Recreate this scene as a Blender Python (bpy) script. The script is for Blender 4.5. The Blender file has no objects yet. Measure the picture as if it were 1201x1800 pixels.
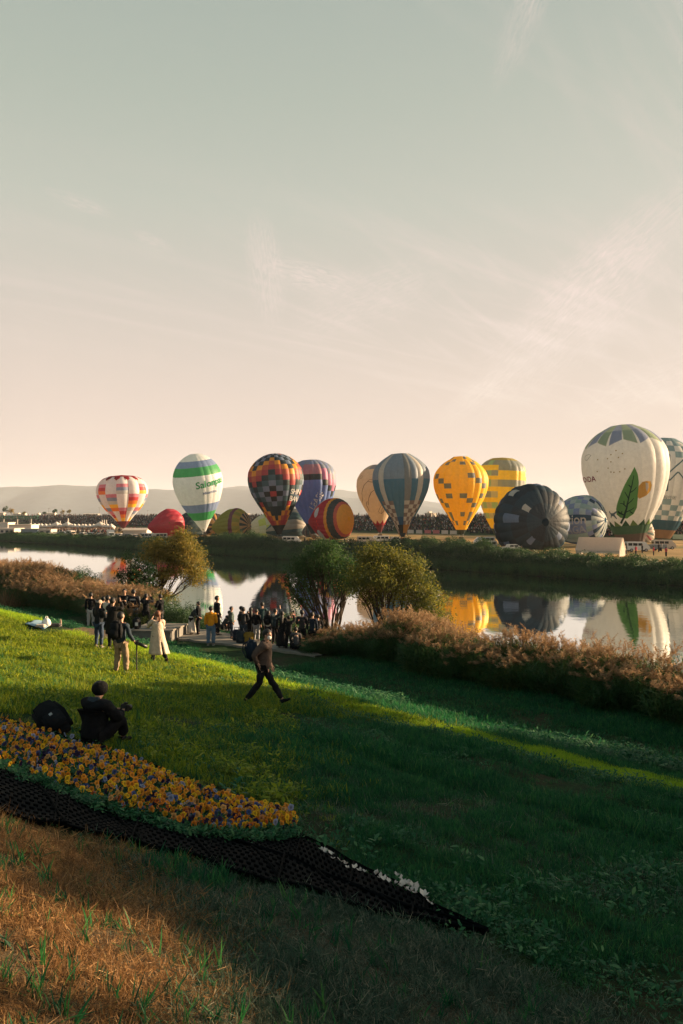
import bpy, bmesh, math, random
import numpy as np
from mathutils import Vector, Matrix, noise
R = math.radians
scene = bpy.context.scene
COL = scene.collection
rng = np.random.default_rng(7)
random.seed(7)

# ------------------------------------------------------------------ camera, world, sun, exposure
CAMZ = 9.5                      # camera height above the river surface
F = 1500.0                      # focal length in photograph pixels (photograph 1201 x 1800)
HORIZON = 905.0
cam_d = bpy.data.cameras.new('camera')
cam = bpy.data.objects.new('camera', cam_d)
COL.objects.link(cam)
cam_d.sensor_fit = 'VERTICAL'
cam_d.sensor_height = 36.0
cam_d.lens = 36.0 * F / 1800.0
cam_d.clip_start = 0.1
cam_d.clip_end = 40000
cam.location = (0, 0, CAMZ)
cam.rotation_euler = (R(90) + math.atan((HORIZON - 900) / F), 0, 0)
scene.camera = cam

SUN_AZ = 72.0                   # degrees clockwise from the viewing direction
SUN_EL = 12.0
sun_d = bpy.data.lights.new('sun', 'SUN')
sun = bpy.data.objects.new('sun', sun_d)
COL.objects.link(sun)
sun_d.energy = 5.0
sun_d.angle = R(0.6)
sun_d.color = (1.0, 0.70, 0.42)
sdir = Vector((math.sin(R(SUN_AZ)) * math.cos(R(SUN_EL)), math.cos(R(SUN_AZ)) * math.cos(R(SUN_EL)), math.sin(R(SUN_EL))))
sun.rotation_euler = sdir.to_track_quat('Z', 'Y').to_euler()

scene.view_settings.view_transform = 'Standard'
scene.view_settings.look = 'None'
scene.view_settings.gamma = 1.0
scene.view_settings.exposure = 1.95
scene.view_settings.use_curve_mapping = False
scene.render.engine = 'CYCLES'
scene.cycles.max_bounces = 8
scene.cycles.transparent_max_bounces = 8
scene.cycles.volume_bounces = 1
scene.cycles.sample_clamp_indirect = 4.0
scene.cycles.use_denoising = True


def srgb(r, g, b):
    f = lambda c: (c / 255 / 12.92) if c / 255 <= 0.04045 else ((c / 255 + 0.055) / 1.055) ** 2.4
    return (f(r), f(g), f(b), 1.0)


class NT:
    """small helper for building node trees"""
    def __init__(self, tree):
        self.t = tree
        self.t.nodes.clear()
    def n(self, kind, ins=None, **props):
        nd = self.t.nodes.new(kind)
        for k, v in props.items():
            setattr(nd, k, v)
        for k, v in (ins or {}).items():
            s = nd.inputs[k]
            if hasattr(v, 'bl_idname') and hasattr(v, 'outputs'):
                self.t.links.new(v.outputs[0], s)
            elif hasattr(v, 'is_output'):
                self.t.links.new(v, s)
            else:
                s.default_value = v
        return nd
    def math(self, op, a, b=None, c=None, clamp=False):
        ins = {0: a}
        if b is not None: ins[1] = b
        if c is not None: ins[2] = c
        nd = self.n('ShaderNodeMath', ins, operation=op)
        nd.use_clamp = clamp
        return nd.outputs[0]
    def ramp(self, fac, stops, interp='LINEAR'):
        nd = self.n('ShaderNodeValToRGB', {0: fac})
        cr = nd.color_ramp
        cr.interpolation = interp
        while len(cr.elements) > 1:
            cr.elements.remove(cr.elements[-1])
        cr.elements[0].position = stops[0][0]
        cr.elements[0].color = stops[0][1]
        for p, c in stops[1:]:
            e = cr.elements.new(p)
            e.color = c
        return nd.outputs[0]
    def mix(self, fac, a, b, mode='MIX'):
        nd = self.n('ShaderNodeMix', data_type='RGBA', blend_type=mode)
        for s, v in ((nd.inputs[0], fac), (nd.inputs[6], a), (nd.inputs[7], b)):
            if hasattr(v, 'is_output'):
                self.t.links.new(v, s)
            elif hasattr(v, 'outputs'):
                self.t.links.new(v.outputs[0], s)
            else:
                s.default_value = v
        return nd.outputs[2]


def c4(v, a=1.0):
    return (v[0], v[1], v[2], a)


world = bpy.data.worlds.new('World')
scene.world = world
world.use_nodes = True
w = NT(world.node_tree)
geo = w.n('ShaderNodeTexCoord')
d = w.n('ShaderNodeSeparateXYZ', {0: geo.outputs['Generated']})
dx, dy, dz = d.outputs
el = w.math('ARCSINE', w.math('MAXIMUM', w.math('MINIMUM', dz, 1.0), -1.0))
eln = w.math('DIVIDE', el, math.pi / 2)          # 0 horizon .. 1 zenith
base = w.ramp(eln, [
    (0.0, srgb(240, 214, 204)), (0.035, srgb(238, 215, 205)), (0.085, srgb(232, 213, 202)),
    (0.15, srgb(217, 207, 196)), (0.22, srgb(198, 202, 189)), (0.29, srgb(182, 192, 179)),
    (0.36, srgb(170, 183, 173)), (0.50, srgb(136, 160, 158)), (0.75, srgb(92, 128, 138)), (1.0, srgb(70, 108, 124))])
# nearer the sun the lower sky is paler and warmer
sx, sy, sz = sdir
dot = w.math('ADD', w.math('ADD', w.math('MULTIPLY', dx, sx), w.math('MULTIPLY', dy, sy)), w.math('MULTIPLY', dz, sz))
glow = w.math('POWER', w.math('MAXIMUM', dot, 0.0), 2.6)
glow = w.math('MULTIPLY', glow, w.math('SUBTRACT', 1.0, w.math('MULTIPLY', eln, 1.9), clamp=True))
base = w.mix(w.math('MULTIPLY', glow, 0.85, clamp=True), base, srgb(255, 236, 220))
# away from the sun (behind the camera) the sky is cooler and darker
back = w.math('MULTIPLY', w.math('MAXIMUM', w.math('MULTIPLY', dot, -1.0), 0.0), 0.9)
base = w.mix(back, base, srgb(84, 124, 136))
# physical sky, same sun direction
sky = w.n('ShaderNodeTexSky', sky_type='NISHITA', sun_disc=False)
sky.sun_elevation = R(SUN_EL)
sky.sun_rotation = R(SUN_AZ)
sky.air_density = 1.3
sky.dust_density = 3.0
# cirrus: high thin streaks, computed on a plane at cloud height so that they foreshorten properly
zc = w.math('MAXIMUM', w.math('ADD', dz, 0.06), 0.03)
cu = w.math('DIVIDE', dx, zc)
cv = w.math('DIVIDE', dy, zc)
def cirrus(rot, sc_long, sc_cross, det, lo, hi, off, dist=1.6):
    vec = w.n('ShaderNodeCombineXYZ', {0: cu, 1: cv, 2: off})
    m = w.n('ShaderNodeMapping', {0: vec, 'Rotation': (0, 0, rot), 'Location': (0, 0, 0)})
    m2 = w.n('ShaderNodeMapping', {0: m, 'Scale': (sc_long, sc_cross, 1)})
    nz = w.n('ShaderNodeTexNoise', {0: m2, 'Scale': 1.0, 'Detail': det, 'Roughness': 0.62, 'Distortion': dist})
    return w.math('DIVIDE', w.math('SUBTRACT', nz.outputs[0], lo), hi - lo, clamp=True)
c1 = cirrus(R(-38), 0.16, 1.5, 9, 0.50, 0.80, 3.1)
c2 = cirrus(R(-60), 0.5, 4.2, 12, 0.48, 0.74, 9.7, 3.0)
mask = cirrus(R(-30), 0.22, 0.45, 2, 0.42, 0.62, 5.2, 0.4)
# streaks are thickest towards the sun
side = w.math('MULTIPLY', w.math('ADD', w.math('MULTIPLY', dx, 2.0), 0.35, clamp=True), 1.0, clamp=True)
cl = w.math('MULTIPLY', w.math('MULTIPLY', w.math('ADD', w.math('MULTIPLY', c1, 0.85), w.math('MULTIPLY', c2, 0.35)), mask), w.math('ADD', w.math('MULTIPLY', side, 0.75), 0.25))
# single brighter wisps: az / tilt / extent given as sky directions
az = w.math('ARCTAN2', dx, dy)
def wisp(azd, eld, tilt, half_len, half_w, strength, seed):
    a = w.math('SUBTRACT', az, R(azd)); e = w.math('SUBTRACT', el, R(eld))
    ct, st = math.cos(R(tilt)), math.sin(R(tilt))
    u = w.math('ADD', w.math('MULTIPLY', a, ct), w.math('MULTIPLY', e, st))
    v = w.math('SUBTRACT', w.math('MULTIPLY', e, ct), w.math('MULTIPLY', a, st))
    vec = w.n('ShaderNodeCombineXYZ', {0: w.math('MULTIPLY', u, 38.0), 1: w.math('MULTIPLY', v, 210.0), 2: seed})
    nz = w.n('ShaderNodeTexNoise', {0: vec, 'Scale': 1.0, 'Detail': 8.0, 'Roughness': 0.65, 'Distortion': 2.2})
    uu = w.math('DIVIDE', u, R(half_len)); vv = w.math('DIVIDE', v, R(half_w))
    r2 = w.math('ADD', w.math('MULTIPLY', uu, uu), w.math('MULTIPLY', vv, vv))
    fall = w.math('SUBTRACT', 1.0, r2, clamp=True)
    k = w.math('MULTIPLY', fall, w.math('DIVIDE', w.math('SUBTRACT', nz.outputs[0], 0.40), 0.3, clamp=True))
    return w.math('MULTIPLY', k, strength)
for wp in ((12.5, 30.5, 62, 5.5, 1.3, 0.42, 1.3), (-5.1, 16.0, 99, 4.0, 1.4, 0.5, 4.0), (-2.0, 15.6, -12, 3.5, 1.1, 0.7, 7.0),
           (-17.2, 19.3, 165, 2.4, 0.5, 0.45, 2.0), (-12.5, 17.4, 160, 1.6, 0.45, 0.4, 8.0), (14.5, 12.0, 40, 9.5, 3.2, 0.5, 12.0),
           (17.5, 16.0, 36, 7.5, 2.2, 0.45, 15.0), (9.5, 8.2, 35, 4.5, 0.9, 0.5, 18.0), (2.0, 14.3, 20, 6.0, 2.2, 0.35, 21.0),
           (19.5, 8.0, 22, 5.5, 1.6, 0.55, 24.0)):
    cl = w.math('ADD', cl, wisp(*wp))
cl = w.math('MULTIPLY', cl, w.math('MULTIPLY', w.math('SUBTRACT', el, R(1.5)), 12.0, clamp=True))
cloudcol = w.ramp(eln, [(0.0, srgb(255, 240, 222)), (0.12, srgb(255, 236, 226)), (0.25, srgb(250, 224, 214)), (0.5, srgb(222, 216, 204))])
base = w.mix(w.math('MULTIPLY', cl, 1.35, clamp=True), base, cloudcol)
bg1 = w.n('ShaderNodeBackground', {0: base, 1: 0.24})
bg2 = w.n('ShaderNodeBackground', {0: sky, 1: 0.05})
mixs = w.n('ShaderNodeMixShader', {0: 0.06, 1: bg1, 2: bg2})
w.n('ShaderNodeOutputWorld', {0: mixs})

# ------------------------------------------------------------------ geometry of the place
# s runs from the camera across the river (perpendicular to the dike), t along it to the right and nearer
NX, NY = 0.76, 0.65
def st_of(x, y):
    return NX * x + NY * y, NY * x - NX * y
def xy_of(s, t):
    return NX * s + NY * t, NY * s - NX * t
PROF = np.array([(-4000, 2.2), (-60, 2.2), (-8, 1.75), (-2, 1.6), (0.2, 1.66), (1.4, 2.0), (2.6, 2.45), (4.7, 3.0), (7.0, 3.48), (9.6, 3.95),
                 (11.5, 4.22), (13.2, 4.38), (14.2, 4.68), (15.6, 5.25), (17.2, 5.62), (19.0, 5.74), (23.5, 5.82), (25.5, 6.35), (28.5, 7.7),
                 (32.5, 9.5), (36, 10.4), (45, 11), (96, 11), (104, 10.2), (108, 9.6), (111, 8.7), (115, 7.6), (119, 7.4), (235, 7.35),
                 (237, 7.0), (255, 0.95), (257, 0.75), (262, 0.75), (281, 6), (290, 7.2), (9000, 7.4)])
_ss = np.concatenate([np.arange(-10, 60, 0.1), np.arange(60, 300, 0.5)])
_hh = np.interp(_ss, PROF[:, 0], PROF[:, 1])
def _smooth(ss, hh):
    out = hh.copy()
    for i, s0 in enumerate(ss):
        wd = 0.6 if s0 < 36 else 1.2
        m = np.abs(ss - s0) < wd
        out[i] = hh[m].mean()
    return out
_hs = _smooth(_ss, _hh)
def H_of(s):
    s = np.asarray(s, float)
    inside = np.interp(s, _ss, _hs)
    outside = np.interp(s, PROF[:, 0], PROF[:, 1])
    return np.where((s > -10) & (s < 299), inside, outside)
def _nz(x, y, k, ph):
    return (np.sin(x * k + ph) * np.cos(y * k * 0.87 + ph * 1.7) + np.sin((x + y) * k * 0.63 + ph * 2.1) * 0.7)
def ground(x, y):
    x = np.asarray(x, float); y = np.asarray(y, float)
    s, t = st_of(x, y)
    h = CAMZ - H_of(s)
    near = np.clip((34 - s) / 6, 0, 1) * np.clip((s + 20) / 10, 0, 1)
    b = 0.05 * _nz(x, y, 0.9, 0.3) + 0.02 * _nz(x, y, 2.3, 1.1) + 0.018 * _nz(x, y, 5.1, 2.2)
    b = b + 0.05 * _nz(x, y, 0.35, 4.0)
    far = 0.12 * _nz(x, y, 0.2, 1.0) * np.clip((s - 100) / 10, 0, 1)
    return h + b * near + far * (s < 235)
def gz(x, y):
    return float(ground(x, y))
def ray(px, py):
    return np.array([(px - 600.5) / F, 1.0, -(py - HORIZON) / F])
def hit(px, py, lift=0.0):
    """where the line of sight through a photograph pixel meets the ground"""
    v = ray(px, py)
    y = 1.0
    prev = y
    while y < 5000:
        z = CAMZ + v[2] * y
        if z <= gz(v[0] * y, y) + lift:
            a, b = prev, y
            for _ in range(30):
                m = (a + b) / 2
                if CAMZ + v[2] * m <= gz(v[0] * m, m) + lift: b = m
                else: a = m
            return Vector((v[0] * b, b, gz(v[0] * b, b)))
        prev = y
        y *= 1.01
        y += 0.02
    return None
def at(px, D):
    """point on the ground under pixel column px at distance D"""
    x = (px - 600.5) / F * D
    return Vector((x, D, gz(x, D)))

# ------------------------------------------------------------------ object helpers
def link(o, parent=None):
    COL.objects.link(o)
    if parent is not None:
        o.parent = parent
    return o
def tag(o, label=None, cat=None, group=None, kind=None):
    if label: o['label'] = label
    if cat: o['category'] = cat
    if group: o['group'] = group
    if kind: o['kind'] = kind
    return o
def empty(name, loc, rz=0.0):
    e = bpy.data.objects.new(name, None)
    e.empty_display_size = 0.2
    e.location = loc
    e.rotation_euler = (0, 0, rz)
    COL.objects.link(e)
    return e
def mesh_obj(name, verts, faces, mats, parent=None, smooth=False, fmat=None, fcol=None, vcol=None):
    me = bpy.data.meshes.new(name)
    if isinstance(verts, np.ndarray): verts = verts.reshape(-1, 3)
    fl = faces.tolist() if isinstance(faces, np.ndarray) else faces
    me.from_pydata(verts.tolist() if isinstance(verts, np.ndarray) else verts, [], fl)
    for m in (mats if isinstance(mats, (list, tuple)) else [mats]):
        me.materials.append(m)
    if smooth:
        me.polygons.foreach_set('use_smooth', np.ones(len(me.polygons), bool))
    if fmat is not None:
        me.polygons.foreach_set('material_index', np.asarray(fmat, np.int32))
    if fcol is not None:
        a = me.attributes.new('tint', 'FLOAT_COLOR', 'FACE')
        c = np.ones((len(me.polygons), 4), np.float32); c[:, :3] = np.asarray(fcol)[:, :3]
        a.data.foreach_set('color', c.ravel())
    if vcol is not None:
        a = me.attributes.new('tint', 'FLOAT_COLOR', 'POINT')
        c = np.ones((len(me.vertices), 4), np.float32); c[:, :3] = np.asarray(vcol)[:, :3]
        a.data.foreach_set('color', c.ravel())
    me.update()
    o = bpy.data.objects.new(name, me)
    link(o, parent)
    return o
def bm_obj(name, bm, mats, parent=None, smooth=False):
    me = bpy.data.meshes.new(name)
    bm.to_mesh(me); bm.free()
    for m in (mats if isinstance(mats, (list, tuple)) else [mats]):
        me.materials.append(m)
    if smooth:
        for p in me.polygons: p.use_smooth = True
    o = bpy.data.objects.new(name, me)
    return link(o, parent)
def box(bm, cx, cy, cz, sx, sy, sz, rot=None, mat=0, bevel=0.0):
    M = Matrix.Translation((cx, cy, cz)) @ (rot.to_4x4() if rot is not None else Matrix()) @ Matrix.Diagonal((sx, sy, sz, 1))
    r = bmesh.ops.create_cube(bm, size=1.0, matrix=M)
    vs = r['verts']
    fs = {f for v in vs for f in v.link_faces}
    for f in fs: f.material_index = mat
    if bevel > 0:
        es = list({e for v in vs for e in v.link_edges})
        bmesh.ops.bevel(bm, geom=es, offset=bevel, segments=2, affect='EDGES')
    return vs
def tube(bm, a, b, r1, r2, seg=8, mat=0, caps=True):
    a, b = Vector(a), Vector(b)
    dv = b - a
    L = dv.length
    if L < 1e-6: return
    M = Matrix.Translation((a + b) / 2) @ dv.to_track_quat('Z', 'Y').to_matrix().to_4x4()
    r = bmesh.ops.create_cone(bm, cap_ends=caps, segments=seg, radius1=r1, radius2=r2, depth=L, matrix=M)
    for f in {f for v in r['verts'] for f in v.link_faces}: f.material_index = mat
def ball(bm, c, r, sc=(1, 1, 1), seg=10, rings=7, mat=0):
    M = Matrix.Translation(c) @ Matrix.Diagonal((sc[0], sc[1], sc[2], 1))
    q = bmesh.ops.create_uvsphere(bm, u_segments=seg, v_segments=rings, radius=r, matrix=M)
    for f in {f for v in q['verts'] for f in v.link_faces}: f.material_index = mat

# ------------------------------------------------------------------ materials
MATS = {}
def principled(name, col, rough=0.8, spec=0.3, noise_amt=0.0, noise_scale=5.0, bump=0.0, attr=False, trans=0.0, metal=0.0, coat=0.0):
    m = bpy.data.materials.new(name)
    m.use_nodes = True
    t = NT(m.node_tree)
    c = None
    if attr:
        c = t.n('ShaderNodeAttribute', attribute_name='tint').outputs[0]
        if col is not None:
            c = t.mix(1.0, c, c4(col), 'MULTIPLY')
    else:
        c = t.n('ShaderNodeRGB').outputs[0]
        c.default_value = c4(col)
    nz = None
    if noise_amt > 0 or bump > 0:
        tc = t.n('ShaderNodeTexCoord')
        nz = t.n('ShaderNodeTexNoise', {0: tc.outputs['Object'], 'Scale': noise_scale, 'Detail': 6.0, 'Roughness': 0.65})
        if noise_amt > 0:
            f = t.ramp(nz.outputs[0], [(0.25, (1 - noise_amt,) * 3 + (1,)), (0.75, (1 + noise_amt,) * 3 + (1,))])
            c = t.mix(1.0, c, f, 'MULTIPLY')
    p = t.n('ShaderNodeBsdfPrincipled', {'Base Color': c, 'Roughness': rough, 'Specular IOR Level': spec, 'Metallic': metal, 'Coat Weight': coat})
    if bump > 0:
        bp = t.n('ShaderNodeBump', {'Height': nz.outputs[0], 'Strength': bump, 'Distance': 0.05})
        t.t.links.new(bp.outputs[0], p.inputs['Normal'])
    out = p
    if trans > 0:
        tr = t.n('ShaderNodeBsdfTranslucent', {0: c})
        out = t.n('ShaderNodeMixShader', {0: trans, 1: p, 2: tr})
    t.n('ShaderNodeOutputMaterial', {0: out})
    MATS[name] = m
    return m
# ------------------------------------------------------------------ ground sheet
def grass_mat():
    m = bpy.data.materials.new('ground_soil_and_turf')
    m.use_nodes = True
    t = NT(m.node_tree)
    g = t.n('ShaderNodeNewGeometry')
    P = g.outputs['Position']
    sp = t.n('ShaderNodeSeparateXYZ', {0: P})
    X, Y, Z = sp.outputs
    s = t.math('ADD', t.math('MULTIPLY', X, NX), t.math('MULTIPLY', Y, NY))
    n1 = t.n('ShaderNodeTexNoise', {0: P, 'Scale': 0.5, 'Detail': 8.0, 'Roughness': 0.6})
    n2 = t.n('ShaderNodeTexNoise', {0: P, 'Scale': 9.0, 'Detail': 8.0, 'Roughness': 0.7})
    n3 = t.n('ShaderNodeTexNoise', {0: P, 'Scale': 60.0, 'Detail': 4.0, 'Roughness': 0.7})
    green = t.ramp(n2.outputs[0], [(0.3, (0.006, 0.018, 0.008, 1)), (0.5, (0.014, 0.038, 0.012, 1)), (0.7, (0.035, 0.060, 0.016, 1))])
    soil = t.ramp(n2.outputs[0], [(0.3, (0.018, 0.014, 0.010, 1)), (0.7, (0.075, 0.052, 0.030, 1))])
    straw = t.ramp(n3.outputs[0], [(0.35, (0.010, 0.010, 0.008, 1)), (0.55, (0.08, 0.062, 0.036, 1)), (0.75, (0.18, 0.14, 0.085, 1))])
    patch = t.math('DIVIDE', t.math('SUBTRACT', n1.outputs[0], 0.50), 0.12, clamp=True)
    near = t.mix(t.math('MULTIPLY', patch, 0.75), green, soil)
    # dry mown side of the dike
    tt = t.math('DIVIDE', t.math('ADD', t.math('SUBTRACT', t.math('MULTIPLY', X, NY), t.math('MULTIPLY', Y, NX)), 12.0), 12.0, clamp=True)
    bl = t.ramp(tt, [(p_, (v_ / 5, v_ / 5, v_ / 5, 1)) for p_, v_ in ((0.0, 1.2), (0.425, 2.35), (0.558, 3.65), (0.69, 4.5), (0.78, 4.4), (1.0, 4.3))])
    s_rel = t.math('ADD', t.math('SUBTRACT', s, t.math('MULTIPLY', bl, 5.0)), 2.6)
    sw = t.math('ADD', s_rel, t.math('MULTIPLY', t.math('SUBTRACT', n1.outputs[0], 0.5), 1.6))
    dry = t.math('DIVIDE', t.math('SUBTRACT', 2.6, sw), 0.6, clamp=True)
    near = t.mix(dry, near, straw)
    # far field: dry stubble with green swathes
    n4 = t.n('ShaderNodeTexNoise', {0: P, 'Scale': 0.06, 'Detail': 5.0, 'Roughness': 0.6})
    field = t.ramp(n4.outputs[0], [(0.35, (0.09, 0.10, 0.035, 1)), (0.5, (0.26, 0.17, 0.07, 1)), (0.7, (0.36, 0.24, 0.11, 1))])
    fm = t.math('DIVIDE', t.math('SUBTRACT', s, 112.0), 4.0, clamp=True)
    col = t.mix(fm, near, field)
    dk = t.math('DIVIDE', t.math('SUBTRACT', s, 232.0), 4.0, clamp=True)
    dike = t.ramp(n2.outputs[0], [(0.3, (0.02, 0.045, 0.02, 1)), (0.7, (0.06, 0.09, 0.03, 1))])
    col = t.mix(dk, col, dike)
    bp = t.n('ShaderNodeBump', {'Height': n2.outputs[0], 'Strength': 0.6, 'Distance': 0.06})
    bp2 = t.n('ShaderNodeBump', {'Height': n3.outputs[0], 'Strength': 0.7, 'Distance': 0.02, 'Normal': bp})
    p = t.n('ShaderNodeBsdfPrincipled', {'Base Color': col, 'Roughness': 0.95, 'Specular IOR Level': 0.1, 'Normal': bp2})
    t.n('ShaderNodeOutputMaterial', {0: p})
    return m
S = np.unique(np.concatenate([[-4000, -1500, -500, -150, -60, -30, -15], np.arange(-8, 36, 0.25), np.arange(36, 60, 3), np.arange(60, 96, 6),
                              np.arange(96, 122, 0.75), np.arange(122, 235, 6), np.arange(233, 264, 1.5), np.arange(264, 292, 4), [300, 400, 700, 1200, 2500, 5000, 9000]]))
T = np.unique(np.concatenate([[-9000, -5000, -2500, -1500, -1000], np.arange(-800, -300, 40), np.arange(-300, -80, 10), np.arange(-80, -44, 2), np.arange(-44, 14, 0.3), np.arange(14, 60, 4),
                              [70, 90, 120, 160, 250, 400, 700, 1200, 2500, 5000, 9000]]))
SS, TT = np.meshgrid(S, T, indexing='ij')
GX, GY = xy_of(SS, TT)
V = np.stack([GX, GY, ground(GX, GY)], -1).reshape(-1, 3)
ns, nt = len(S), len(T)
I = (np.arange(ns - 1)[:, None] * nt + np.arange(nt - 1)[None, :]).ravel()
Fq = np.stack([I, I + 1, I + nt + 1, I + nt], -1)
M_ground = grass_mat()
g_ = mesh_obj('ground', V, Fq, M_ground, smooth=True)
tag(g_, 'grassy embankment slopes and the flat festival field beyond the river', kind='structure')

# ------------------------------------------------------------------ river
m = bpy.data.materials.new('river_water')
m.use_nodes = True
t = NT(m.node_tree)
P = t.n('ShaderNodeNewGeometry').outputs['Position']
mp = t.n('ShaderNodeMapping', {0: P, 'Scale': (1, 1, 1)})
nA = t.n('ShaderNodeTexNoise', {0: mp, 'Scale': 0.7, 'Detail': 4.0, 'Roughness': 0.55})
nB = t.n('ShaderNodeTexNoise', {0: mp, 'Scale': 0.05, 'Detail': 2.0})
st_ = t.math('MULTIPLY', t.math('DIVIDE', t.math('SUBTRACT', nB.outputs[0], 0.42), 0.2, clamp=True), 0.02)
bp = t.n('ShaderNodeBump', {'Height': nA.outputs[0], 'Strength': t.math('ADD', st_, 0.010), 'Distance': 0.35})
fr = t.n('ShaderNodeFresnel', {'IOR': 1.75, 'Normal': bp})
gl = t.n('ShaderNodeBsdfGlossy', {0: (0.93, 0.97, 0.97, 1), 'Roughness': 0.018, 'Normal': bp})
df = t.n('ShaderNodeBsdfDiffuse', {0: (0.006, 0.020, 0.022, 1)})
t.n('ShaderNodeOutputMaterial', {0: t.n('ShaderNodeMixShader', {0: fr, 1: df, 2: gl})})
sv = [30.5, 112.0]
wv = []
for tt in (-1500, -700, -300, -100, 0, 100, 300, 700):
    for s_ in sv:
        x, y = xy_of(s_, tt); wv.append((x, y, 0.0))
wf = [(2 * i, 2 * i + 1, 2 * i + 3, 2 * i + 2) for i in range(7)]
river = mesh_obj('river', wv, wf, m)
tag(river, 'calm river mirroring the balloons and the pale sky', kind='structure')

# ------------------------------------------------------------------ mountains
def ridge_y(px, pts):
    return np.interp(px, [p[0] for p in pts], [p[1] for p in pts])
M_mount = principled('forested_hill', (0.055, 0.075, 0.095), 0.95, 0.05, 0.35, 0.01)
def mountain(name, D, pts, label, depth, seed):
    xs = np.arange(-900, 2100, 7.0)
    yv = ridge_y(xs, pts)
    r = np.random.default_rng(seed)
    nzv = np.zeros_like(xs)
    for k, a in ((0.02, 1.5), (0.05, 0.9), (0.13, 0.5), (0.31, 0.3)):
        nzv += a * np.sin(xs * k + r.uniform(0, 6)) * np.sin(xs * k * 0.37 + r.uniform(0, 6))
    top = (HORIZON - yv + nzv) / F * D
    rows = []
    K = 14
    for k in range(K + 1):
        f = k / K
        z = CAMZ - 9 + (top + 9 * 0) * (1 - (f * 2 - 1) ** 2) ** 0.8 if False else None
    verts = []
    for k in range(K + 1):
        f = k / K                                   # 0 near foot .. 0.6 ridge .. 1 far foot
        g = f / 0.6 if f <= 0.6 else (1 - f) / 0.4
        hz = np.maximum(top, 2.0) * (g ** 1.2)
        spur = np.sin(xs * 0.045 + 2.2 * np.sin(xs * 0.011) + f * 2) * 0.16 * g * (1 - g) * 4 * np.maximum(top, 2) * 0.5
        Dk = D + (f - 0.6) * depth
        verts.append(np.stack([(xs - 600.5) / F * D, np.full_like(xs, Dk) + np.sin(xs * 0.02) * depth * 0.05, 1.5 + hz + spur], -1))
    Vv = np.concatenate(verts)
    n = len(xs)
    I = (np.arange(K)[:, None] * n + np.arange(n - 1)[None, :]).ravel()
    Fc = np.stack([I, I + 1, I + n + 1, I + n], -1)
    o = mesh_obj(name, Vv, Fc, M_mount, smooth=True)
    tag(o, label, kind='structure')
mountain('mountain_range', 8500, [(-900, 840), (-300, 870), (-100, 865), (0, 855), (60, 850), (150, 849), (185, 850), (240, 856), (300, 858), (345, 859),
         (385, 853), (420, 854), (480, 862), (560, 868), (640, 872), (700, 880), (760, 890), (820, 902), (1000, 904), (2100, 890)],
         'long wooded mountain range fading in the haze', 2400, 3)
mountain('far_mountain', 10800, [(-900, 880), (0, 870), (300, 864), (370, 855), (420, 850), (440, 852), (500, 860), (560, 858), (600, 857), (650, 864), (700, 870), (760, 878),
         (800, 886), (850, 900), (900, 904), (2100, 880)], 'paler mountain range farther behind', 1800, 5)

# ------------------------------------------------------------------ haze
bm = bmesh.new()
box(bm, 0, 5600, 195, 21000, 15500, 400)
for v in bm.verts:
    v.co.z = 440.0 if v.co.z > 100 else -4.0
m = bpy.data.materials.new('haze_air')
m.use_nodes = True
t = NT(m.node_tree)
vp = t.n('ShaderNodeVolumePrincipled', {'Color': (0.80, 0.86, 0.97, 1), 'Density': 0.000062, 'Anisotropy': 0.0})
t.t.links.new(vp.outputs[0], t.n('ShaderNodeOutputMaterial').inputs['Volume'])
hz = bm_obj('haze', bm, m)
tag(hz, 'pale morning haze over the river plain', kind='stuff')
# ------------------------------------------------------------------ instanced vegetation (stuff)
def leaf_material(name, stops, trans=0.4, rough=0.6, spec=0.25, var=0.25):
    """colour varies from blade to blade (tint attribute) and from clump to clump"""
    m = bpy.data.materials.new(name)
    m.use_nodes = True
    t = NT(m.node_tree)
    a = t.n('ShaderNodeAttribute', attribute_name='tint')
    oi = t.n('ShaderNodeObjectInfo')
    f = t.math('ADD', t.math('MULTIPLY', a.outputs['Fac'], 0.6), t.math('MULTIPLY', oi.outputs['Random'], 0.4))
    c = t.ramp(f, stops)
    p = t.n('ShaderNodeBsdfPrincipled', {'Base Color': c, 'Roughness': rough, 'Specular IOR Level': spec})
    tr = t.n('ShaderNodeBsdfTranslucent', {0: c})
    t.n('ShaderNodeOutputMaterial', {0: t.n('ShaderNodeMixShader', {0: trans, 1: p, 2: tr})})
    return m
M_grass = leaf_material('grass_blade', [(0.0, (0.004, 0.034, 0.022, 1)), (0.45, (0.010, 0.095, 0.040, 1)), (0.8, (0.038, 0.19, 0.045, 1)), (1.0, (0.14, 0.24, 0.08, 1))], 0.5)  # slope grass with the dark teal of the shade put into its colour
M_grass_lit = leaf_material('sunlit_tint_grass_blade', [(0.0, (0.030, 0.085, 0.012, 1)), (0.4, (0.13, 0.21, 0.012, 1)), (0.75, (0.32, 0.36, 0.018, 1)), (1.0, (0.42, 0.38, 0.06, 1))], 0.5)  # lit copy of the grass: yellow sunlight is painted into the blades
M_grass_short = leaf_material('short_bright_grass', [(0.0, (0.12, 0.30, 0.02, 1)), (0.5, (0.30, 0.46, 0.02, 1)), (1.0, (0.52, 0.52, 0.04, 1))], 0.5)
M_straw = leaf_material('dry_grass', [(0.0, (0.022, 0.016, 0.010, 1)), (0.35, (0.16, 0.085, 0.036, 1)), (0.75, (0.44, 0.24, 0.09, 1)), (0.9, (0.66, 0.43, 0.20, 1)), (1.0, (0.09, 0.13, 0.03, 1))], 0.35)
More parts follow.
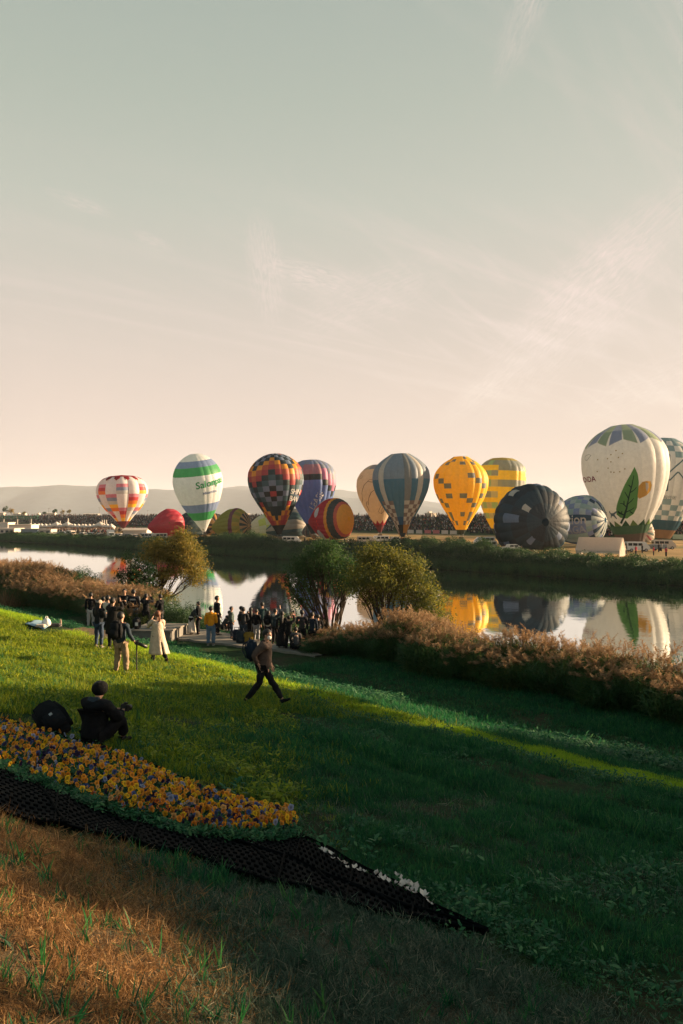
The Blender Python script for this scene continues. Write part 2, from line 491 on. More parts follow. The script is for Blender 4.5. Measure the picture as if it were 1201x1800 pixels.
M_straw_shade = leaf_material('shade_toned_dry_grass', [(0.0, (0.008, 0.024, 0.018, 1)), (0.4, (0.035, 0.085, 0.055, 1)), (0.75, (0.12, 0.16, 0.11, 1)), (0.93, (0.34, 0.30, 0.21, 1)), (1.0, (0.03, 0.08, 0.02, 1))], 0.3)  # shaded copy of the dry straw, grey teal shade painted into the colour
M_weed = leaf_material('broad_weed_leaf', [(0.0, (0.010, 0.060, 0.032, 1)), (0.6, (0.026, 0.13, 0.05, 1)), (1.0, (0.14, 0.28, 0.11, 1))], 0.35, 0.6, 0.22)
M_reed = leaf_material('reed_leaf', [(0.0, (0.020, 0.065, 0.028, 1)), (0.5, (0.045, 0.13, 0.035, 1)), (0.85, (0.10, 0.13, 0.035, 1)), (1.0, (0.26, 0.19, 0.08, 1))], 0.4)
M_plume = leaf_material('reed_plume', [(0.0, (0.20, 0.12, 0.06, 1)), (0.5, (0.38, 0.25, 0.14, 1)), (1.0, (0.56, 0.42, 0.27, 1))], 0.45, 0.9, 0.05)
M_scrub = leaf_material('scrub_leaf', [(0.0, (0.010, 0.035, 0.016, 1)), (0.6, (0.025, 0.070, 0.022, 1)), (1.0, (0.07, 0.10, 0.025, 1))], 0.3)
M_dryscrub = leaf_material('dry_scrub_leaf', [(0.0, (0.12, 0.07, 0.035, 1)), (0.6, (0.26, 0.16, 0.08, 1)), (1.0, (0.36, 0.24, 0.12, 1))], 0.35)

protos = bpy.data.collections.new('plant_sources')
def blade_mesh(name, blades, mat):
    """blades: list of (base xyz, direction, length, width, bend, tint)"""
    V, Fc, T = [], [], []
    for (b, az, tilt, L, wd, bend, tint) in blades:
        ca, sa = math.cos(az), math.sin(az)
        k = len(V)
        for i, (f, ww) in enumerate(((0, 1.0), (0.45, 0.85), (0.8, 0.5), (1.0, 0.06))):
            out = math.sin(tilt) * L * f + bend * L * f * f
            up = math.cos(tilt) * L * f - abs(bend) * L * f * f * 0.45
            cx, cy = b[0] + ca * out, b[1] + sa * out
            hw = wd * ww / 2
            V.append((cx - sa * hw, cy + ca * hw, b[2] + up)); V.append((cx + sa * hw, cy - ca * hw, b[2] + up))
        for i in range(3):
            Fc.append((k + 2 * i, k + 2 * i + 1, k + 2 * i + 3, k + 2 * i + 2)); T.append(tint)
    me = bpy.data.meshes.new(name)
    me.from_pydata(V, [], Fc)
    a = me.attributes.new('tint', 'FLOAT_COLOR', 'FACE')
    c = np.ones((len(Fc), 4), np.float32); c[:, :3] = np.array(T)[:, None]
    a.data.foreach_set('color', c.ravel())
    me.materials.append(mat)
    o = bpy.data.objects.new(name, me)
    return o
def grass_clump(i, n, rad, L, wd, mat, lay=0.5, name='grass_tuft'):
    r = random.Random(100 + i)
    bl = []
    for _ in range(n):
        a = r.uniform(0, 6.283); q = rad * math.sqrt(r.random())
        bl.append(((q * math.cos(a), q * math.sin(a), -0.01), r.uniform(0, 6.283), abs(r.gauss(0, lay)), L * r.uniform(0.5, 1.2), wd * r.uniform(0.7, 1.3), r.uniform(0.0, 0.5), r.random()))
    return blade_mesh(name, bl, mat)
def leaf_clump(i, n, rad, size, mat, hgt=0.05, name='weed_clump'):
    """rosette of broad oval leaves"""
    r = random.Random(300 + i)
    V, Fc, T = [], [], []
    for _ in range(n):
        a = r.uniform(0, 6.283); q = rad * math.sqrt(r.random())
        az = r.uniform(0, 6.283); up = r.uniform(0.1, 0.9); L = size * r.uniform(0.6, 1.3); W = L * 0.42
        z0 = hgt * r.random()
        d = Vector((math.cos(az) * math.cos(up), math.sin(az) * math.cos(up), math.sin(up)))
        sd = Vector((-math.sin(az), math.cos(az), 0)); 
        b = Vector((q * math.cos(a), q * math.sin(a), z0))
        nrm = sd.cross(d)
        k = len(V)
        for f, ww, dp in ((0, 0.1, 0), (0.3, 0.9, 0.0), (0.65, 1.0, -0.06), (1.0, 0.1, -0.2)):
            p = b + d * L * f + nrm * (-dp * L)
            V.append(tuple(p + sd * W * ww / 2)); V.append(tuple(p - sd * W * ww / 2))
        tt = r.random()
        for j in range(3):
            Fc.append((k + 2 * j, k + 2 * j + 1, k + 2 * j + 3, k + 2 * j + 2)); T.append(tt)
    me = bpy.data.meshes.new(name)
    me.from_pydata(V, [], Fc)
    a = me.attributes.new('tint', 'FLOAT_COLOR', 'FACE')
    c = np.ones((len(Fc), 4), np.float32); c[:, :3] = np.array(T)[:, None]
    a.data.foreach_set('color', c.ravel())
    me.materials.append(mat)
    return bpy.data.objects.new(name, me)

def scatter(name, label, pts, scl, srcs, mats, tiltamt=0.15, zs=None):
    """one object whose geometry nodes put plant clumps on its points"""
    pts = np.asarray(pts, np.float32)
    n = len(pts)
    me = bpy.data.meshes.new(name)
    me.from_pydata(pts.tolist(), [], [])
    r = np.random.default_rng(n)
    rot = np.stack([r.normal(0, tiltamt, n), r.normal(0, tiltamt, n), r.uniform(0, 6.283, n)], -1).astype(np.float32)
    a = me.attributes.new('rot', 'FLOAT_VECTOR', 'POINT'); a.data.foreach_set('vector', rot.ravel())
    sc = np.asarray(scl, np.float32)
    if sc.ndim == 1: sc = np.stack([sc, sc, sc if zs is None else np.asarray(zs, np.float32)], -1)
    a = me.attributes.new('scl', 'FLOAT_VECTOR', 'POINT'); a.data.foreach_set('vector', sc.astype(np.float32).ravel())
    for m_ in mats: me.materials.append(m_)
    o = bpy.data.objects.new(name, me)
    COL.objects.link(o)
    sub = bpy.data.collections.new(name + '_sources')
    for s_ in srcs: sub.objects.link(s_)
    ng = bpy.data.node_groups.new(name, 'GeometryNodeTree')
    ng.interface.new_socket('Geometry', in_out='INPUT', socket_type='NodeSocketGeometry')
    ng.interface.new_socket('Geometry', in_out='OUTPUT', socket_type='NodeSocketGeometry')
    N = ng.nodes
    gi = N.new('NodeGroupInput'); go = N.new('NodeGroupOutput')
    ci = N.new('GeometryNodeCollectionInfo'); ci.inputs['Collection'].default_value = sub
    ci.inputs['Separate Children'].default_value = True; ci.inputs['Reset Children'].default_value = True
    mp = N.new('GeometryNodeMeshToPoints')
    ip = N.new('GeometryNodeInstanceOnPoints'); ip.inputs['Pick Instance'].default_value = True
    na = N.new('GeometryNodeInputNamedAttribute'); na.data_type = 'FLOAT_VECTOR'; na.inputs[0].default_value = 'rot'
    nb = N.new('GeometryNodeInputNamedAttribute'); nb.data_type = 'FLOAT_VECTOR'; nb.inputs[0].default_value = 'scl'
    rv = N.new('FunctionNodeRandomValue'); rv.data_type = 'INT'
    rv.inputs[4].default_value = 0; rv.inputs[5].default_value = max(len(srcs) - 1, 0)
    L = ng.links.new
    L(gi.outputs[0], mp.inputs[0]); L(mp.outputs[0], ip.inputs['Points']); L(ci.outputs[0], ip.inputs['Instance'])
    L(na.outputs[0], ip.inputs['Rotation']); L(nb.outputs[0], ip.inputs['Scale']); L(rv.outputs[2], ip.inputs['Instance Index'])
    L(ip.outputs[0], go.inputs[0])
    md = o.modifiers.new('scatter', 'NODES'); md.node_group = ng
    tag(o, label, kind='stuff')
    return o

def wedge_points(n, y0, y1, smax, margin=0.06, power=1.0, smin=-50):
    """points on the ground inside the view wedge between two distances, denser near"""
    out = []
    r = rng
    while len(out) < n:
        k = 20000
        u = r.random(k)
        y = (y0 ** power + u * (y1 ** power - y0 ** power)) ** (1 / power)
        x = y * r.uniform(-0.4 - margin, 0.4 + margin, k)
        s, t_ = st_of(x, y)
        keep = (s < smax) & (s > smin)
        out += list(zip(x[keep], y[keep]))
    out = np.array(out[:n])
    return out
def lift(P, dz=0.0):
    return np.stack([P[:, 0], P[:, 1], ground(P[:, 0], P[:, 1]) + dz], -1)
def patchy(x, y, k=0.6, ph=0.0):
    return 0.5 + 0.25 * _nz(x, y, k, ph) + 0.12 * _nz(x, y, k * 2.7, ph + 2)
def on_sheet(P):
    a = np.array([[ (q[0]-600.5), 0] for q in ()]) if False else None
    x, y = P[:, 0], P[:, 1]
    px = x / y * F + 600.5; py = HORIZON + (CAMZ - ground(x, y)) / y * F
    return (px > 40) & (px < 142) & (py > 1092) & (py < 1112)
def on_bed(P):
    x, y = P[:, 0], P[:, 1]
    px = x / y * F + 600.5; py = HORIZON + (CAMZ - ground(x, y)) / y * F
    far_ = np.interp(px, [-215, 0, 255, 470, 660, 858], [1190, 1262, 1345, 1440, 1545, 1644])
    near_ = np.interp(px, [-215, 0, 225, 440, 650, 858], [1385, 1436, 1487, 1545, 1612, 1652])
    return (px < 856) & (py > far_ + 2) & (py < near_ - 3)
def planter_side(x, y):
    """s coordinate of the dry / green boundary: the dike shoulder"""
    s, t_ = st_of(x, y)
    bound = np.interp(t_, [-12, -6.9, -5.3, -3.7, -2.6, 0], [1.2, 2.35, 3.65, 4.5, 4.4, 4.3])
    return s - (bound - 2.75) + 0.18 * _nz(x, y, 1.8, 5.0)
path_mask_pts = []
def on_path(x, y):
    s, t_ = st_of(x, y)
    return (s > 18.9) & (s < 22.6) & (t_ < -26) & (t_ > -46)

# dry straw on the dike shoulder
P = wedge_points(60000, 1.9, 10.0, 5.0, power=1.2)
side = planter_side(P[:, 0], P[:, 1])
fine = 0.6 * patchy(P[:, 0], P[:, 1], 4.0, 2.0) + 0.4 * patchy(P[:, 1], P[:, 0], 11.0, 4.0)
P = P[(side < 2.75 + rng.normal(0, 0.16, len(P))) & ~on_bed(P) & ((fine > 0.40) | (rng.random(len(P)) < 0.35))]
fine = 0.6 * patchy(P[:, 0], P[:, 1], 4.0, 2.0) + 0.4 * patchy(P[:, 1], P[:, 0], 11.0, 4.0)
dd = np.hypot(P[:, 0], P[:, 1])
srcs = [grass_clump(i, 15, 0.07, 0.062, 0.0030, M_straw, 1.25, 'dry_grass_tuft') for i in range(6)]
szd = rng.uniform(0.45, 1.1, len(P)) * np.clip(dd / 4, 0.8, 1.2) * np.clip(0.45 + fine, 0.5, 1.3)
s__, t__ = st_of(P[:, 0], P[:, 1])
dull = s__ + 0.75 * t__ + rng.normal(0, 0.35, len(P)) + 0.5 * _nz(P[:, 0], P[:, 1], 1.5, 1.0) > -0.75
scatter('dry_grass', 'short dry straw coloured grass on the shoulder of the dike', lift(P)[~dull], szd[~dull], srcs, [M_straw], 0.5)
srcs = [grass_clump(180 + i, 15, 0.07, 0.062, 0.0032, M_straw_shade, 1.15, 'shade_toned_tuft') for i in range(6)]
scatter('shade_toned_grass', 'dry grass coloured grey green for shade below the tip of the black mats', lift(P)[dull], szd[dull], srcs, [M_straw_shade], 0.5)
P2 = wedge_points(8000, 1.9, 10.0, 5.0, power=1.3)
pm = patchy(P2[:, 0], P2[:, 1], 1.6, 1.0)
P2 = P2[~on_bed(P2) & ((pm > 0.80) | (rng.random(len(P2)) < 0.10)) & (planter_side(P2[:, 0], P2[:, 1]) < 2.8)]
srcs = [grass_clump(20 + i, 9, 0.04, 0.12, 0.008, M_grass, 0.5, 'green_grass_tuft') for i in range(4)]
scatter('green_sprouts', 'green grass sprouting between the dry straw', lift(P2), rng.uniform(0.6, 1.3, len(P2)), srcs, [M_grass], 0.2)

# green slope: near grass, clover-like weeds
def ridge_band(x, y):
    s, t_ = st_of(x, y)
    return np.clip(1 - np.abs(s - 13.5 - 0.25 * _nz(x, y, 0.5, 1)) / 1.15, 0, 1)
def green_zone(P, lo=2.75):
    s_ = planter_side(P[:, 0], P[:, 1])
    return s_ > lo + rng.normal(0, 0.15, len(P))
P = wedge_points(62000, 3.0, 24.0, 23.0, power=1.5)
P = P[green_zone(P) & ~on_path(P[:, 0], P[:, 1]) & ~on_sheet(P) & ~on_bed(P)]
pt = patchy(P[:, 0], P[:, 1], 0.9, 0.5)
fine = 0.55 * patchy(P[:, 0], P[:, 1], 3.1, 2.0) + 0.45 * patchy(P[:, 1], P[:, 0], 7.7, 4.0)
P = P[((pt > 0.40) & (fine > 0.42)) | (rng.random(len(P)) < 0.14)]
dd = np.hypot(P[:, 0], P[:, 1])
pt = patchy(P[:, 0], P[:, 1], 0.9, 0.5)
srcs = [grass_clump(40 + i, 22, 0.11, 0.10, 0.006, M_grass, 0.6) for i in range(6)]
fine = 0.55 * patchy(P[:, 0], P[:, 1], 3.1, 2.0) + 0.45 * patchy(P[:, 1], P[:, 0], 7.7, 4.0)
sz_ = np.clip(0.25 + fine * 1.3, 0.35, 1.5) * rng.uniform(0.6, 1.2, len(P)) * np.clip(dd / 9, 0.85, 1.6) * np.clip(0.6 + pt * 0.7, 0.5, 1.6)
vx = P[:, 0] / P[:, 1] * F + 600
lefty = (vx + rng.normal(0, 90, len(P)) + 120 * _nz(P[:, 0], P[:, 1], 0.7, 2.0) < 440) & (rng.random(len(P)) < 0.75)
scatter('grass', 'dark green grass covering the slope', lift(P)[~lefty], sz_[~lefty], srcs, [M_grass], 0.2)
srcs = [grass_clump(140 + i, 22, 0.11, 0.10, 0.006, M_grass_lit, 0.6, 'sunlit_tint_grass_tuft') for i in range(6)]
scatter('sunlit_tint_grass', 'grass coloured a sunlit yellow green on the left of the slope', lift(P)[lefty], sz_[lefty], srcs, [M_grass_lit], 0.2)
P = wedge_points(34000, 18.0, 62.0, 23.0, power=1.3)
P = P[~on_path(P[:, 0], P[:, 1]) & ~on_sheet(P)]
pt = patchy(P[:, 0], P[:, 1], 0.6, 0.5)
P = P[(pt > 0.3) | (rng.random(len(P)) < 0.35)]
up_ = st_of(P[:, 0], P[:, 1])[0] < 13.8
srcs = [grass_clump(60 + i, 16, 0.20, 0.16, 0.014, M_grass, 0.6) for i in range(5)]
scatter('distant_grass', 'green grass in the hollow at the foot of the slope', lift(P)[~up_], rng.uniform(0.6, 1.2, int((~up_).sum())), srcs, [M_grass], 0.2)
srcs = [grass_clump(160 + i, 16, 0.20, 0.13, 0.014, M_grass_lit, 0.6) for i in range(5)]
scatter('distant_lit_grass', 'grass coloured a sunlit yellow green on the far part of the slope', lift(P)[up_], rng.uniform(0.6, 1.2, int(up_.sum())), srcs, [M_grass_lit], 0.2)
P = wedge_points(60000, 3.0, 26.0, 13.0, power=1.4)
P = P[green_zone(P, 2.9) & ~on_bed(P)]
pt = patchy(P[:, 0], P[:, 1], 0.7, 3.0)
s_, t_ = st_of(P[:, 0], P[:, 1])
pt2 = patchy(P[:, 1], P[:, 0], 2.6, 1.0)
dens = np.clip((pt - 0.38) * 2.4, 0, 1) * np.clip((pt2 - 0.38) * 3.5, 0.04, 1) * (0.35 + 0.65 * (P[:, 0] / P[:, 1] > -0.05))
P = P[rng.random(len(P)) < dens]
srcs = [leaf_clump(i, 16, 0.10, 0.040, M_weed, 0.06) for i in range(6)]
scatter('low_weeds', 'broad leaved weeds growing through the grass', lift(P), np.clip(rng.lognormal(-0.3, 0.45, len(P)), 0.3, 2.0) * np.clip(P[:, 1] / 8, 0.55, 1.0), srcs, [M_weed], 0.35)
# short paler grass on the ridge, its colour also brightened for the sunlit strip
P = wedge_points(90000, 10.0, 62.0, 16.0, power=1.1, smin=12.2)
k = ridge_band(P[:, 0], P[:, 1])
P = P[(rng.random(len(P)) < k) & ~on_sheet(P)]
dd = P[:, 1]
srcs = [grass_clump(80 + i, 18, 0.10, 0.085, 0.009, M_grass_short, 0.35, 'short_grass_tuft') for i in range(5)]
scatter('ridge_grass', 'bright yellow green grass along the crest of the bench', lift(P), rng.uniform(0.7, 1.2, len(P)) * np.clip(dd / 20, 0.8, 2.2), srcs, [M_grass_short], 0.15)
P = wedge_points(16000, 7.0, 34.0, 13.0, power=1.3)
vx = P[:, 0] / P[:, 1] * F + 600
P = P[(patchy(P[:, 0], P[:, 1], 2.2, 6.0) > 0.5) & (vx < 520) & green_zone(P, 2.9) & ~on_sheet(P) & ~on_bed(P)]
srcs = [leaf_clump(60 + i, 16, 0.12, 0.055, M_grass_lit, 0.09, 'clover_clump') for i in range(5)]
scatter('sunlit_weeds', 'leafy weeds coloured a sunlit yellow green in the grass at left', lift(P), rng.uniform(0.5, 1.4, len(P)), srcs, [M_grass_lit], 0.25)
# fallen dry thatch over the green
P = wedge_points(9000, 3.0, 30.0, 13.0, power=1.5)
pt = patchy(P[:, 0], P[:, 1], 0.8, 7.0)
P = P[(pt > 0.55) & green_zone(P) & ~on_bed(P)]
srcs = [grass_clump(120 + i, 9, 0.12, 0.09, 0.004, M_straw_shade, 1.45, 'thatch') for i in range(4)]
scatter('dry_thatch', 'dead stems lying over the green grass', lift(P, 0.02), rng.uniform(0.7, 1.4, len(P)), srcs, [M_straw], 0.1)
P = wedge_points(5000, 18, 60, 18, power=1.2, smin=14.2)
P = P[patchy(P[:, 0], P[:, 1], 0.5, 9.0) > 0.6]
srcs = [leaf_clump(30 + i, 34, 0.28, 0.075, M_weed, 0.20) for i in range(4)]
scatter('tall_weeds', 'taller leafy weeds in the hollow below the ridge', lift(P), rng.uniform(0.6, 1.5, len(P)), srcs, [M_weed], 0.2)

# ------------------------------------------------------------------ reeds
def reed_clump(i, H=2.2, n=26, plumes=5, rad=0.35, dry=0.0, name='reed_clump'):
    r = random.Random(500 + i)
    V, Fc, T, MI = [], [], [], []
    def quad(p, q, sd, w0, w1, tint, mi):
        k = len(V)
        V.extend([tuple(p + sd * w0), tuple(p - sd * w0), tuple(q - sd * w1), tuple(q + sd * w1)])
        Fc.append((k, k + 1, k + 2, k + 3)); T.append(tint); MI.append(mi)
    for j in range(n):
        a = r.uniform(0, 6.283); q = rad * math.sqrt(r.random())
        b = Vector((q * math.cos(a), q * math.sin(a), -0.05))
        h = H * (r.uniform(0.92, 1.12) if j < plumes else r.uniform(0.6, 1.02))
        lean = Vector((r.gauss(0, 0.08), r.gauss(0, 0.08), 0))
        sd = Vector((math.cos(a * 3), math.sin(a * 3), 0))
        top = b + Vector((0, 0, h)) + lean * h
        quad(b, top, sd, 0.007, 0.004, 0.7, 0)
        nl = 7
        for l in range(nl):
            f = 0.2 + 0.75 * l / nl
            p = b + (top - b) * f
            az = r.uniform(0, 6.283); L = r.uniform(0.3, 0.55)
            d1 = Vector((math.cos(az), math.sin(az), 0)); s1 = Vector((-math.sin(az), math.cos(az), 0))
            m1 = p + d1 * L * 0.45 + Vector((0, 0, L * 0.45)); e1 = m1 + d1 * L * 0.45 + Vector((0, 0, L * r.uniform(-0.35, 0.2)))
            tt = min(1.0, r.random() * 0.8 + dry)
            quad(p, m1, s1, 0.010, 0.013, tt, 0); quad(m1, e1, s1, 0.013, 0.002, tt, 0)
        if j < plumes:
            pb = top
            ln = Vector((r.gauss(0.05, 0.12), r.gauss(0, 0.12), 0))
            for l in range(34):
                f = l / 34
                p = pb + Vector((0, 0, 0.38 * f)) + ln * f * f
                az = r.uniform(0, 6.283); L = 0.14 * (1 - 0.7 * f)
                e = p + Vector((math.cos(az) * L, math.sin(az) * L, L * r.uniform(-0.2, 0.9)))
                s1 = Vector((-math.sin(az), math.cos(az), 0.3))
                quad(p, e, s1, 0.012, 0.007, r.random(), 1)
    me = bpy.data.meshes.new(name)
    me.from_pydata(V, [], Fc)
    a = me.attributes.new('tint', 'FLOAT_COLOR', 'FACE')
    c = np.ones((len(Fc), 4), np.float32); c[:, :3] = np.array(T)[:, None]
    a.data.foreach_set('color', c.ravel())
    me.materials.append(M_reed); me.materials.append(M_plume)
    me.polygons.foreach_set('material_index', np.array(MI, np.int32))
    return bpy.data.objects.new(name, me)
def st_points(n, s0, s1, t0, t1):
    s = rng.uniform(s0, s1, n); t_ = rng.uniform(t0, t1, n)
    x, y = xy_of(s, t_)
    return np.stack([x, y], -1), s, t_
# right-hand and middle bed: t from -26 (px ~520) to +12
P, s_, t_ = st_points(7200, 21.8, 31.5, -29, 22)
edge = 22.3 + 0.5 * np.sin(t_ * 0.7) + 0.35 * np.sin(t_ * 1.9 + 1)
vx = P[:, 0] / P[:, 1] * F + 600
keep = (s_ > edge) & (vx > 500) & ((vx > 770) | (s_ < 27.0 + rng.normal(0, 0.4, len(P))))
# thin, lower growth in front of the pair of trees
P = P[keep]; s_ = s_[keep]; vx = vx[keep]
hs = np.interp(vx, [500, 560, 640, 720, 780, 900, 1050, 1200, 1500], [0.36, 0.40, 0.50, 0.72, 0.76, 0.70, 0.64, 0.60, 0.65])
gap_ = patchy(P[:, 0], P[:, 1], 1.7, 3.0)
hs = hs * (0.74 + 0.52 * np.clip(gap_, 0.1, 1.0)) * (1 + 0.10 * np.sin(P[:, 0] * 0.9) + 0.07 * np.sin(P[:, 1] * 1.7)) * rng.uniform(0.85, 1.1, len(P)) * np.interp(s_, [22, 23.2, 24.5], [0.6, 0.88, 1.0])
srcs = [reed_clump(i, 2.15, 26, 3) for i in range(6)]
scatter('reeds', 'dense green reeds with pinkish plumes along the near bank', lift(P), np.stack([np.full(len(P), 1.0)] * 2 + [hs], -1), srcs, [M_reed, M_plume], 0.12)
# left-hand bed, drier and taller
P, s_, t_ = st_points(6500, 19.5, 36, -95, -29)
vx = P[:, 0] / P[:, 1] * F + 600
keep = ((vx < 262) & (s_ > 20.0 + 0.6 * np.sin(t_ * 0.5)) & (s_ < np.interp(vx, [-300, 0, 262], [33, 30, 28.5])))
P = P[keep]; vx = vx[keep]; s_ = s_[keep]
hs = np.interp(vx, [-200, 60, 150, 262], [1.0, 0.92, 0.74, 0.60]) * rng.uniform(0.8, 1.1, len(P)) * (1 + 0.12 * np.sin(P[:, 0] * 0.5)) * np.interp(s_, [20, 22, 25], [0.6, 0.85, 1])
srcs = [reed_clump(20 + i, 2.15, 24, 6, 0.5, 0.22) for i in range(6)]
scatter('dry_reeds', 'tall dry reeds with brown plumes on the bank at left', lift(P), np.stack([np.full(len(P), 1.25)] * 2 + [hs * (0.75 + 0.5 * np.clip(patchy(P[:, 0], P[:, 1], 1.3, 1.0), 0.1, 1))], -1), srcs, [M_reed, M_plume], 0.12)
# clump of bent dry grass at the left end of the reeds
tp = hit(38, 1064)
srcs = [grass_clump(200 + i, 60, 0.5, 0.95, 0.02, M_dryscrub, 0.7, 'dry_stalks') for i in range(3)]
P = np.array([[tp.x + rng.normal(0, 0.9), tp.y + rng.normal(0, 0.6)] for _ in range(26)])
scatter('bent_dry_grass', 'heap of bent dry grass at the foot of the left reeds', lift(P), rng.uniform(0.7, 1.3, len(P)), srcs, [M_dryscrub], 0.2)

# ------------------------------------------------------------------ scrub along the far bank and bushes at the near water edge
def bush_clump(i, n, rad, size, mat, name='scrub_clump', flat=0.8):
    r = random.Random(700 + i)
    V, Fc, T = [], [], []
    for _ in range(n):
        while True:
            p = Vector((r.uniform(-1, 1), r.uniform(-1, 1), r.uniform(-1, 1)))
            if 0.35 < p.length < 1: break
        p = Vector((p.x * rad, p.y * rad, p.z * rad * flat))
        a = Vector((r.gauss(0, 1), r.gauss(0, 1), r.gauss(0, 1))).normalized()
        b = a.orthogonal().normalized(); s1 = size * r.uniform(0.6, 1.4)
        k = len(V)
        V.extend([tuple(p - a * s1), tuple(p + b * s1 * 0.45), tuple(p + a * s1), tuple(p - b * s1 * 0.45)])
        Fc.append((k, k + 1, k + 2, k + 3)); T.append(r.random())
    me = bpy.data.meshes.new(name)
    me.from_pydata(V, [], Fc)
    a = me.attributes.new('tint', 'FLOAT_COLOR', 'FACE')
    c = np.ones((len(Fc), 4), np.float32); c[:, :3] = np.array(T)[:, None]
    a.data.foreach_set('color', c.ravel())
    me.materials.append(mat)
    return bpy.data.objects.new(name, me)
BANKTOP = [(-200, 1.0), (0, 0.9), (200, 1.1), (330, 1.0), (372, 2.4), (400, 3.2), (455, 3.4), (490, 1.9), (525, 1.3), (548, 2.2), (575, 2.5), (610, 1.9), (660, 2.2), (700, 3.1),
           (760, 3.3), (850, 3.0), (880, 2.2), (960, 1.6), (1010, 1.5), (1060, 1.1), (1200, 1.0), (1600, 1.0)]
n = 15000
s_ = rng.uniform(108.6, 118.0, n); t_ = -330 + (rng.random(n) ** 0.7) * 330
x, y = xy_of(s_, t_)
vx = x / y * F + 600
top = np.interp(vx, [q[0] for q in BANKTOP], [q[1] for q in BANKTOP])
top = top + 0.45 * np.sin(t_ * 0.9) + 0.35 * np.sin(t_ * 2.3 + 1) + 0.3 * np.sin(t_ * 5.1) - 0.1
crown = CAMZ - 7.4 + top * np.interp(s_, [108.6, 111, 114, 118], [0.0, 0.55, 1.0, 0.8])
crown = np.where(s_ < 111, crown * np.interp(s_, [108.6, 111], [0.45, 1.0]), crown)
g0 = ground(x, y)
z = g0 + (crown - g0) * rng.random(n) ** 0.6
z = np.maximum(z, g0)
keep = z > 0.0
P = np.stack([x, y, np.maximum(z - 0.5, 0.25)], -1)[keep]
srcs = [bush_clump(i, 150, 0.85, 0.11, M_scrub) for i in range(5)]
scatter('riverbank_scrub', 'dark continuous scrub covering the far river bank', P, rng.uniform(0.3, 1.25, len(P)), srcs, [M_scrub], 0.6)
# ground cover under it and dry grass on top
P, s_, t_ = st_points(5000, 108.3, 112.5, -330, 20)
srcs = [reed_clump(50 + i, 1.5, 22, 0, 0.6, 0.0, 'bank_grass_clump') for i in range(3)]
scatter('bank_grass', 'rank grass at the foot of the far bank', lift(P), rng.uniform(0.8, 1.2, len(P)), srcs, [M_reed, M_plume], 0.1)
n = 1500
s_ = rng.uniform(115, 121, n); t_ = rng.uniform(-330, 0, n)
x, y = xy_of(s_, t_); vx = x / y * F + 600
k = ((vx > 490) & (vx < 545)) | ((vx > 250) & (vx < 310)) | (vx < 45) | ((vx > 640) & (vx < 720)) | ((vx > 870) & (vx < 1020) & (s_ > 117)) | (rng.random(n) < 0.12)
P = np.stack([x, y], -1)[k]
srcs = [bush_clump(30 + i, 110, 0.7, 0.10, M_dryscrub, 'dry_scrub_clump') for i in range(3)]
scatter('dry_bank_scrub', 'dry russet growth along the top of the far bank', lift(P, 0.35), rng.uniform(0.6, 1.1, len(P)), srcs, [M_dryscrub], 0.5)
# low mixed scrub by the platform and between the trees
def patch(name, label, cx_px, base_px, D, w, dpt, h, count, mat, seed, srcmat=None, size=0.05, rad=0.45):
    r = np.random.default_rng(seed)
    c = at(cx_px, D)
    u = r.uniform(-1, 1, count); v = r.uniform(-1, 1, count); q = r.random(count)
    ok = u * u + v * v < 1
    u, v, q = u[ok], v[ok], q[ok]
    x = c.x + u * w / 2; y = c.y + v * dpt / 2
    hh = h * np.sqrt(np.clip(1 - u * u * 0.8 - v * v * 0.5, 0, 1)) * (0.8 + 0.2 * np.sin(u * 9 + seed) + 0.15 * np.sin(u * 23))
    z = ground(x, y) + hh * q ** 0.7
    srcs = [bush_clump(seed * 3 + i, 130, rad, size, mat) for i in range(3)]
    return scatter(name, label, np.stack([x, y, z], -1), r.uniform(0.6, 1.1, len(x)), srcs, [mat], 0.6)
patch('platform_scrub', 'dark green scrub behind the people on the platform', 215, 1090, 60, 19, 7, 2.6, 900, M_scrub, 61)
patch('tree_foot_scrub', 'green scrub at the foot of the pair of trees', 590, 1120, 42, 9, 5, 1.4, 480, M_scrub, 62)
patch('russet_scrub', 'russet dry scrub below the yellow tree', 330, 1070, 66, 7, 4, 2.3, 300, M_dryscrub, 63)
patch('river_edge_scrub', 'green scrub between the left tree and the platform', 330, 1080, 58, 6.5, 4, 2.0, 320, M_scrub, 64)
patch('russet_thicket', 'russet thicket under the right crown of the pair of trees', 715, 1110, 44, 6, 3, 1.6, 260, M_dryscrub, 65)

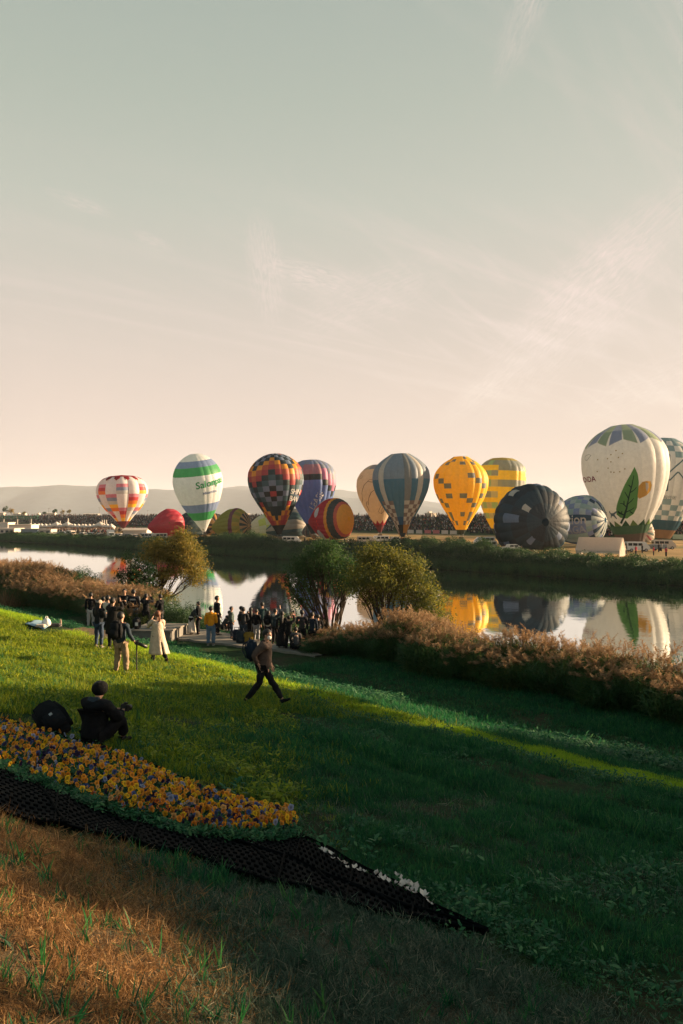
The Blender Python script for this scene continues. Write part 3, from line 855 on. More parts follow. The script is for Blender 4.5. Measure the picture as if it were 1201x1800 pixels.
# ------------------------------------------------------------------ trees
M_bark = principled('bark', (0.045, 0.034, 0.026), 0.95, 0.1, 0.4, 12.0, 0.6)
def leafmat(name, a, b, c_):
    return leaf_material(name, [(0.0, a + (1,)), (0.55, b + (1,)), (1.0, c_ + (1,))], 0.5, 0.6, 0.2)
M_leaf_olive = leafmat('olive_leaf', (0.035, 0.060, 0.018), (0.17, 0.16, 0.025), (0.45, 0.31, 0.040))
M_leaf_dark = leafmat('dark_green_leaf', (0.012, 0.042, 0.016), (0.026, 0.070, 0.020), (0.060, 0.095, 0.024))
M_leaf_gold = leafmat('yellowing_leaf', (0.06, 0.09, 0.018), (0.19, 0.15, 0.030), (0.36, 0.22, 0.050))
def tree(name, label, base, lobes, leafm, leaf=0.055, density=900, trunk_r=0.12, seed=1, spread=0.5, group=None, fork=0.25, limbs=None):
    """lobes: (dx, dy, z, radius x, radius z) crown lobes relative to the base; limbs grow towards them"""
    r = random.Random(seed); rn = np.random.default_rng(seed)
    root = empty(name, base)
    tag(root, label, 'tree', group)
    zs = [l[2] for l in lobes]
    fk = Vector((0.0, 0.0, min(zs) * fork))
    bm = bmesh.new()
    tube(bm, (0, 0, -0.3), (0.03, 0.0, fk.z * 0.5), trunk_r * 1.25, trunk_r, 10)
    tube(bm, (0.03, 0, fk.z * 0.5), fk, trunk_r, trunk_r * 0.85, 10)
    bm_obj('trunk', bm, M_bark, root, True)
    LV, LT = [], []
    br = bmesh.new()
    def limb(a, b, r0, r1, n=6):
        pts = [Vector(a)]
        for k in range(1, n + 1):
            f = k / n
            p = Vector(a).lerp(Vector(b), f) + Vector((r.gauss(0, 0.05), r.gauss(0, 0.05), math.sin(f * math.pi) * 0.12)) * (Vector(b) - Vector(a)).length * 0.5
            pts.append(p)
        for k in range(n):
            tube(br, pts[k], pts[k + 1], r0 + (r1 - r0) * k / n, r0 + (r1 - r0) * (k + 1) / n, 6, 0, False)
        return pts
    for (lx, ly, lz, lr, lh) in lobes:
        c = Vector((lx, ly, lz))
        pts = limb(fk, c - Vector((0, 0, lh * 0.3)), trunk_r * 0.55, trunk_r * 0.14)
        for _ in range(7):
            st = r.choice(pts[2:])
            dv = Vector((r.gauss(0, 1), r.gauss(0, 1), r.gauss(0.3, 0.8))).normalized()
            e = c + Vector((dv.x * lr * 0.85, dv.y * lr * 0.85, dv.z * lh * 0.85))
            limb(st, e, trunk_r * 0.16, 0.008, 4)
        # leaf sprays: clusters of leaves around twig ends inside the lobe
        ncl = int(density * lr * lr * 0.075) + 6
        for _ in range(ncl):
            dv = Vector((r.gauss(0, 1), r.gauss(0, 1), r.gauss(0, 1))).normalized()
            q = r.uniform(0.35, 1.0) ** 0.6 * (1.0 + 0.26 * math.sin(dv.x * 5 + seed) + 0.20 * math.sin(dv.z * 7 + dv.y * 4)) + (0.45 * r.random() if r.random() < .22 else 0)
            cc = np.array([c.x + dv.x * lr * q, c.y + dv.y * lr * q, c.z + dv.z * lh * q])
            m_ = 22
            sp = spread * r.uniform(0.5, 1.1)
            pp = cc + rn.normal(0, 1, (m_, 3)) * np.array([sp, sp, sp * 0.6]) * 0.42
            a = rn.normal(0, 1, (m_, 3)); a /= np.linalg.norm(a, axis=1)[:, None]
            b = np.cross(a, rn.normal(0, 1, (m_, 3))); b /= np.linalg.norm(b, axis=1)[:, None]
            sz = leaf * rn.uniform(0.6, 1.4, (m_, 1))
            LV.append(np.stack([pp - a * sz, pp + b * sz * 0.42, pp + a * sz, pp - b * sz * 0.42], 1))
            LT.append(np.clip(rn.normal(0.5 + 0.25 * math.sin(dv.x * 3 + dv.z * 4 + seed), 0.22, m_), 0, 1))
    bm_obj('branches', br, M_bark, root, True)
    LV = np.concatenate(LV); LT = np.concatenate(LT)
    nq = len(LV)
    me = bpy.data.meshes.new('crown')
    me.vertices.add(nq * 4); me.vertices.foreach_set('co', LV.reshape(-1).astype(np.float32))
    me.loops.add(nq * 4); me.loops.foreach_set('vertex_index', np.arange(nq * 4, dtype=np.int32))
    me.polygons.add(nq); me.polygons.foreach_set('loop_start', np.arange(0, nq * 4, 4, dtype=np.int32)); 
    a = me.attributes.new('tint', 'FLOAT_COLOR', 'FACE')
    c = np.ones((nq, 4), np.float32); c[:, :3] = LT[:, None]
    a.data.foreach_set('color', c.ravel())
    me.materials.append(leafm)
    me.update(calc_edges=True)
    o = bpy.data.objects.new('crown', me)
    link(o, root)
    return root
def lobes_px(D, base_px, base_y, L):
    """lobes given in photograph pixels: (x, y, radius x, radius y, depth offset m)"""
    b = at(base_px, D)
    out = []
    for (x, y, rx, ry, dep) in L:
        X = (x - 600.5) / F * D; Z = CAMZ - (y - HORIZON) / F * D
        out.append((X - b.x, dep, Z - b.z, rx / F * D, ry / F * D))
    return b, out
b, L = lobes_px(50, 578, 1105, [(545, 1000, 26, 22, 0.4), (570, 985, 26, 26, -0.6), (600, 1000, 27, 25, 0.5), (576, 968, 19, 17, 0), (560, 975, 20, 18, .5), (528, 1022, 16, 14, 0), (612, 1022, 16, 15, -0.8), (555, 1010, 26, 15, 0.8), (535, 990, 18, 14, 0), (520, 1045, 13, 15, 0.4), (603, 1035, 18, 15, 0.2), (622, 995, 16, 15, 0), (618, 1018, 18, 14, -.4), (510, 1020, 12, 12, 0), (532, 1062, 11, 12, .3), (545, 1040, 14, 10, .5)])
tree('tree', 'dark olive tree with one bare forked trunk at the middle of the near bank', b, L, M_leaf_dark, 0.066, 1500, 0.17, 11, 0.75, 'trees on the near bank', 0.3)
b, L = lobes_px(47, 690, 1105, [(655, 985, 26, 22, 0.3), (652, 972, 14, 14, 0), (668, 1012, 30, 26, -0.6), (700, 1000, 32, 30, 0.4), (733, 1035, 34, 32, 0), (752, 1062, 28, 26, -0.5), (700, 1035, 30, 28, 0.8), (722, 1002, 26, 22, 0), (650, 1035, 22, 20, 0), (768, 1083, 16, 14, 0), (636, 1010, 20, 20, 0.6), (628, 1032, 16, 14, 0.2), (780, 1095, 12, 10, .2), (735, 1082, 24, 16, .3), (760, 1050, 20, 16, .5), (655, 1055, 16, 12, .4), (690, 975, 16, 13, 0)])
tree('tree', 'broad golden olive tree beside the dark forked one, its right side sunlit', b, L, M_leaf_olive, 0.066, 1500, 0.15, 12, 0.75, 'trees on the near bank', 0.25)
b, L = lobes_px(62, 268, 1065, [(322, 955, 22, 16, 0), (300, 975, 28, 18, 0.5), (335, 978, 24, 20, -0.4), (345, 1000, 18, 20, 0.3), (275, 965, 20, 14, 0), (318, 1000, 24, 16, 0), (258, 985, 14, 14, 0), (285, 1012, 18, 13, 0), (345, 1018, 12, 12, 0), (272, 1040, 18, 14, 0), (290, 1052, 18, 10, 0), (318, 940, 10, 9, 0)])
tree('tree', 'leaning autumn tree with yellow and orange leaves at left', b, L, M_leaf_gold, 0.072, 1700, 0.15, 13, 0.8, 'trees on the near bank', 0.3)
b, L = lobes_px(60, 240, 1065, [(240, 1000, 18, 18, 0), (222, 1012, 16, 14, 0), (258, 1015, 14, 16, 0.3), (240, 1030, 22, 16, 0), (225, 980, 8, 9, 0), (262, 1000, 10, 12, 0)])
tree('tree', 'small dark green tree in front of the yellow leaning one', b, L, M_leaf_dark, 0.07, 1500, 0.10, 14, 0.5, 'trees on the near bank', 0.3)
# russet shrubs under the left trees
# trees outside the frame at right, which throw the shade over the slope
def shade_tree(p_, top, bottom, rad, seed, label, Q=28.0):
    """p_: offset across the sun direction; top, bottom: crown limits relative to the camera height"""
    x = sdir.x / math.cos(R(SUN_EL)) * Q - math.cos(R(SUN_AZ)) * p_
    y = sdir.y / math.cos(R(SUN_EL)) * Q + math.sin(R(SUN_AZ)) * p_
    b = Vector((x, y, gz(x, y)))
    rr = random.Random(seed)
    zt, zb = CAMZ + top - b.z, CAMZ + bottom - b.z
    hh = (zt - zb) / 2
    lob = []
    k = max(1, round(hh / 1.3))
    for i in range(k):
        for sx in (-.45, .45):
            lob.append((rr.uniform(-.3, .3), sx * rad + rr.uniform(-.2, .2), zb + (zt - zb) * (i + .5) / k, rad * .62, min(hh, (zt - zb) / k * .62)))
    tree('tree', label, b, lob, M_leaf_dark, 0.20, 1000, 0.16, seed, 0.9, 'trees on the near bank', 0.5)
SHADE_ON = True
SHADE = [(18.6, 1.5, 0.25, 1.5), (16.5, 2.2, 0.15, 1.3), (14.2, 2.9, -3.0, 1.9), (11.0, 3.35, -4.0, 2.1), (7.4, 3.45, -4.0, 2.2), (3.9, 3.2, -4.5, 2.2), (0.2, 3.05, -4.5, 2.2), (-3.5, 3.05, -4.5, 2.2)]
ordw = ['first', 'second', 'third', 'fourth', 'fifth', 'sixth', 'seventh', 'last']
for i, a_ in enumerate(SHADE if SHADE_ON else []):
    shade_tree(*a_, 40 + i, 'round olive tree beyond the right edge, %s of eight in the reeds' % ordw[i])
# trees far off on the skyline at left
for i, (px, wpx, hpx, lab) in enumerate([(9, 9, 15, 'dark pointed tree on the far skyline at the left edge'), (20, 12, 10, 'rounded brownish tree right of the pointed one'), (96, 9, 9, 'umbrella shaped dark tree on the far skyline'),
                                         (110, 6, 7, 'small dry tree on the far dike'), (122, 5, 9, 'slim tree right of the small dry tree on the dike'), (78, 5, 4, 'tiny bush left of the umbrella shaped tree'), (42, 5, 4, 'low bush beside the far houses')]):
    D = 760
    b = Vector(((px - 600.5) / F * D, D, 2.2 if px > 60 else 2.2))
    k = D / F
    hh = hpx * k + (905 - 905) 
    b.z = CAMZ + 0.6 * k
    tree('tree', lab, b, [(0, 0, hh * 0.62, wpx * k * 0.42, hh * 0.3), (wpx * k * 0.15, 0, hh * 0.8, wpx * k * 0.25, hh * 0.2), (-wpx * k * 0.2, 0, hh * 0.55, wpx * k * 0.3, hh * 0.2)], M_leaf_dark if i in (0, 2, 5) else M_leaf_gold, 0.4, 12, 0.2, 60 + i, 1.6, 'trees on the far skyline', 0.6)
# ------------------------------------------------------------------ balloons
def fabric(name):
    m = bpy.data.materials.new(name)
    m.use_nodes = True
    t = NT(m.node_tree)
    a = t.n('ShaderNodeAttribute', attribute_name='tint')
    tc = t.n('ShaderNodeTexCoord')
    nz = t.n('ShaderNodeTexNoise', {0: tc.outputs['Object'], 'Scale': 1.2, 'Detail': 5.0, 'Roughness': 0.6})
    c = t.mix(1.0, a.outputs[0], t.ramp(nz.outputs[0], [(0.3, (0.90, 0.90, 0.90, 1)), (0.7, (1.06, 1.06, 1.06, 1))]), 'MULTIPLY')
    bp = t.n('ShaderNodeBump', {'Height': nz.outputs[0], 'Strength': 0.35, 'Distance': 0.25})
    df = t.n('ShaderNodeBsdfDiffuse', {0: c, 'Normal': bp})
    tr = t.n('ShaderNodeBsdfTranslucent', {0: c, 'Normal': bp})
    gl = t.n('ShaderNodeBsdfGlossy', {0: (1, 1, 1, 1), 'Roughness': 0.55, 'Normal': bp})
    m1 = t.n('ShaderNodeMixShader', {0: 0.50, 1: df, 2: tr})
    m2 = t.n('ShaderNodeMixShader', {0: 0.03, 1: m1, 2: gl})
    t.n('ShaderNodeOutputMaterial', {0: m2})
    return m
M_fab = fabric('balloon_fabric')
def flat_fabric(name, col):
    m = bpy.data.materials.new(name)
    m.use_nodes = True
    t = NT(m.node_tree)
    df = t.n('ShaderNodeBsdfDiffuse', {0: c4(col)})
    tr = t.n('ShaderNodeBsdfTranslucent', {0: c4(col)})
    t.n('ShaderNodeOutputMaterial', {0: t.n('ShaderNodeMixShader', {0: 0.4, 1: df, 2: tr})})
    return m
_ff = {}
def FF(col):
    k = tuple(round(c, 3) for c in col[:3])
    if k not in _ff:
        _ff[k] = flat_fabric('printed_fabric', k)
    return _ff[k]
M_wicker = principled('wicker', (0.20, 0.12, 0.06), 0.9, 0.1, 0.4, 30.0, 0.6)
M_steel = principled('burner_steel', (0.35, 0.35, 0.36), 0.4, 0.5, metal=0.8)
M_rope = principled('rope', (0.12, 0.11, 0.10), 0.9, 0.1)

def pchip(xs, ys, q):
    xs = np.array(xs, float); ys = np.array(ys, float)
    h = np.diff(xs); dl = np.diff(ys) / h
    m = np.zeros_like(xs)
    for i in range(1, len(xs) - 1):
        if dl[i - 1] * dl[i] > 0:
            w1, w2 = 2 * h[i] + h[i - 1], h[i] + 2 * h[i - 1]
            m[i] = (w1 + w2) / (w1 / dl[i - 1] + w2 / dl[i])
    m[0], m[-1] = dl[0], dl[-1]
    i = np.clip(np.searchsorted(xs, q) - 1, 0, len(h) - 1)
    t_ = (q - xs[i]) / h[i]
    return ys[i] * (1 + 2 * t_) * (1 - t_) ** 2 + m[i] * h[i] * t_ * (1 - t_) ** 2 + ys[i + 1] * t_ ** 2 * (3 - 2 * t_) + m[i + 1] * h[i] * t_ ** 2 * (t_ - 1)

PEAR = [(0, .07), (.06, .15), (.15, .30), (.28, .52), (.42, .76), (.55, .93), (.68, 1.0), (.78, .965), (.87, .82), (.94, .60), (.985, .36), (1.0, .22)]
class Env:
    """surface of revolution: height fraction -> radius; local z from the mouth (0) to the crown (L)"""
    def __init__(self, prof, Rm, L, n_g, n_r, bulge=0.035, row_v=None):
        self.prof, self.R, self.L, self.ng, self.nr, self.b = prof, Rm, L, n_g, n_r, bulge
        vv = np.linspace(0, 1, 801)
        rr = np.maximum(pchip([p[0] for p in prof], [p[1] for p in prof], vv), 0.0) * Rm
        ds = np.hypot(np.diff(rr), np.diff(vv * L))
        self.arc = np.concatenate([[0], np.cumsum(ds)]); self.vv, self.rr = vv, rr
        if row_v is None:
            q = np.linspace(0, self.arc[-1], n_r + 1)
            self.rows = np.interp(q, self.arc, vv)
        else:
            self.rows = np.array(row_v, float); self.nr = len(row_v) - 1
    def r(self, v):
        return np.interp(v, self.vv, self.rr)
    def point(self, th, v, out=0.0, ph=0.0):
        f = ((th + ph) / (2 * math.pi) * self.ng) % 1.0
        rad = self.r(v) * (1 + self.b * (math.sin(math.pi * f) ** 0.8 - 0.35)) + out
        return Vector((rad * math.sin(th), -rad * math.cos(th), v * self.L))
def build_envelope(root, env, colf, sub=3, usub=4, wob=0.0, seed=0, crumple=0.0, ph=0.0, squash=None):
    """one mesh per gore; colf(gore, row, v_mid, theta_mid) -> linear colour"""
    r = np.random.default_rng(seed)
    wp = r.uniform(0, 6.28, 8)
    for j in range(env.ng):
        V, Fc, C = [], [], []
        vs = []
        for i in range(env.nr):
            for k in range(sub):
                vs.append(env.rows[i] + (env.rows[i + 1] - env.rows[i]) * k / sub)
        vs.append(env.rows[-1])
        vs = np.array(vs)
        rad = env.r(vs)
        for u in range(usub + 1):
            f = u / usub
            th = (j + f) / env.ng * 2 * math.pi - ph
            bl = 1 + env.b * (math.sin(math.pi * f) ** 0.8 - 0.35)
            rr = rad * bl
            if crumple:
                rr = rr * (1 + crumple * np.sin(th * 3 + vs * 9 + wp[0]) + crumple * 0.7 * np.sin(th * 7 - vs * 14 + wp[1]) + crumple * 0.5 * np.sin(th * 13 + vs * 25 + wp[2]))
            p = np.stack([rr * math.sin(th), -rr * math.cos(th), vs * env.L], -1)
            if squash is not None: p = squash(p)
            V.append(p)
        nv = len(vs)
        V = np.concatenate(V)
        for u in range(usub):
            for i in range(nv - 1):
                a = u * nv + i
                Fc.append((a, a + nv, a + nv + 1, a + 1))
                row = i // sub
                C.append(row)
        thm = (j + 0.5) / env.ng * 2 * math.pi - ph
        cols = [colf(j, row, (env.rows[row] + env.rows[row + 1]) / 2, thm) for row in range(env.nr)]
        mesh_obj('gore', V, Fc, M_fab, root, True, fcol=np.array([cols[c][:3] for c in C]))
    # crown valve closes the top
    rt = env.r(1.0)
    if rt > 0.02:
        bm = bmesh.new()
        ns_ = 24
        c0 = bm.verts.new((0, 0, env.L + rt * 0.10))
        ring = []
        for k in range(ns_):
            a = 2 * math.pi * k / ns_
            p = np.array([[rt * 1.02 * math.sin(a), -rt * 1.02 * math.cos(a), env.L]])
            if squash is not None: p = squash(p)
            ring.append(bm.verts.new(tuple(p[0])))
        for k in range(ns_):
            bm.faces.new((c0, ring[k], ring[(k + 1) % ns_]))
        bm_obj('crown_valve', bm, FF(colf(0, env.nr - 1, 1.0, 0)), root, True)
def basket(root, mouth_r, drop, bs=1.3):
    """wicker basket with burner frame, hanging below the mouth (local z = 0)"""
    bm = bmesh.new()
    z0 = -drop
    box(bm, 0, 0, z0 + 0.55, bs, bs * 0.9, 1.1, bevel=0.06)
    bk = bm_obj('basket', bm, M_wicker, root)
    bm = bmesh.new()
    for sx in (-1, 1):
        tube(bm, (sx * bs / 2, -bs * .45, z0 + 1.12), (sx * bs / 2, bs * .45, z0 + 1.12), 0.05, 0.05, 6)
        tube(bm, (-bs / 2, sx * bs * .45, z0 + 1.12), (bs / 2, sx * bs * .45, z0 + 1.12), 0.05, 0.05, 6)
    bm_obj('rim', bm, M_rope, bk)
    bm = bmesh.new()
    for sx in (-1, 1):
        for sy in (-1, 1):
            tube(bm, (sx * bs * .45, sy * bs * .4, z0 + 1.1), (sx * bs * .35, sy * bs * .3, z0 + 2.0), 0.03, 0.03, 6)
    box(bm, 0, 0, z0 + 2.0, bs * .7, bs * .6, 0.08)
    for sx in (-0.2, 0.2):
        tube(bm, (sx, 0, z0 + 1.9), (sx, 0, z0 + 2.45), 0.12, 0.14, 8)
    bm_obj('burner', bm, M_steel, root)
    bm = bmesh.new()
    for k in range(8):
        a = 2 * math.pi * k / 8
        sx = 1 if math.sin(a) >= 0 else -1; sy = 1 if math.cos(a) >= 0 else -1
        tube(bm, (sx * bs * .35, sy * bs * .3, z0 + 2.0), (mouth_r * math.sin(a), -mouth_r * math.cos(a), 0.05), 0.012, 0.012, 4)
    bm_obj('cables', bm, M_rope, root)
def place_axis(root, mouth, axis, face):
    """local z -> axis; local -y -> as near as possible to 'face' (unit vector towards the camera)"""
    z = Vector(axis).normalized()
    yv = -(Vector(face) - z * Vector(face).dot(z)).normalized()
    xv = yv.cross(z)
    M = Matrix((xv, yv, z)).transposed().to_4x4()
    root.matrix_world = Matrix.Translation(mouth) @ M
def view_dirs(px):
    v = Vector(((px - 600.5) / F, 1.0, 0)).normalized()
    r_ = Vector((v.y, -v.x, 0))
    return v, r_
def W3(px, py, D):
    return Vector(((px - 600.5) / F * D, D, CAMZ - (py - HORIZON) / F * D))
def standing(label, mouth_px, crown_px, w, D, prof, n_g, n_r, colf, bulge=0.035, lean_away=0.0, ph=0.0, mr=None, row_v=None, seed=0, drop=3.0, face_az=0.0, group='hot air balloons standing inflated'):
    """mouth and crown given as photograph pixels at distance D; w = width in pixels"""
    m = W3(mouth_px[0], mouth_px[1], D)
    c = W3(crown_px[0], crown_px[1], D)
    v, r_ = view_dirs(mouth_px[0])
    c = c + v * lean_away
    L = (c - m).length
    root = bpy.data.objects.new('hot_air_balloon', None); COL.objects.link(root)
    tag(root, label, 'hot air balloon', group)
    f = (-v * math.cos(face_az) + r_ * math.sin(face_az))
    place_axis(root, m, c - m, f)
    env = Env(prof, w / 2 / F * D, L, n_g, n_r, bulge, row_v)
    build_envelope(root, env, colf, ph=ph, seed=seed, crumple=0.002)
    g = at(mouth_px[0], D)
    basket(root, env.r(0), min(drop, max(1.3, m.z - g.z)))
    return root, env
def lettering(root, env, text, th0, v0, size, col, slope=0.0, name='lettering', italic=False, bold=True, sx=1.0, out=0.10, spin=0.0, along=None):
    """flat printed letters wrapped on the fabric; th0, v0 = start of the baseline; size in metres"""
    cu = bpy.data.curves.new(name, 'FONT')
    cu.body = text
    cu.size = size
    cu.resolution_u = 3
    cu.offset = size * 0.018 if bold else 0.0
    if italic: cu.shear = 0.25
    tmp = bpy.data.objects.new(name, cu)
    COL.objects.link(tmp)
    dg = bpy.context.evaluated_depsgraph_get()
    me = bpy.data.meshes.new_from_object(tmp.evaluated_get(dg))
    bpy.data.objects.remove(tmp)
    bm = bmesh.new(); bm.from_mesh(me)
    bmesh.ops.triangulate(bm, faces=bm.faces)
    for _ in range(2):
        es = [e for e in bm.edges if e.calc_length() > size * 0.3]
        if es: bmesh.ops.subdivide_edges(bm, edges=es, cuts=1)
        bmesh.ops.triangulate(bm, faces=bm.faces)
    cs, sn = math.cos(spin), math.sin(spin)
    for v in bm.verts:
        x, y = v.co.x * sx, v.co.y
        x, y = x * cs - y * sn, x * sn + y * cs
        vv = v0 + (y + slope * x) / env.L
        vv = min(max(vv, 0.0), 0.999)
        th = th0 + x / max(env.r(v0), 0.5)
        v.co = env.point(th, vv, out)
    bm.to_mesh(me); bm.free()
    me.materials.clear(); me.materials.append(FF(col))
    o = bpy.data.objects.new(name, me)
    return link(o, root)
def emblem(root, env, poly, th0, v0, scale, col, name='emblem', out=0.07):
    """flat printed shape: polygon in metres wrapped on the fabric"""
    bm = bmesh.new()
    vs = [bm.verts.new((p[0] * scale, p[1] * scale, 0)) for p in poly]
    f = bm.faces.new(vs)
    bmesh.ops.triangulate(bm, faces=[f])
    for _ in range(4):
        es = [e for e in bm.edges if e.calc_length() > 0.8]
        if not es: break
        bmesh.ops.subdivide_edges(bm, edges=es, cuts=1)
        bmesh.ops.triangulate(bm, faces=bm.faces)
    for v in bm.verts:
        vv = min(max(v0 + v.co.y / env.L, 0.0), 0.999)
        v.co = env.point(th0 + v.co.x / max(env.r(vv), 0.6), vv, out)
    return bm_obj(name, bm, FF(col), root)
def stroke(pts, wd):
    """polyline -> thin outline polygon"""
    P = [Vector((p[0], p[1])) for p in pts]
    Lf, Rt = [], []
    for i, p in enumerate(P):
        a = P[max(i - 1, 0)]; b = P[min(i + 1, len(P) - 1)]
        d_ = (b - a).normalized(); n_ = Vector((-d_.y, d_.x))
        ww = wd if not isinstance(wd, (list, tuple)) else wd[i]
        Lf.append(p + n_ * ww / 2); Rt.append(p - n_ * ww / 2)
    return [(q.x, q.y) for q in Lf + Rt[::-1]]

WHITE = (0.72, 0.73, 0.74); RED = (0.50, 0.035, 0.045); DKRED = (0.26, 0.02, 0.03); PINK = (0.60, 0.20, 0.27); BLUEG = (0.22, 0.29, 0.42); PALEB = (0.50, 0.53, 0.52)
ORG = (0.80, 0.20, 0.02); YEL = (0.88, 0.50, 0.02); BLACK = (0.006, 0.012, 0.013); NAVY = (0.008, 0.028, 0.050); MAROON = (0.15, 0.018, 0.03)

# 1 white balloon with coloured blocks, far left
P1 = [(0, .06), (.09, .2), (.15, .30), (.24, .45), (.335, .63), (.43, .785), (.58, .945), (.70, 1.0), (.80, .965), (.88, .88), (.955, .70), (1.0, .47)]
SEQA = {  # rows counted from the top of the gore
    0: [WHITE] * 2 + [PINK, BLUEG, PALEB, YEL] + [WHITE] * 4 + [PINK, RED, ORG, YEL],
    1: [WHITE] * 5 + [BLUEG, PINK, RED, ORG, YEL, PALEB, WHITE, WHITE, WHITE],
    2: [WHITE] * 2 + [PINK, RED, YEL, YEL] + [WHITE] * 4 + [PINK, BLUEG, PALEB, YEL],
    3: [WHITE] * 5 + [ORG, PINK, BLUEG, PALEB, YEL, ORG, WHITE, WHITE, WHITE],
    4: [WHITE] * 2 + [PINK, RED, ORG, YEL] + [WHITE] * 4 + [BLUEG, PINK, RED, YEL],
    5: [WHITE] * 5 + [RED, PINK, BLUEG, PALEB, YEL, ORG, WHITE, WHITE, WHITE]}
def col1(j, i, v, th):
    if v < 0.13: return MAROON
    if v > 0.975: return DKRED if True else WHITE
    k = int((v - 0.13) / (0.975 - 0.13) * 14)
    k = 13 - min(k, 13)
    return SEQA[(j + 0) % 6][k]
rv = [0, 0.065, 0.13] + [0.13 + (0.90 - 0.13) * k / 12 for k in range(1, 12)] + [0.90, 0.945, 0.975, 1.0]
root, env = standing('white balloon with red, blue and yellow blocks and a maroon skirt, farthest left', (217, 928), (214, 837), 84, 330, P1, 12, 17, col1, 0.10, ph=R(14), row_v=rv)
# crown scallops
for j in range(12):
    th = (j) / 12 * 2 * math.pi - R(14)
    emblem(root, env, [(-1.9, 0.0), (1.9, 0.0), (1.2, -0.55), (0.5, -1.0), (0, -1.5), (-0.5, -1.0), (-1.2, -0.55)], th, 0.975, 1.0, DKRED, 'crown_scallop', 0.12)

# 2 leaning white balloon with blue and green bands
P2_ = [(0, .075), (.11, .27), (.20, .46), (.33, .70), (.42, .83), (.54, .95), (.66, 1.0), (.76, .95), (.84, .84), (.91, .67), (.97, .42), (1.0, .22)]
GRN = (0.045, 0.33, 0.10); BLU = (0.20, 0.27, 0.46)
def col2(j, i, v, th):
    return [WHITE, GRN, BLU, WHITE, GRN, BLU, WHITE][int(np.searchsorted([0.16, 0.27, 0.38, 0.745, 0.85, 0.925], v))]
rv = [0, 0.08, 0.16, 0.215, 0.27, 0.325, 0.38, 0.47, 0.56, 0.65, 0.745, 0.80, 0.85, 0.89, 0.925, 0.97, 1.0]
root, env = standing('leaning white balloon with green and blue bands and green lettering', (359, 934), (342, 800), 86, 275, P2_, 20, 0, col2, 0.02, lean_away=-4.0, row_v=rv, drop=2.4)
lettering(root, env, 'Salonpas', R(-6), 0.585, 3.0, (0.05, 0.30, 0.11), slope=0.10)
lettering(root, env, 'Hisamitsu', R(8), 0.505, 1.25, (0.10, 0.14, 0.30), slope=0.06)

# 3 multicolour checker
TEAL = (0.040, 0.11, 0.14); LBL = (0.19, 0.26, 0.38); DK = (0.008, 0.030, 0.038); REDO = (0.55, 0.12, 0.055); YO = (0.85, 0.38, 0.03)
SEQ3 = [(0.48, 0.045, 0.05), BLACK, LBL, TEAL, DK, (0.45, 0.045, 0.05), REDO, YO, DK, LBL, DK, LBL, (0.4, 0.1, 0.06), DK]
def col3(j, i, v, th):
    n_r = 18
    if i <= 1: return BLACK
    jj = (j + 1) % 6
    dj = min(jj, 6 - jj)
    e = 3 - dj
    if i <= 5:
        lvl = i - 2
        if 3 - lvl >= e + 0 and e <= 3 - lvl:
            k = (3 - lvl) - e
            return [YO, REDO, (0.48, 0.045, 0.05), (0.45, 0.04, 0.05)][min(k, 3)]
        return DK
    return SEQ3[min(abs(i - 8) + dj, 13)]
root, env = standing('balloon of red, orange, blue and black squares, in front of the blue one', (491, 940), (482, 798), 97, 240, PEAR, 24, 18, col3, 0.03)
lettering(root, env, 'SHIN', R(33), 0.49, 1.9, (0.70, 0.68, 0.66), slope=-0.06)
lettering(root, env, 'BAN', R(33), 0.41, 1.9, (0.70, 0.68, 0.66), slope=-0.12)

# 4 blue balloon
P4 = [(0, .12), (.10, .26), (.2, .43), (.33, .64), (.45, .81), (.57, .93), (.68, 1.0), (.80, .99), (.88, .90), (.94, .73), (.98, .50), (1.0, .34)]
def col4(j, i, v, th):
    B1 = (0.13, 0.22, 0.50); B2 = (0.22, 0.29, 0.46); PK = (0.62, 0.24, 0.40); G4 = (0.25, 0.29, 0.34)
    if v < 0.12: return NAVY
    jj = (j - 1) % 7 - 3
    k = abs(jj)
    top = [9.6, 10.6, 11.6, 12.6][k] if True else 0
    if i < 7 + (3 - k) * 0: pass
    base = 7 + k
    if i < base: return B1
    if i == base and k < 4: return DK
    if i <= base + 2: return PK if k < 3 else (0.45, 0.22, 0.25)
    return B2 if (i + j) % 2 else G4
root, env = standing('tall blue balloon with pink and black squares and slanting white letters', (552, 938), (546, 809), 84, 258, P4, 22, 15, col4, 0.05, ph=R(5))
lettering(root, env, 'LEASE', R(4), 0.31, 2.3, (0.75, 0.73, 0.70), spin=R(64), italic=True, sx=0.9)

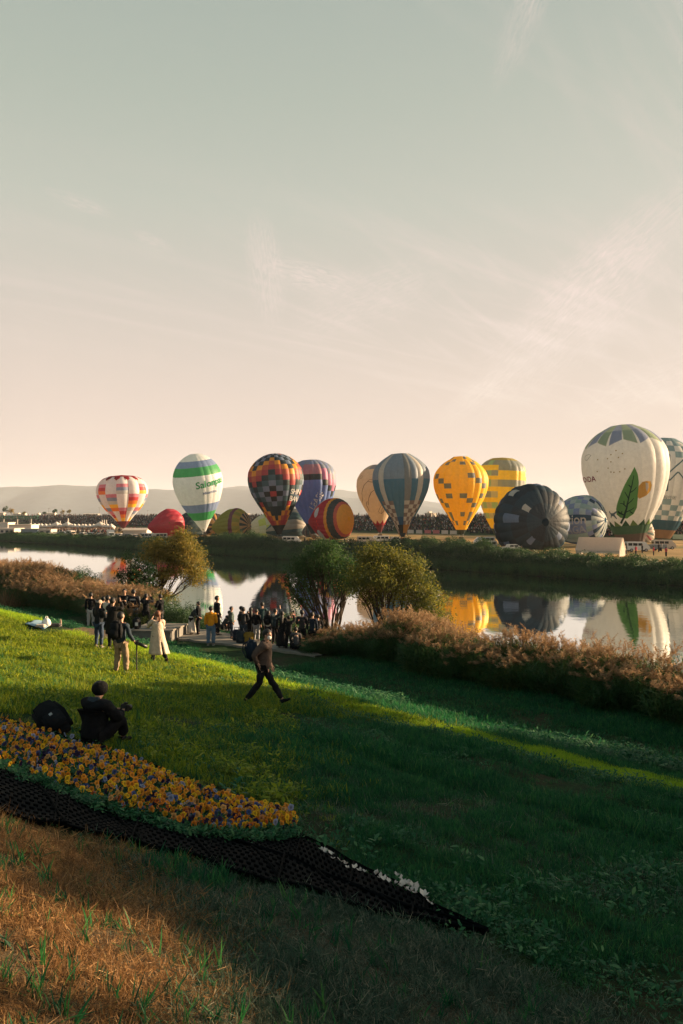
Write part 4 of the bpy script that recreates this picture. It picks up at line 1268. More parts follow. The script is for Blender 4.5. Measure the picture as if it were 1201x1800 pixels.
# 5 tan balloon with fine drawings
TAN = (0.58, 0.47, 0.34)
def col5(j, i, v, th):
    if v < 0.11: return MAROON
    if v > 0.93: return (0.20, 0.23, 0.30) if (j // 2) % 2 else (0.40, 0.38, 0.33)
    return TAN
root, env = standing('cream balloon with thin black drawings and a maroon skirt, behind the blue grey one', (668, 936), (662, 817), 74, 272, PEAR, 20, 16, col5, 0.02)
for k in range(8):
    emblem(root, env, [(-0.75, 0), (0.75, 0), (0, 1.6)], 2 * math.pi * k / 8 * 1.0 - 0.3, 0.11, 1.0, (0.40, 0.04, 0.06), 'red_spike', 0.06)
for (pts, wd) in (([(-5.2, 8), (-4.8, 11), (-3.6, 13.4), (-2.2, 14.5), (-0.6, 14.2), (1.5, 13.5), (3.2, 12.6)], .16), ([(-2.8, 7.0), (-2.2, 9.2), (-1.2, 11.0), (0.6, 12.1), (2.2, 12.2)], .16), ([(-5.8, 16.2), (-4.9, 16.6), (-4.2, 16.2), (-4.8, 15.7), (-5.8, 15.9)], .10),
                  ([(0.3, 4.6), (1.2, 6.2), (2.2, 7.4), (3.0, 6.3), (2.2, 5.0), (1.3, 4.0), (0.5, 4.5)], .10), ([(1.3, 4.1), (1.6, 5.4), (2.3, 6.6)], .08), ([(3.4, 4.3), (4.0, 4.9), (4.6, 4.4), (4.0, 3.9), (3.4, 4.3)], .10),
                  ([(-3.0, 8.2), (-3.6, 7.0), (-3.1, 6.2), (-2.9, 4.9)], .2), ([(-2.1, 14.7), (-1.4, 15.1), (-0.5, 14.9)], .10)):
    emblem(root, env, stroke(pts, wd), R(-8), 2.0 / env.L, 0.98, (0.06, 0.06, 0.08), 'drawn_line')

# 6 blue grey balloon with cream stripes and checks
P6 = [(0, .07), (.05, .15), (.12, .24), (.22, .40), (.33, .60), (.46, .80), (.58, .94), (.70, 1.0), (.79, .97), (.87, .83), (.94, .60), (.98, .42), (1.0, .33)]
def col6(j, i, v, th):
    up = (0.27, 0.33, 0.40); lo = (0.07, 0.21, 0.31); deep = (0.010, 0.10, 0.24); cr = (0.66, 0.60, 0.52); br = (0.27, 0.20, 0.18)
    j = j % 24
    if v < 0.05: return (0.02, 0.05, 0.06) if 21 <= j or j <= 3 else (0.55, 0.30, 0.10)
    if v < 0.15: return BLACK if (j in (22, 23, 0)) else ((0.55, 0.26, 0.06) if j in (1, 2, 3, 4) else (br if (i + j) % 2 else cr))
    chk = j in (20, 21, 22, 1, 2, 3, 4, 9, 10, 11, 12)
    if v < 0.435 and chk:
        return br if (i + j) % 2 else cr
    if j in (21, 3, 10, 14): return cr
    if j == 1: return (0.26, 0.26, 0.25)
    if v > 0.69: return up
    return lo if v > 0.24 else deep
rv = [0, .025, .05, .10, .15, .197, .245, .292, .34, .387, .435, .52, .60, .69, .77, .85, .92, .97, 1.0]
root, env = standing('large blue grey balloon with cream stripes and brown checks near its mouth', (708, 944), (704, 798), 99, 236, P6, 24, 0, col6, 0.035, ph=R(8), row_v=rv)

# 7 yellow balloon with grey squares
P7 = [(0, .10), (.07, .21), (.15, .33), (.27, .54), (.40, .75), (.52, .91), (.63, .99), (.70, 1.0), (.79, .93), (.87, .77), (.93, .58), (.975, .37), (1.0, .27)]
def col7(j, i, v, th):
    Y = (0.88, 0.56, 0.03); G = (0.17, 0.22, 0.25); 
    if v < 0.07: return (0.03, 0.06, 0.06)
    k = i - 2
    # diagonal steps of three squares
    jj = (j + 0) % 5
    pat = {1: 0, 2: 1, 3: 4, 5: 2, 6: 1, 7: 0, 10: 1, 11: 0, 12: 4, 14: 1, 15: 0, 16: 4, 0: 2}
    pat = {0: (1,), 1: (0,), 2: (4, ), 4: (1,), 5: (0, 3), 6: (4,), 9: (2,), 10: (1,), 11: (0, ), 12: (), 14: (3,), 15: (2,)}
    pat = {0: (1, 3), 1: (2,), 2: (0, 2), 4: (2,), 5: (1,), 6: (0, 3), 8: (3,), 9: (2,), 10: (1,), 13: (2, 0), 14: (3,), 15: (1,)}
    return G if jj in pat.get(k, ()) else Y
root, env = standing('yellow balloon dotted with grey squares in diagonal steps', (811, 939), (810, 803), 94, 240, P7, 20, 18, col7, 0.045, ph=R(3))

# 8 yellow balloon with grey and green bands
P8 = [(0, .25), (.10, .44), (.22, .66), (.36, .85), (.50, .97), (.62, 1.0), (.80, 1.0), (.88, .95), (.94, .80), (.98, .60), (1.0, .45)]
def col8(j, i, v, th):
    Y = (0.80, 0.42, 0.02); G = (0.25, 0.27, 0.26); GR = (0.28, 0.42, 0.24); T8 = (0.46, 0.42, 0.26)
    if v < 0.08: return (0.03, 0.06, 0.06)
    if v > 0.965: return (0.42, 0.36, 0.12)
    jl = j % 20
    right = jl < 6
    m = i % 2
    if m == 0: return Y
    if i == 3: return [G, GR, T8, T8][(j) % 4]
    if right:
        return G if i in (7, 9, 11, 13, 5) and (i in (9, 13)) else ((T8 if jl > 3 else Y))
    return [T8, GR, T8, GR, G][j % 5]
rv = [0, .08, .15, .21, .28, .34, .42, .48, .56, .62, .71, .76, .83, .90, .965, 1.0]
def col8b(j, i, v, th):
    Y = (0.90, 0.62, 0.03); G = (0.28, 0.32, 0.33); GR = (0.30, 0.48, 0.30); T8 = (0.50, 0.48, 0.34)
    jl = j % 20
    right = jl < 5
    if i == 0: return (0.03, 0.06, 0.06)
    if i == 14: return (0.42, 0.36, 0.12)
    if i in (1, 4, 6, 8, 10) or (i == 12 and not right): return Y
    if i == 11 and right: return Y
    if i in (2, 3): return [G, G, GR, T8, G][jl % 5] if i == 3 else Y
    if i in (13, ) : return G if (right or jl % 3) else GR
    if i == 12: return G
    if right: return G if i in (9,) else Y
    return [G, T8, GR, T8, GR][(jl + i) % 5]
root, env = standing('yellow balloon with grey and pale green bands and a flat top, half hidden', (880, 940), (884, 806), 80, 262, P8, 20, 0, col8b, 0.03, row_v=rv, ph=R(10))

# 9 large white balloon with the leaf
P9 = [(0, .30), (.055, .345), (.12, .43), (.22, .57), (.33, .75), (.45, .885), (.56, .97), (.655, 1.0), (.74, .985), (.82, .91), (.89, .76), (.945, .57), (.98, .38), (1.0, .26)]
def col9(j, i, v, th):
    if v < 0.085: return (0.11, 0.075, 0.06)
    if v < 0.155: return (0.035, 0.10, 0.05)
    if v > 0.945: return [(0.36, 0.44, 0.31), (0.32, 0.36, 0.48)][j % 2]
    return (0.68, 0.68, 0.67)
rv = [0, .045, .085, .12, .155, .25, .35, .45, .55, .65, .75, .82, .88, .945, .975, 1.0]
root, env = standing('largest white balloon printed with a tall green leaf and a scalloped blue green top', (1110, 955), (1093, 748), 146, 200, P9, 16, 0, col9, 0.035, row_v=rv, ph=R(0), drop=2.2)
for j in range(16):
    c = [(0.36, 0.44, 0.31), (0.32, 0.36, 0.48)][j % 2]
    th = (j + 0.5) / 16 * 2 * math.pi
    wtop = env.r(0.945) * math.pi / 16; wmid = env.r(0.90) * math.pi / 16
    emblem(root, env, [(-wtop, 0.02), (wtop, 0.02), (wtop * 1.12, -1.5), (0, -3.4), (-wtop * 1.12, -1.5)] if False else ([(-wtop, 0), (wtop, 0), (wtop * 1.3, -2.2), (-wtop * 1.3, -3.4)] if j % 2 else [(-wtop, 0), (wtop, 0), (wtop * 1.3, -3.4), (-wtop * 1.3, -2.2)]), th, 0.945, 1.0, c, 'crown_petal', 0.03)
    emblem(root, env, [(-0.9, 0), (0.9, 0), (0.25 if j % 2 else -0.3, 1.35)], th, 0.155, 1.0, (0.03, 0.09, 0.04) if j % 2 else (0.14, 0.22, 0.06), 'green_spike', 0.05)
th0 = R(8)
s9 = 200 / F      # metres per photograph pixel there
def px9(pts, ox=1094, oy=955):
    return [((x - ox) * s9, (oy - y) * s9) for x, y in pts]
leafp = [(1114, 824), (1119, 836), (1121, 850), (1120, 870), (1118, 893), (1113, 903), (1103, 910), (1092, 908), (1086, 902), (1085, 892), (1091, 872), (1099, 852), (1108, 836)]
def e9(pts, col, name, out=0.07):
    # pixel outline -> wrapped on the balloon by true silhouette position
    P = []
    for x, y in pts:
        v = (955 - y) / (955 - 748)
        cx = 1110 + (1093 - 1110) * v
        rr = env.r(v)
        q = max(-0.97, min(0.97, (x - cx) * s9 / rr))
        P.append((math.asin(q) * 1.0, v))
    bm = bmesh.new()
    vs = [bm.verts.new((a * 10, v * env.L, 0)) for a, v in P]
    f = bm.faces.new(vs)
    bmesh.ops.triangulate(bm, faces=[f])
    for _ in range(4):
        es = [e for e in bm.edges if e.calc_length() > 0.9]
        if not es: break
        bmesh.ops.subdivide_edges(bm, edges=es, cuts=1)
        bmesh.ops.triangulate(bm, faces=bm.faces)
    for v in bm.verts:
        v.co = env.point(v.co.x / 10, min(v.co.y / env.L, 0.999), out)
    return bm_obj(name, bm, FF(col), root)
lf = e9(leafp, (0.11, 0.30, 0.085), 'printed_leaf')
DKG = (0.012, 0.05, 0.035)
e9(stroke([(1093, 918), (1098, 908), (1102, 893), (1105, 876), (1110, 855), (1113, 838)], [4.0, 3.4, 2.8, 2.2, 1.6, 0.8]), DKG, 'printed_stem', 0.13)
for pts in ([(1099, 904), (1090, 900), (1088, 896)], [(1101, 899), (1110, 895), (1114, 892)], [(1102, 890), (1096, 884), (1092, 883)], [(1103, 886), (1110, 880), (1113, 876)], [(1105, 876), (1101, 868), (1099, 864)],
            [(1108, 866), (1114, 862), (1117, 858)], [(1109, 858), (1105, 853)], [(1112, 902), (1107, 898)], [(1094, 902), (1095, 896)], [(1098, 886), (1098, 879)]):
    e9(stroke(pts, [1.8, 1.3, 0.9][:len(pts)]), DKG, 'printed_vein', 0.15)
OCH = (0.62, 0.36, 0.09)
e9([(1121, 856), (1127, 850), (1133, 849), (1139, 850), (1141, 857), (1139, 866), (1133, 873), (1127, 876), (1122, 878), (1119, 874), (1120, 865)], OCH, 'printed_yellow_shape', 0.09)
e9([(1131.5, 851.5), (1135.5, 853), (1136, 860), (1133.5, 867), (1132, 862)], WHITE, 'printed_highlight', 0.13)
e9([(1037, 877), (1044, 872), (1049, 868), (1048, 875), (1043, 881), (1045, 886), (1042, 885), (1039, 880)], OCH, 'printed_yellow_shape', 0.08)
e9(stroke([(1038, 873), (1043, 872), (1047, 869)], 1.2), BLACK, 'printed_line', 0.12)
# deer like figures near the skirt
for dx_ in (0, 17):
    e9([(1058 + dx_, 894), (1060 + dx_, 899), (1064 + dx_, 899), (1068 + dx_, 896), (1070 + dx_, 897), (1066 + dx_, 902), (1070 + dx_, 909), (1069 + dx_, 910), (1065 + dx_, 905), (1062 + dx_, 904), (1060 + dx_, 908), (1059 + dx_, 907), (1060 + dx_, 902), (1057 + dx_, 897)], (0.10, 0.16, 0.22), 'printed_deer', 0.08)
for (x, y) in ((1085, 794), (1077, 800), (1095, 800), (1056, 806), (1071, 806), (1089, 806), (1077, 812), (1072, 822), (1055, 826), (1077, 829), (1082, 830), (1091, 830), (1099, 826)):
    e9([(x - 1, y - 1), (x + 1, y - 1), (x + 1.2, y + 1), (x - 1, y + 1)], (0.30, 0.24, 0.13), 'printed_dot', 0.08)
lp = [(1036, 796), (1041, 795), (1044, 797), (1041, 801), (1038, 805), (1034, 803), (1034, 798), (1036, 796)]
for a_, b_ in zip(lp[:-1], lp[1:]): e9(stroke((a_, b_), 0.6), (0.15, 0.18, 0.2), 'printed_outline', 0.08)
v_ = (955 - 842) / 207
lettering(root, env, 'HONDA', R(-84), v_, 1.75, (0.20, 0.03, 0.08), slope=0.0)

# 10 white balloon with teal checks at the right
P10 = [(0, .30), (.06, .40), (.13, .52), (.25, .68), (.38, .84), (.50, .94), (.62, 1.0), (.74, .98), (.84, .88), (.92, .66), (.97, .42), (1.0, .26)]
def col10(j, i, v, th):
    Wh = (0.62, 0.62, 0.61); Tq = (0.21, 0.31, 0.34)
    if i <= 1: return (0.30, 0.17, 0.09)
    if i in (2, 3): return (0.018, 0.085, 0.13)
    if i in (4, 5, 6, 7) or i in (14, 15, 16): return Tq if (i + j) % 2 else Wh
    if i == 17: return Tq
    return Wh
rv = [0, .045, .085, .13, .18, .225, .275, .33, .385, .45, .52, .59, .66, .73, .79, .85, .91, .96, 1.0]
root, env = standing('white balloon with teal check bands and an outlined symbol, behind the largest one', (1160, 946), (1172, 771), 114, 225, P10, 20, 0, col10, 0.04, row_v=rv, drop=2.6)
s10 = 225 / F
for pts in ([(-.9, 8.0), (-.9, 14.5), (.7, 14.5), (.7, 8.0), (-.9, 8.0)], [(-.6, 17.2), (.7, 17.2), (.7, 15.5), (-.6, 15.5)], [(.6, 12.4), (4.6, 16.6)], [(-.6, 12.1), (1.05, 10.6), (3.0, 12.9), (5.2, 10.6)], [(-.6, 12.1), (.6, 12.8)]):
    for a_, b_ in zip(pts[:-1], pts[1:]):
        emblem(root, env, stroke((a_, b_), 0.34), R(2), 0.16, 1.0, (0.10, 0.17, 0.20), 'printed_symbol')
lettering(root, env, '木村情報技術', R(-24), 0.385, 1.05, (0.16, 0.20, 0.21), bold=False)

# 11 black and yellow balloon at the right edge
def col11(j, i, v, th):
    return (0.75, 0.42, 0.03) if j % 4 == 0 else ((0.03, 0.06, 0.05) if j % 2 else (0.06, 0.05, 0.03))
root, env = standing('dark balloon with narrow yellow stripes cut off by the right edge', (1212, 940), (1228, 838), 74, 300, PEAR, 28, 14, col11, 0.02)

# ---------------- balloons lying on the ground, still being filled
FAT = [(0, .16), (.08, .30), (.2, .54), (.33, .76), (.46, .91), (.58, .99), (.68, 1.0), (.78, .95), (.87, .80), (.94, .57), (.98, .34), (1.0, .10)]
def lying(label, cpx, w, D, az, el_, aspect, n_g, n_r, colf, prof=FAT, bulge=0.04, crumple=0.012, ph=0.0, row_v=None, sink=0.04, seed=1, flat=0.9):
    """cpx: pixel of the centre of the fat part; az: direction of the crown, degrees, 0 = towards the camera, 90 = to the right"""
    Rm = w / 2 / F * D
    L = Rm * 2 * aspect
    v, r_ = view_dirs(cpx[0])
    ax = (-v * math.cos(R(az)) + r_ * math.sin(R(az))) * math.cos(R(el_)) + Vector((0, 0, math.sin(R(el_))))
    c = W3(cpx[0], cpx[1], D)
    mouth = c - ax.normalized() * L * 0.66
    g = gz(c.x, c.y)
    root = bpy.data.objects.new('hot_air_balloon', None); COL.objects.link(root)
    tag(root, label, 'hot air balloon', 'hot air balloons lying on the field while they are filled')
    face = Vector((0, 0, 1)) if abs(az) < 50 else Vector((0, 0, 1))
    place_axis(root, mouth, ax, face)
    env = Env(prof, Rm, L, n_g, n_r, bulge, row_v)
    Mw = root.matrix_world.copy(); Mi = Mw.inverted()
    A = np.array(Mw.to_3x3()); B = np.array(Mw.translation); Ai = np.array(Mi.to_3x3())
    def squash(p):
        q = p @ A.T + B
        # the fabric rests on the ground instead of passing through it
        low = g + 0.05
        z = q[:, 2]
        z2 = np.where(z < low + 1.5, low + 1.5 * np.exp((z - low - 1.5) / 1.5 * 0.9), z)
        q[:, 2] = np.maximum(z2, low)
        return (q - B) @ Ai.T
    build_envelope(root, env, colf, crumple=crumple, ph=ph, seed=seed, squash=squash)
    return root, env

def c_red(j, i, v, th): return (0.52, 0.035, 0.065) if j % 3 else (0.50, 0.05, 0.08)
r_, e_ = lying('plain red balloon half filled on the field, left of the dark one', (301, 922), 54, 288, 118, 6, 1.2, 16, 12, c_red, crumple=0.02)
def c_dk(j, i, v, th): return (0.012, 0.050, 0.055)
r_, e_ = lying('dark teal balloon slumped behind the mouth of the leaning white one', (338, 932), 62, 296, 140, 8, 1.15, 16, 12, c_dk, crumple=0.02)
def c_star(j, i, v, th):
    if v > 0.72: return (0.72, 0.36, 0.10) if j % 3 == 0 else ((0.05, 0.05, 0.05) if v < 0.9 or j % 2 else (0.6, 0.34, 0.16))
    return (0.03, 0.05, 0.05) if j % 2 else (0.14, 0.13, 0.12)
r_, e_ = lying('small black balloon with an orange star crown facing the river', (378, 925), 44, 286, 22, 4, 0.9, 24, 12, c_star, crumple=0.015)
def c_yel(j, i, v, th):
    if 0.70 < v < 0.78: return (0.24, 0.05, 0.08)
    if v > 0.90: return (0.02, 0.06, 0.06) if j % 2 else (0.60, 0.38, 0.2)
    if v > 0.78: return (0.62, 0.42, 0.06) if j % 2 else (0.42, 0.36, 0.04)
    return (0.40, 0.36, 0.035)
r_, e_ = lying('olive yellow balloon lying with its maroon ring and dark crown to the right', (416, 925), 62, 255, 62, 3, 1.15, 24, 14, c_yel, crumple=0.012)
def c_lime(j, i, v, th):
    return [(0.42, 0.45, 0.42), (0.38, 0.45, 0.12)][((j // 2) + (i // 2)) % 2] if v > 0.4 else (0.48, 0.46, 0.42)
r_, e_ = lying('pale grey and lime balloon lying behind the multicolour one', (470, 930), 52, 285, 100, 4, 1.1, 20, 12, c_lime)
def c_st(j, i, v, th): return (0.03, 0.085, 0.10) if (j // 2) % 2 else (0.36, 0.33, 0.29)
r_, e_ = lying('teal balloon with grey curved stripes lying behind the tall blue one', (520, 930), 70, 275, 75, 5, 1.15, 24, 12, c_st)
def c_rg(j, i, v, th): return [(0.10, 0.16, 0.18), (0.33, 0.28, 0.24), (0.14, 0.10, 0.10)][i % 3]
r_, e_ = lying('small ringed grey balloon squeezed left of the red and yellow one', (552, 935), 36, 262, 60, 4, 1.0, 20, 12, c_rg)
# red balloon with rings
rv = [0, .1, .2, .3, .4, .5, .62, .685, .75, .81, .865, .91, .95, 1.0]
def c_ring(j, i, v, th):
    if i <= 6: return (0.50, 0.012, 0.035)
    if i == 7: return (0.86, 0.40, 0.02)
    if i in (8,): return (0.03, 0.045, 0.04)
    if i in (9, ): return (0.03, 0.045, 0.04)
    if i == 10: return (0.60, 0.12, 0.06)
    return (0.85, 0.42, 0.03)
r_, e_ = lying('red balloon with yellow, black and orange rings round its crown', (590, 914), 76, 235, 54, 4, 1.12, 28, 0, c_ring, row_v=rv, crumple=0.006, bulge=0.03)
for th, v, s_, c in ((1.15, .47, 1.0, WHITE), (2.35, .50, 1.2, WHITE), (1.6, .50, .25, (0.75, 0.05, 0.05)), (1.9, .46, .25, (0.75, 0.05, 0.05)), (1.75, .53, .25, (0.75, 0.05, 0.05)), (0.3, .5, 1.2, WHITE)):
    emblem(r_, e_, [(s_ * 1.5 * math.cos(a), s_ * math.sin(a)) for a in np.linspace(0, 2 * math.pi, 14, endpoint=False)], th, v, 1.0, c, 'printed_patch', 0.2)
# navy checker ball
def c_nav(j, i, v, th):
    D1 = (0.003, 0.034, 0.060); D2 = (0.002, 0.018, 0.034); LB = (0.17, 0.23, 0.36); WH = (0.66, 0.60, 0.52); GR = (0.03, 0.12, 0.05)
    # a few pale panels on a dark ground, two dark tones in broad blocks
    pale = {(2, 8): WH, (5, 10): LB, (5, 9): LB, (8, 8): LB, (11, 8): WH, (11, 7): LB, (14, 8): LB, (17, 9): LB, (20, 10): LB, (20, 7): WH, (23, 8): LB, (1, 5): WH, (0, 5): LB, (3, 6): LB, (17, 6): WH, (18, 6): LB, (9, 5): WH, (13, 5): WH, (14, 5): LB, (21, 5): WH, (22, 5): LB, (6, 6): LB, (7, 4): WH,
            (15, 11): LB, (9, 11): LB, (3, 11): WH, (16, 3): GR, (17, 3): WH}
    if (j, i) in pale: return pale[(j, i)]
    if i <= 3: return [GR, LB, D1, WH][(j + i) % 4]
    if i == 4: return GR if j % 3 == 0 else D1
    return D1 if ((i // 2) + (j // 4)) % 2 else D2
r_, e_ = lying('huge navy balloon with scattered pale squares lying with its crown towards the river', (936, 919), 136, 176, 30, 2, 0.95, 24, 14, c_nav, crumple=0.008, bulge=0.028)
# pale blue checker balloon with lettering
def c_pb(j, i, v, th):
    A_ = (0.38, 0.50, 0.47); B_ = (0.29, 0.34, 0.54); C_ = (0.56, 0.61, 0.58); N_ = (0.015, 0.06, 0.11)
    if v > 0.93: return C_ if j % 2 else N_
    if v > 0.84: return [C_, A_, B_, N_][(j + i) % 4]
    if j % 24 == 5: return N_
    if j % 24 in (6, 7): return B_
    if j % 24 in (8, ): return A_
    if j % 24 in (9, ): return C_
    if j % 24 in (10, 11): return (0.04, 0.12, 0.26)
    return [A_, B_, C_][(i + j * 2) % 3]
r_, e_ = lying('pale blue and green chequered balloon lying behind the white tent', (1027, 916), 90, 192, 68, 3, 1.25, 24, 14, c_pb, crumple=0.008)
th_dir = None
lt = []
for txt, tt, vv, sz, cc in (('Action', 1.50, 0.61, 2.5, (0.66, 0.60, 0.54)), ('SAGA', 1.88, 0.65, 2.0, (0.50, 0.50, 0.56))):
    cu = bpy.data.curves.new('lettering', 'FONT'); cu.body = txt; cu.size = sz; cu.resolution_u = 3; cu.offset = 0.03
    tmp = bpy.data.objects.new('lettering', cu); COL.objects.link(tmp)
    me = bpy.data.meshes.new_from_object(tmp.evaluated_get(bpy.context.evaluated_depsgraph_get()))
    bpy.data.objects.remove(tmp)
    wmax = max(v.co.x for v in me.vertices)
    for v in me.vertices:                       # letters run from the mouth towards the crown
        x, y = v.co.x - wmax / 2, v.co.y - sz * 0.35
        v.co = e_.point(tt - y / 5.2, min(max(vv + x / e_.L, 0), 0.99), 0.35)
    me.materials.clear(); me.materials.append(FF(cc))
    link(bpy.data.objects.new('lettering', me), r_)
# cream balloon with a wheel pattern
def c_cr(j, i, v, th):
    if v > 0.86: return [(0.50, 0.43, 0.35), (0.16, 0.18, 0.16), (0.45, 0.42, 0.36), (0.35, 0.08, 0.09), (0.5, 0.45, 0.38), (0.12, 0.20, 0.20)][j % 6]
    if v > 0.78: return (0.5, 0.44, 0.36)
    if v > 0.70: return (0.20, 0.24, 0.22) if j % 2 else (0.48, 0.42, 0.34)
    return (0.56, 0.49, 0.40)
r_, e_ = lying('cream balloon with a spoked crown pattern lying behind the white van', (1124, 938), 52, 210, 18, 10, 0.95, 24, 14, c_cr, crumple=0.02)
# ------------------------------------------------------------------ things on the festival field
M_vpaint = principled('white_vehicle_paint', (0.62, 0.60, 0.57), 0.35, 0.5, 0.06, 2.0, coat=0.4)
M_vpaint2 = principled('beige_vehicle_paint', (0.50, 0.42, 0.34), 0.35, 0.5, 0.06, 2.0, coat=0.4)
M_vpaint3 = principled('grey_vehicle_paint', (0.16, 0.19, 0.21), 0.35, 0.5, 0.06, 2.0, coat=0.4)
M_glass = principled('dark_vehicle_glass', (0.012, 0.020, 0.024), 0.12, 0.6)
M_tyre = principled('rubber', (0.012, 0.012, 0.012), 0.9, 0.2)
M_rim = principled('wheel_rim', (0.35, 0.35, 0.35), 0.4, 0.5, metal=0.6)
M_lamp = principled('lamp_glass', (0.7, 0.65, 0.55), 0.2, 0.6)
M_tail = principled('tail_lamp', (0.35, 0.02, 0.02), 0.3, 0.5)
M_tent = principled('white_tent_canvas', (0.72, 0.66, 0.60), 0.85, 0.1, 0.05, 1.5, trans=0.35)
M_tentw = principled('tent_wall', (0.58, 0.52, 0.46), 0.85, 0.1, 0.08, 1.0)
M_white = principled('pale_cladding', (0.50, 0.43, 0.37), 0.8, 0.2, 0.08, 0.6)
M_dark = principled('dark_opening', (0.02, 0.03, 0.035), 0.5, 0.4)
M_rail = principled('green_girder', (0.05, 0.16, 0.11), 0.7, 0.2)
M_conc = principled('concrete', (0.17, 0.165, 0.15), 0.9, 0.15, 0.25, 3.0, 0.5)
M_concp = principled('concrete_path', (0.20, 0.185, 0.16), 0.95, 0.1, 0.25, 1.5, 0.4)

def loft_profile(bm, prof, w, mat=0, taper=0.0):
    """side outline (y forward, z up) given width w; returns nothing"""
    n = len(prof)
    zmin = min(p[1] for p in prof); zmax = max(p[1] for p in prof)
    lv, rv_ = [], []
    for (y, z) in prof:
        k = 1 - taper * max(0.0, (z - (zmin + (zmax - zmin) * 0.5)) / (zmax - zmin))
        lv.append(bm.verts.new((-w / 2 * k, y, z))); rv_.append(bm.verts.new((w / 2 * k, y, z)))
    a = bm.faces.new(lv); b = bm.faces.new(rv_[::-1])
    fs = [a, b]
    for i in range(n):
        fs.append(bm.faces.new((lv[(i + 1) % n], lv[i], rv_[i], rv_[(i + 1) % n])))
    for f in fs: f.material_index = mat
    return fs
def vehicle(kind, label, loc, rz, paint, group):
    root = empty({'van': 'parked_van', 'car': 'parked_car', 'truck': 'parked_truck'}[kind], loc, rz)
    tag(root, label, kind, group)
    if kind == 'van':
        Lh, w = 2.35, 1.75
        prof = [(-2.35, .35), (2.3, .35), (2.38, .75), (2.25, 1.05), (1.75, 1.55), (1.45, 1.98), (-2.2, 2.02), (-2.35, 1.8)]
        sidew = [(-2.1, -1.25), (-1.15, -0.2), (-0.1, 0.75)]
        wz = (1.2, 1.75); frontw = ((0, 2.02, 1.33), 1.35)
        wheels = (-1.45, 1.5)
    elif kind == 'car':
        prof = [(-2.1, .35), (2.1, .35), (2.15, .7), (1.3, .92), (0.75, 1.40), (-1.2, 1.45), (-1.95, .98), (-2.1, .8)]
        w = 1.7
        sidew = [(-1.45, -0.65), (-0.58, 0.15)]
        wz = (0.95, 1.30); frontw = ((0, 1.06, 1.16), 1.25)
        wheels = (-1.3, 1.35)
    else:
        prof = [(1.1, .45), (2.9, .45), (2.95, 1.0), (2.7, 1.7), (2.4, 2.15), (1.1, 2.2)]
        w = 1.8
        sidew = [(1.4, 2.3)]
        wz = (1.35, 1.95); frontw = ((0, 2.78, 1.6), 1.4)
        wheels = (-1.9, 2.0)
    bm = bmesh.new()
    loft_profile(bm, prof, w, 0, 0.10)
    bmesh.ops.recalc_face_normals(bm, faces=bm.faces)
    bmesh.ops.bevel(bm, geom=list(bm.edges), offset=0.06, segments=2, affect='EDGES')
    bm_obj('body', bm, paint, root)
    if kind == 'truck':
        bm = bmesh.new(); box(bm, 0, -0.95, 1.75, 1.95, 3.9, 2.1, bevel=0.04); bm_obj('cargo_box', bm, paint, root)
    for (a, b) in sidew:
        for sx in (-1, 1):
            bm = bmesh.new(); box(bm, sx * (w / 2 * 0.955 + 0.005), (a + b) / 2, sum(wz) / 2, 0.05, (b - a), wz[1] - wz[0], bevel=0.02)
            bm_obj('window', bm, M_glass, root)
    bm = bmesh.new()
    (cx, cy, cz), ww = frontw
    box(bm, cx, cy, cz, ww, 0.05, 0.62 if kind != 'car' else 0.55, rot=Matrix.Rotation(R(42 if kind != 'truck' else 25), 3, 'X'), bevel=0.01)
    bm_obj('windscreen', bm, M_glass, root)
    bm = bmesh.new(); yb = min(p[0] for p in prof) if kind != 'truck' else 1.05
    if kind != 'truck':
        box(bm, 0, yb - 0.005, wz[0] + 0.25, w * 0.78, 0.04, 0.42); bm_obj('rear_window', bm, M_glass, root)
    yf = max(p[0] for p in prof)
    for sx in (-1, 1):
        bm = bmesh.new(); box(bm, sx * w * 0.36, yf - 0.05, 0.78, 0.34, 0.10, 0.18, bevel=0.03); bm_obj('headlight', bm, M_lamp, root)
        if kind != 'truck':
            bm = bmesh.new(); box(bm, sx * w * 0.43, yb - 0.01, 0.95, 0.14, 0.06, 0.35, bevel=0.02); bm_obj('tail_light', bm, M_tail, root)
        for wy in wheels:
            bm = bmesh.new()
            tube(bm, (sx * (w / 2 - 0.14), wy, 0.33), (sx * (w / 2 + 0.03), wy, 0.33), 0.33, 0.33, 16)
            wh = bm_obj('wheel', bm, M_tyre, root)
            bm = bmesh.new(); tube(bm, (sx * (w / 2 + 0.02), wy, 0.33), (sx * (w / 2 + 0.045), wy, 0.33), 0.2, 0.2, 12)
            bm_obj('rim', bm, M_rim, wh)
    return root
VG = 'vehicles parked on the festival field'
def pv(kind, label, px, D, deg, paint, dz=0.0):
    p = at(px, D); p.z += dz
    return vehicle(kind, label, p, R(deg), paint, VG)
pv('van', 'white van with open side parked in front of the cream spoked balloon', 1120, 171, -88, M_vpaint)
pv('van', 'beige van parked at the right edge beyond the dark trailer', 1167, 182, -92, M_vpaint2)
pv('van', 'pale van on the upper level left of the huge navy balloon', 851, 196, 92, M_vpaint, 0.4)
pv('van', 'white van nearest the scrub, left of the huge navy balloon', 853, 178, 90, M_vpaint, 0.0)
pv('car', 'silver car roof just above the scrub before the huge navy balloon', 897, 168, 88, M_vpaint)
pv('van', 'white van parked below the mouth of the tall blue balloon', 513, 214, -90, M_vpaint)
pv('car', 'white car partly hidden by scrub, left of the van below the blue balloon', 481, 210, 92, M_vpaint)
pv('van', 'dusty van parked right of the red ringed balloon', 644, 218, -86, M_vpaint2)
pv('van', 'second van beside the dusty one, right of the red ringed balloon', 668, 222, 92, M_vpaint)
pv('car', 'light car parked under the mouth of the cream drawn balloon', 692, 226, 90, M_vpaint)
pv('truck', 'white box truck parked below the farthest left balloon', 195, 262, 200, M_vpaint)
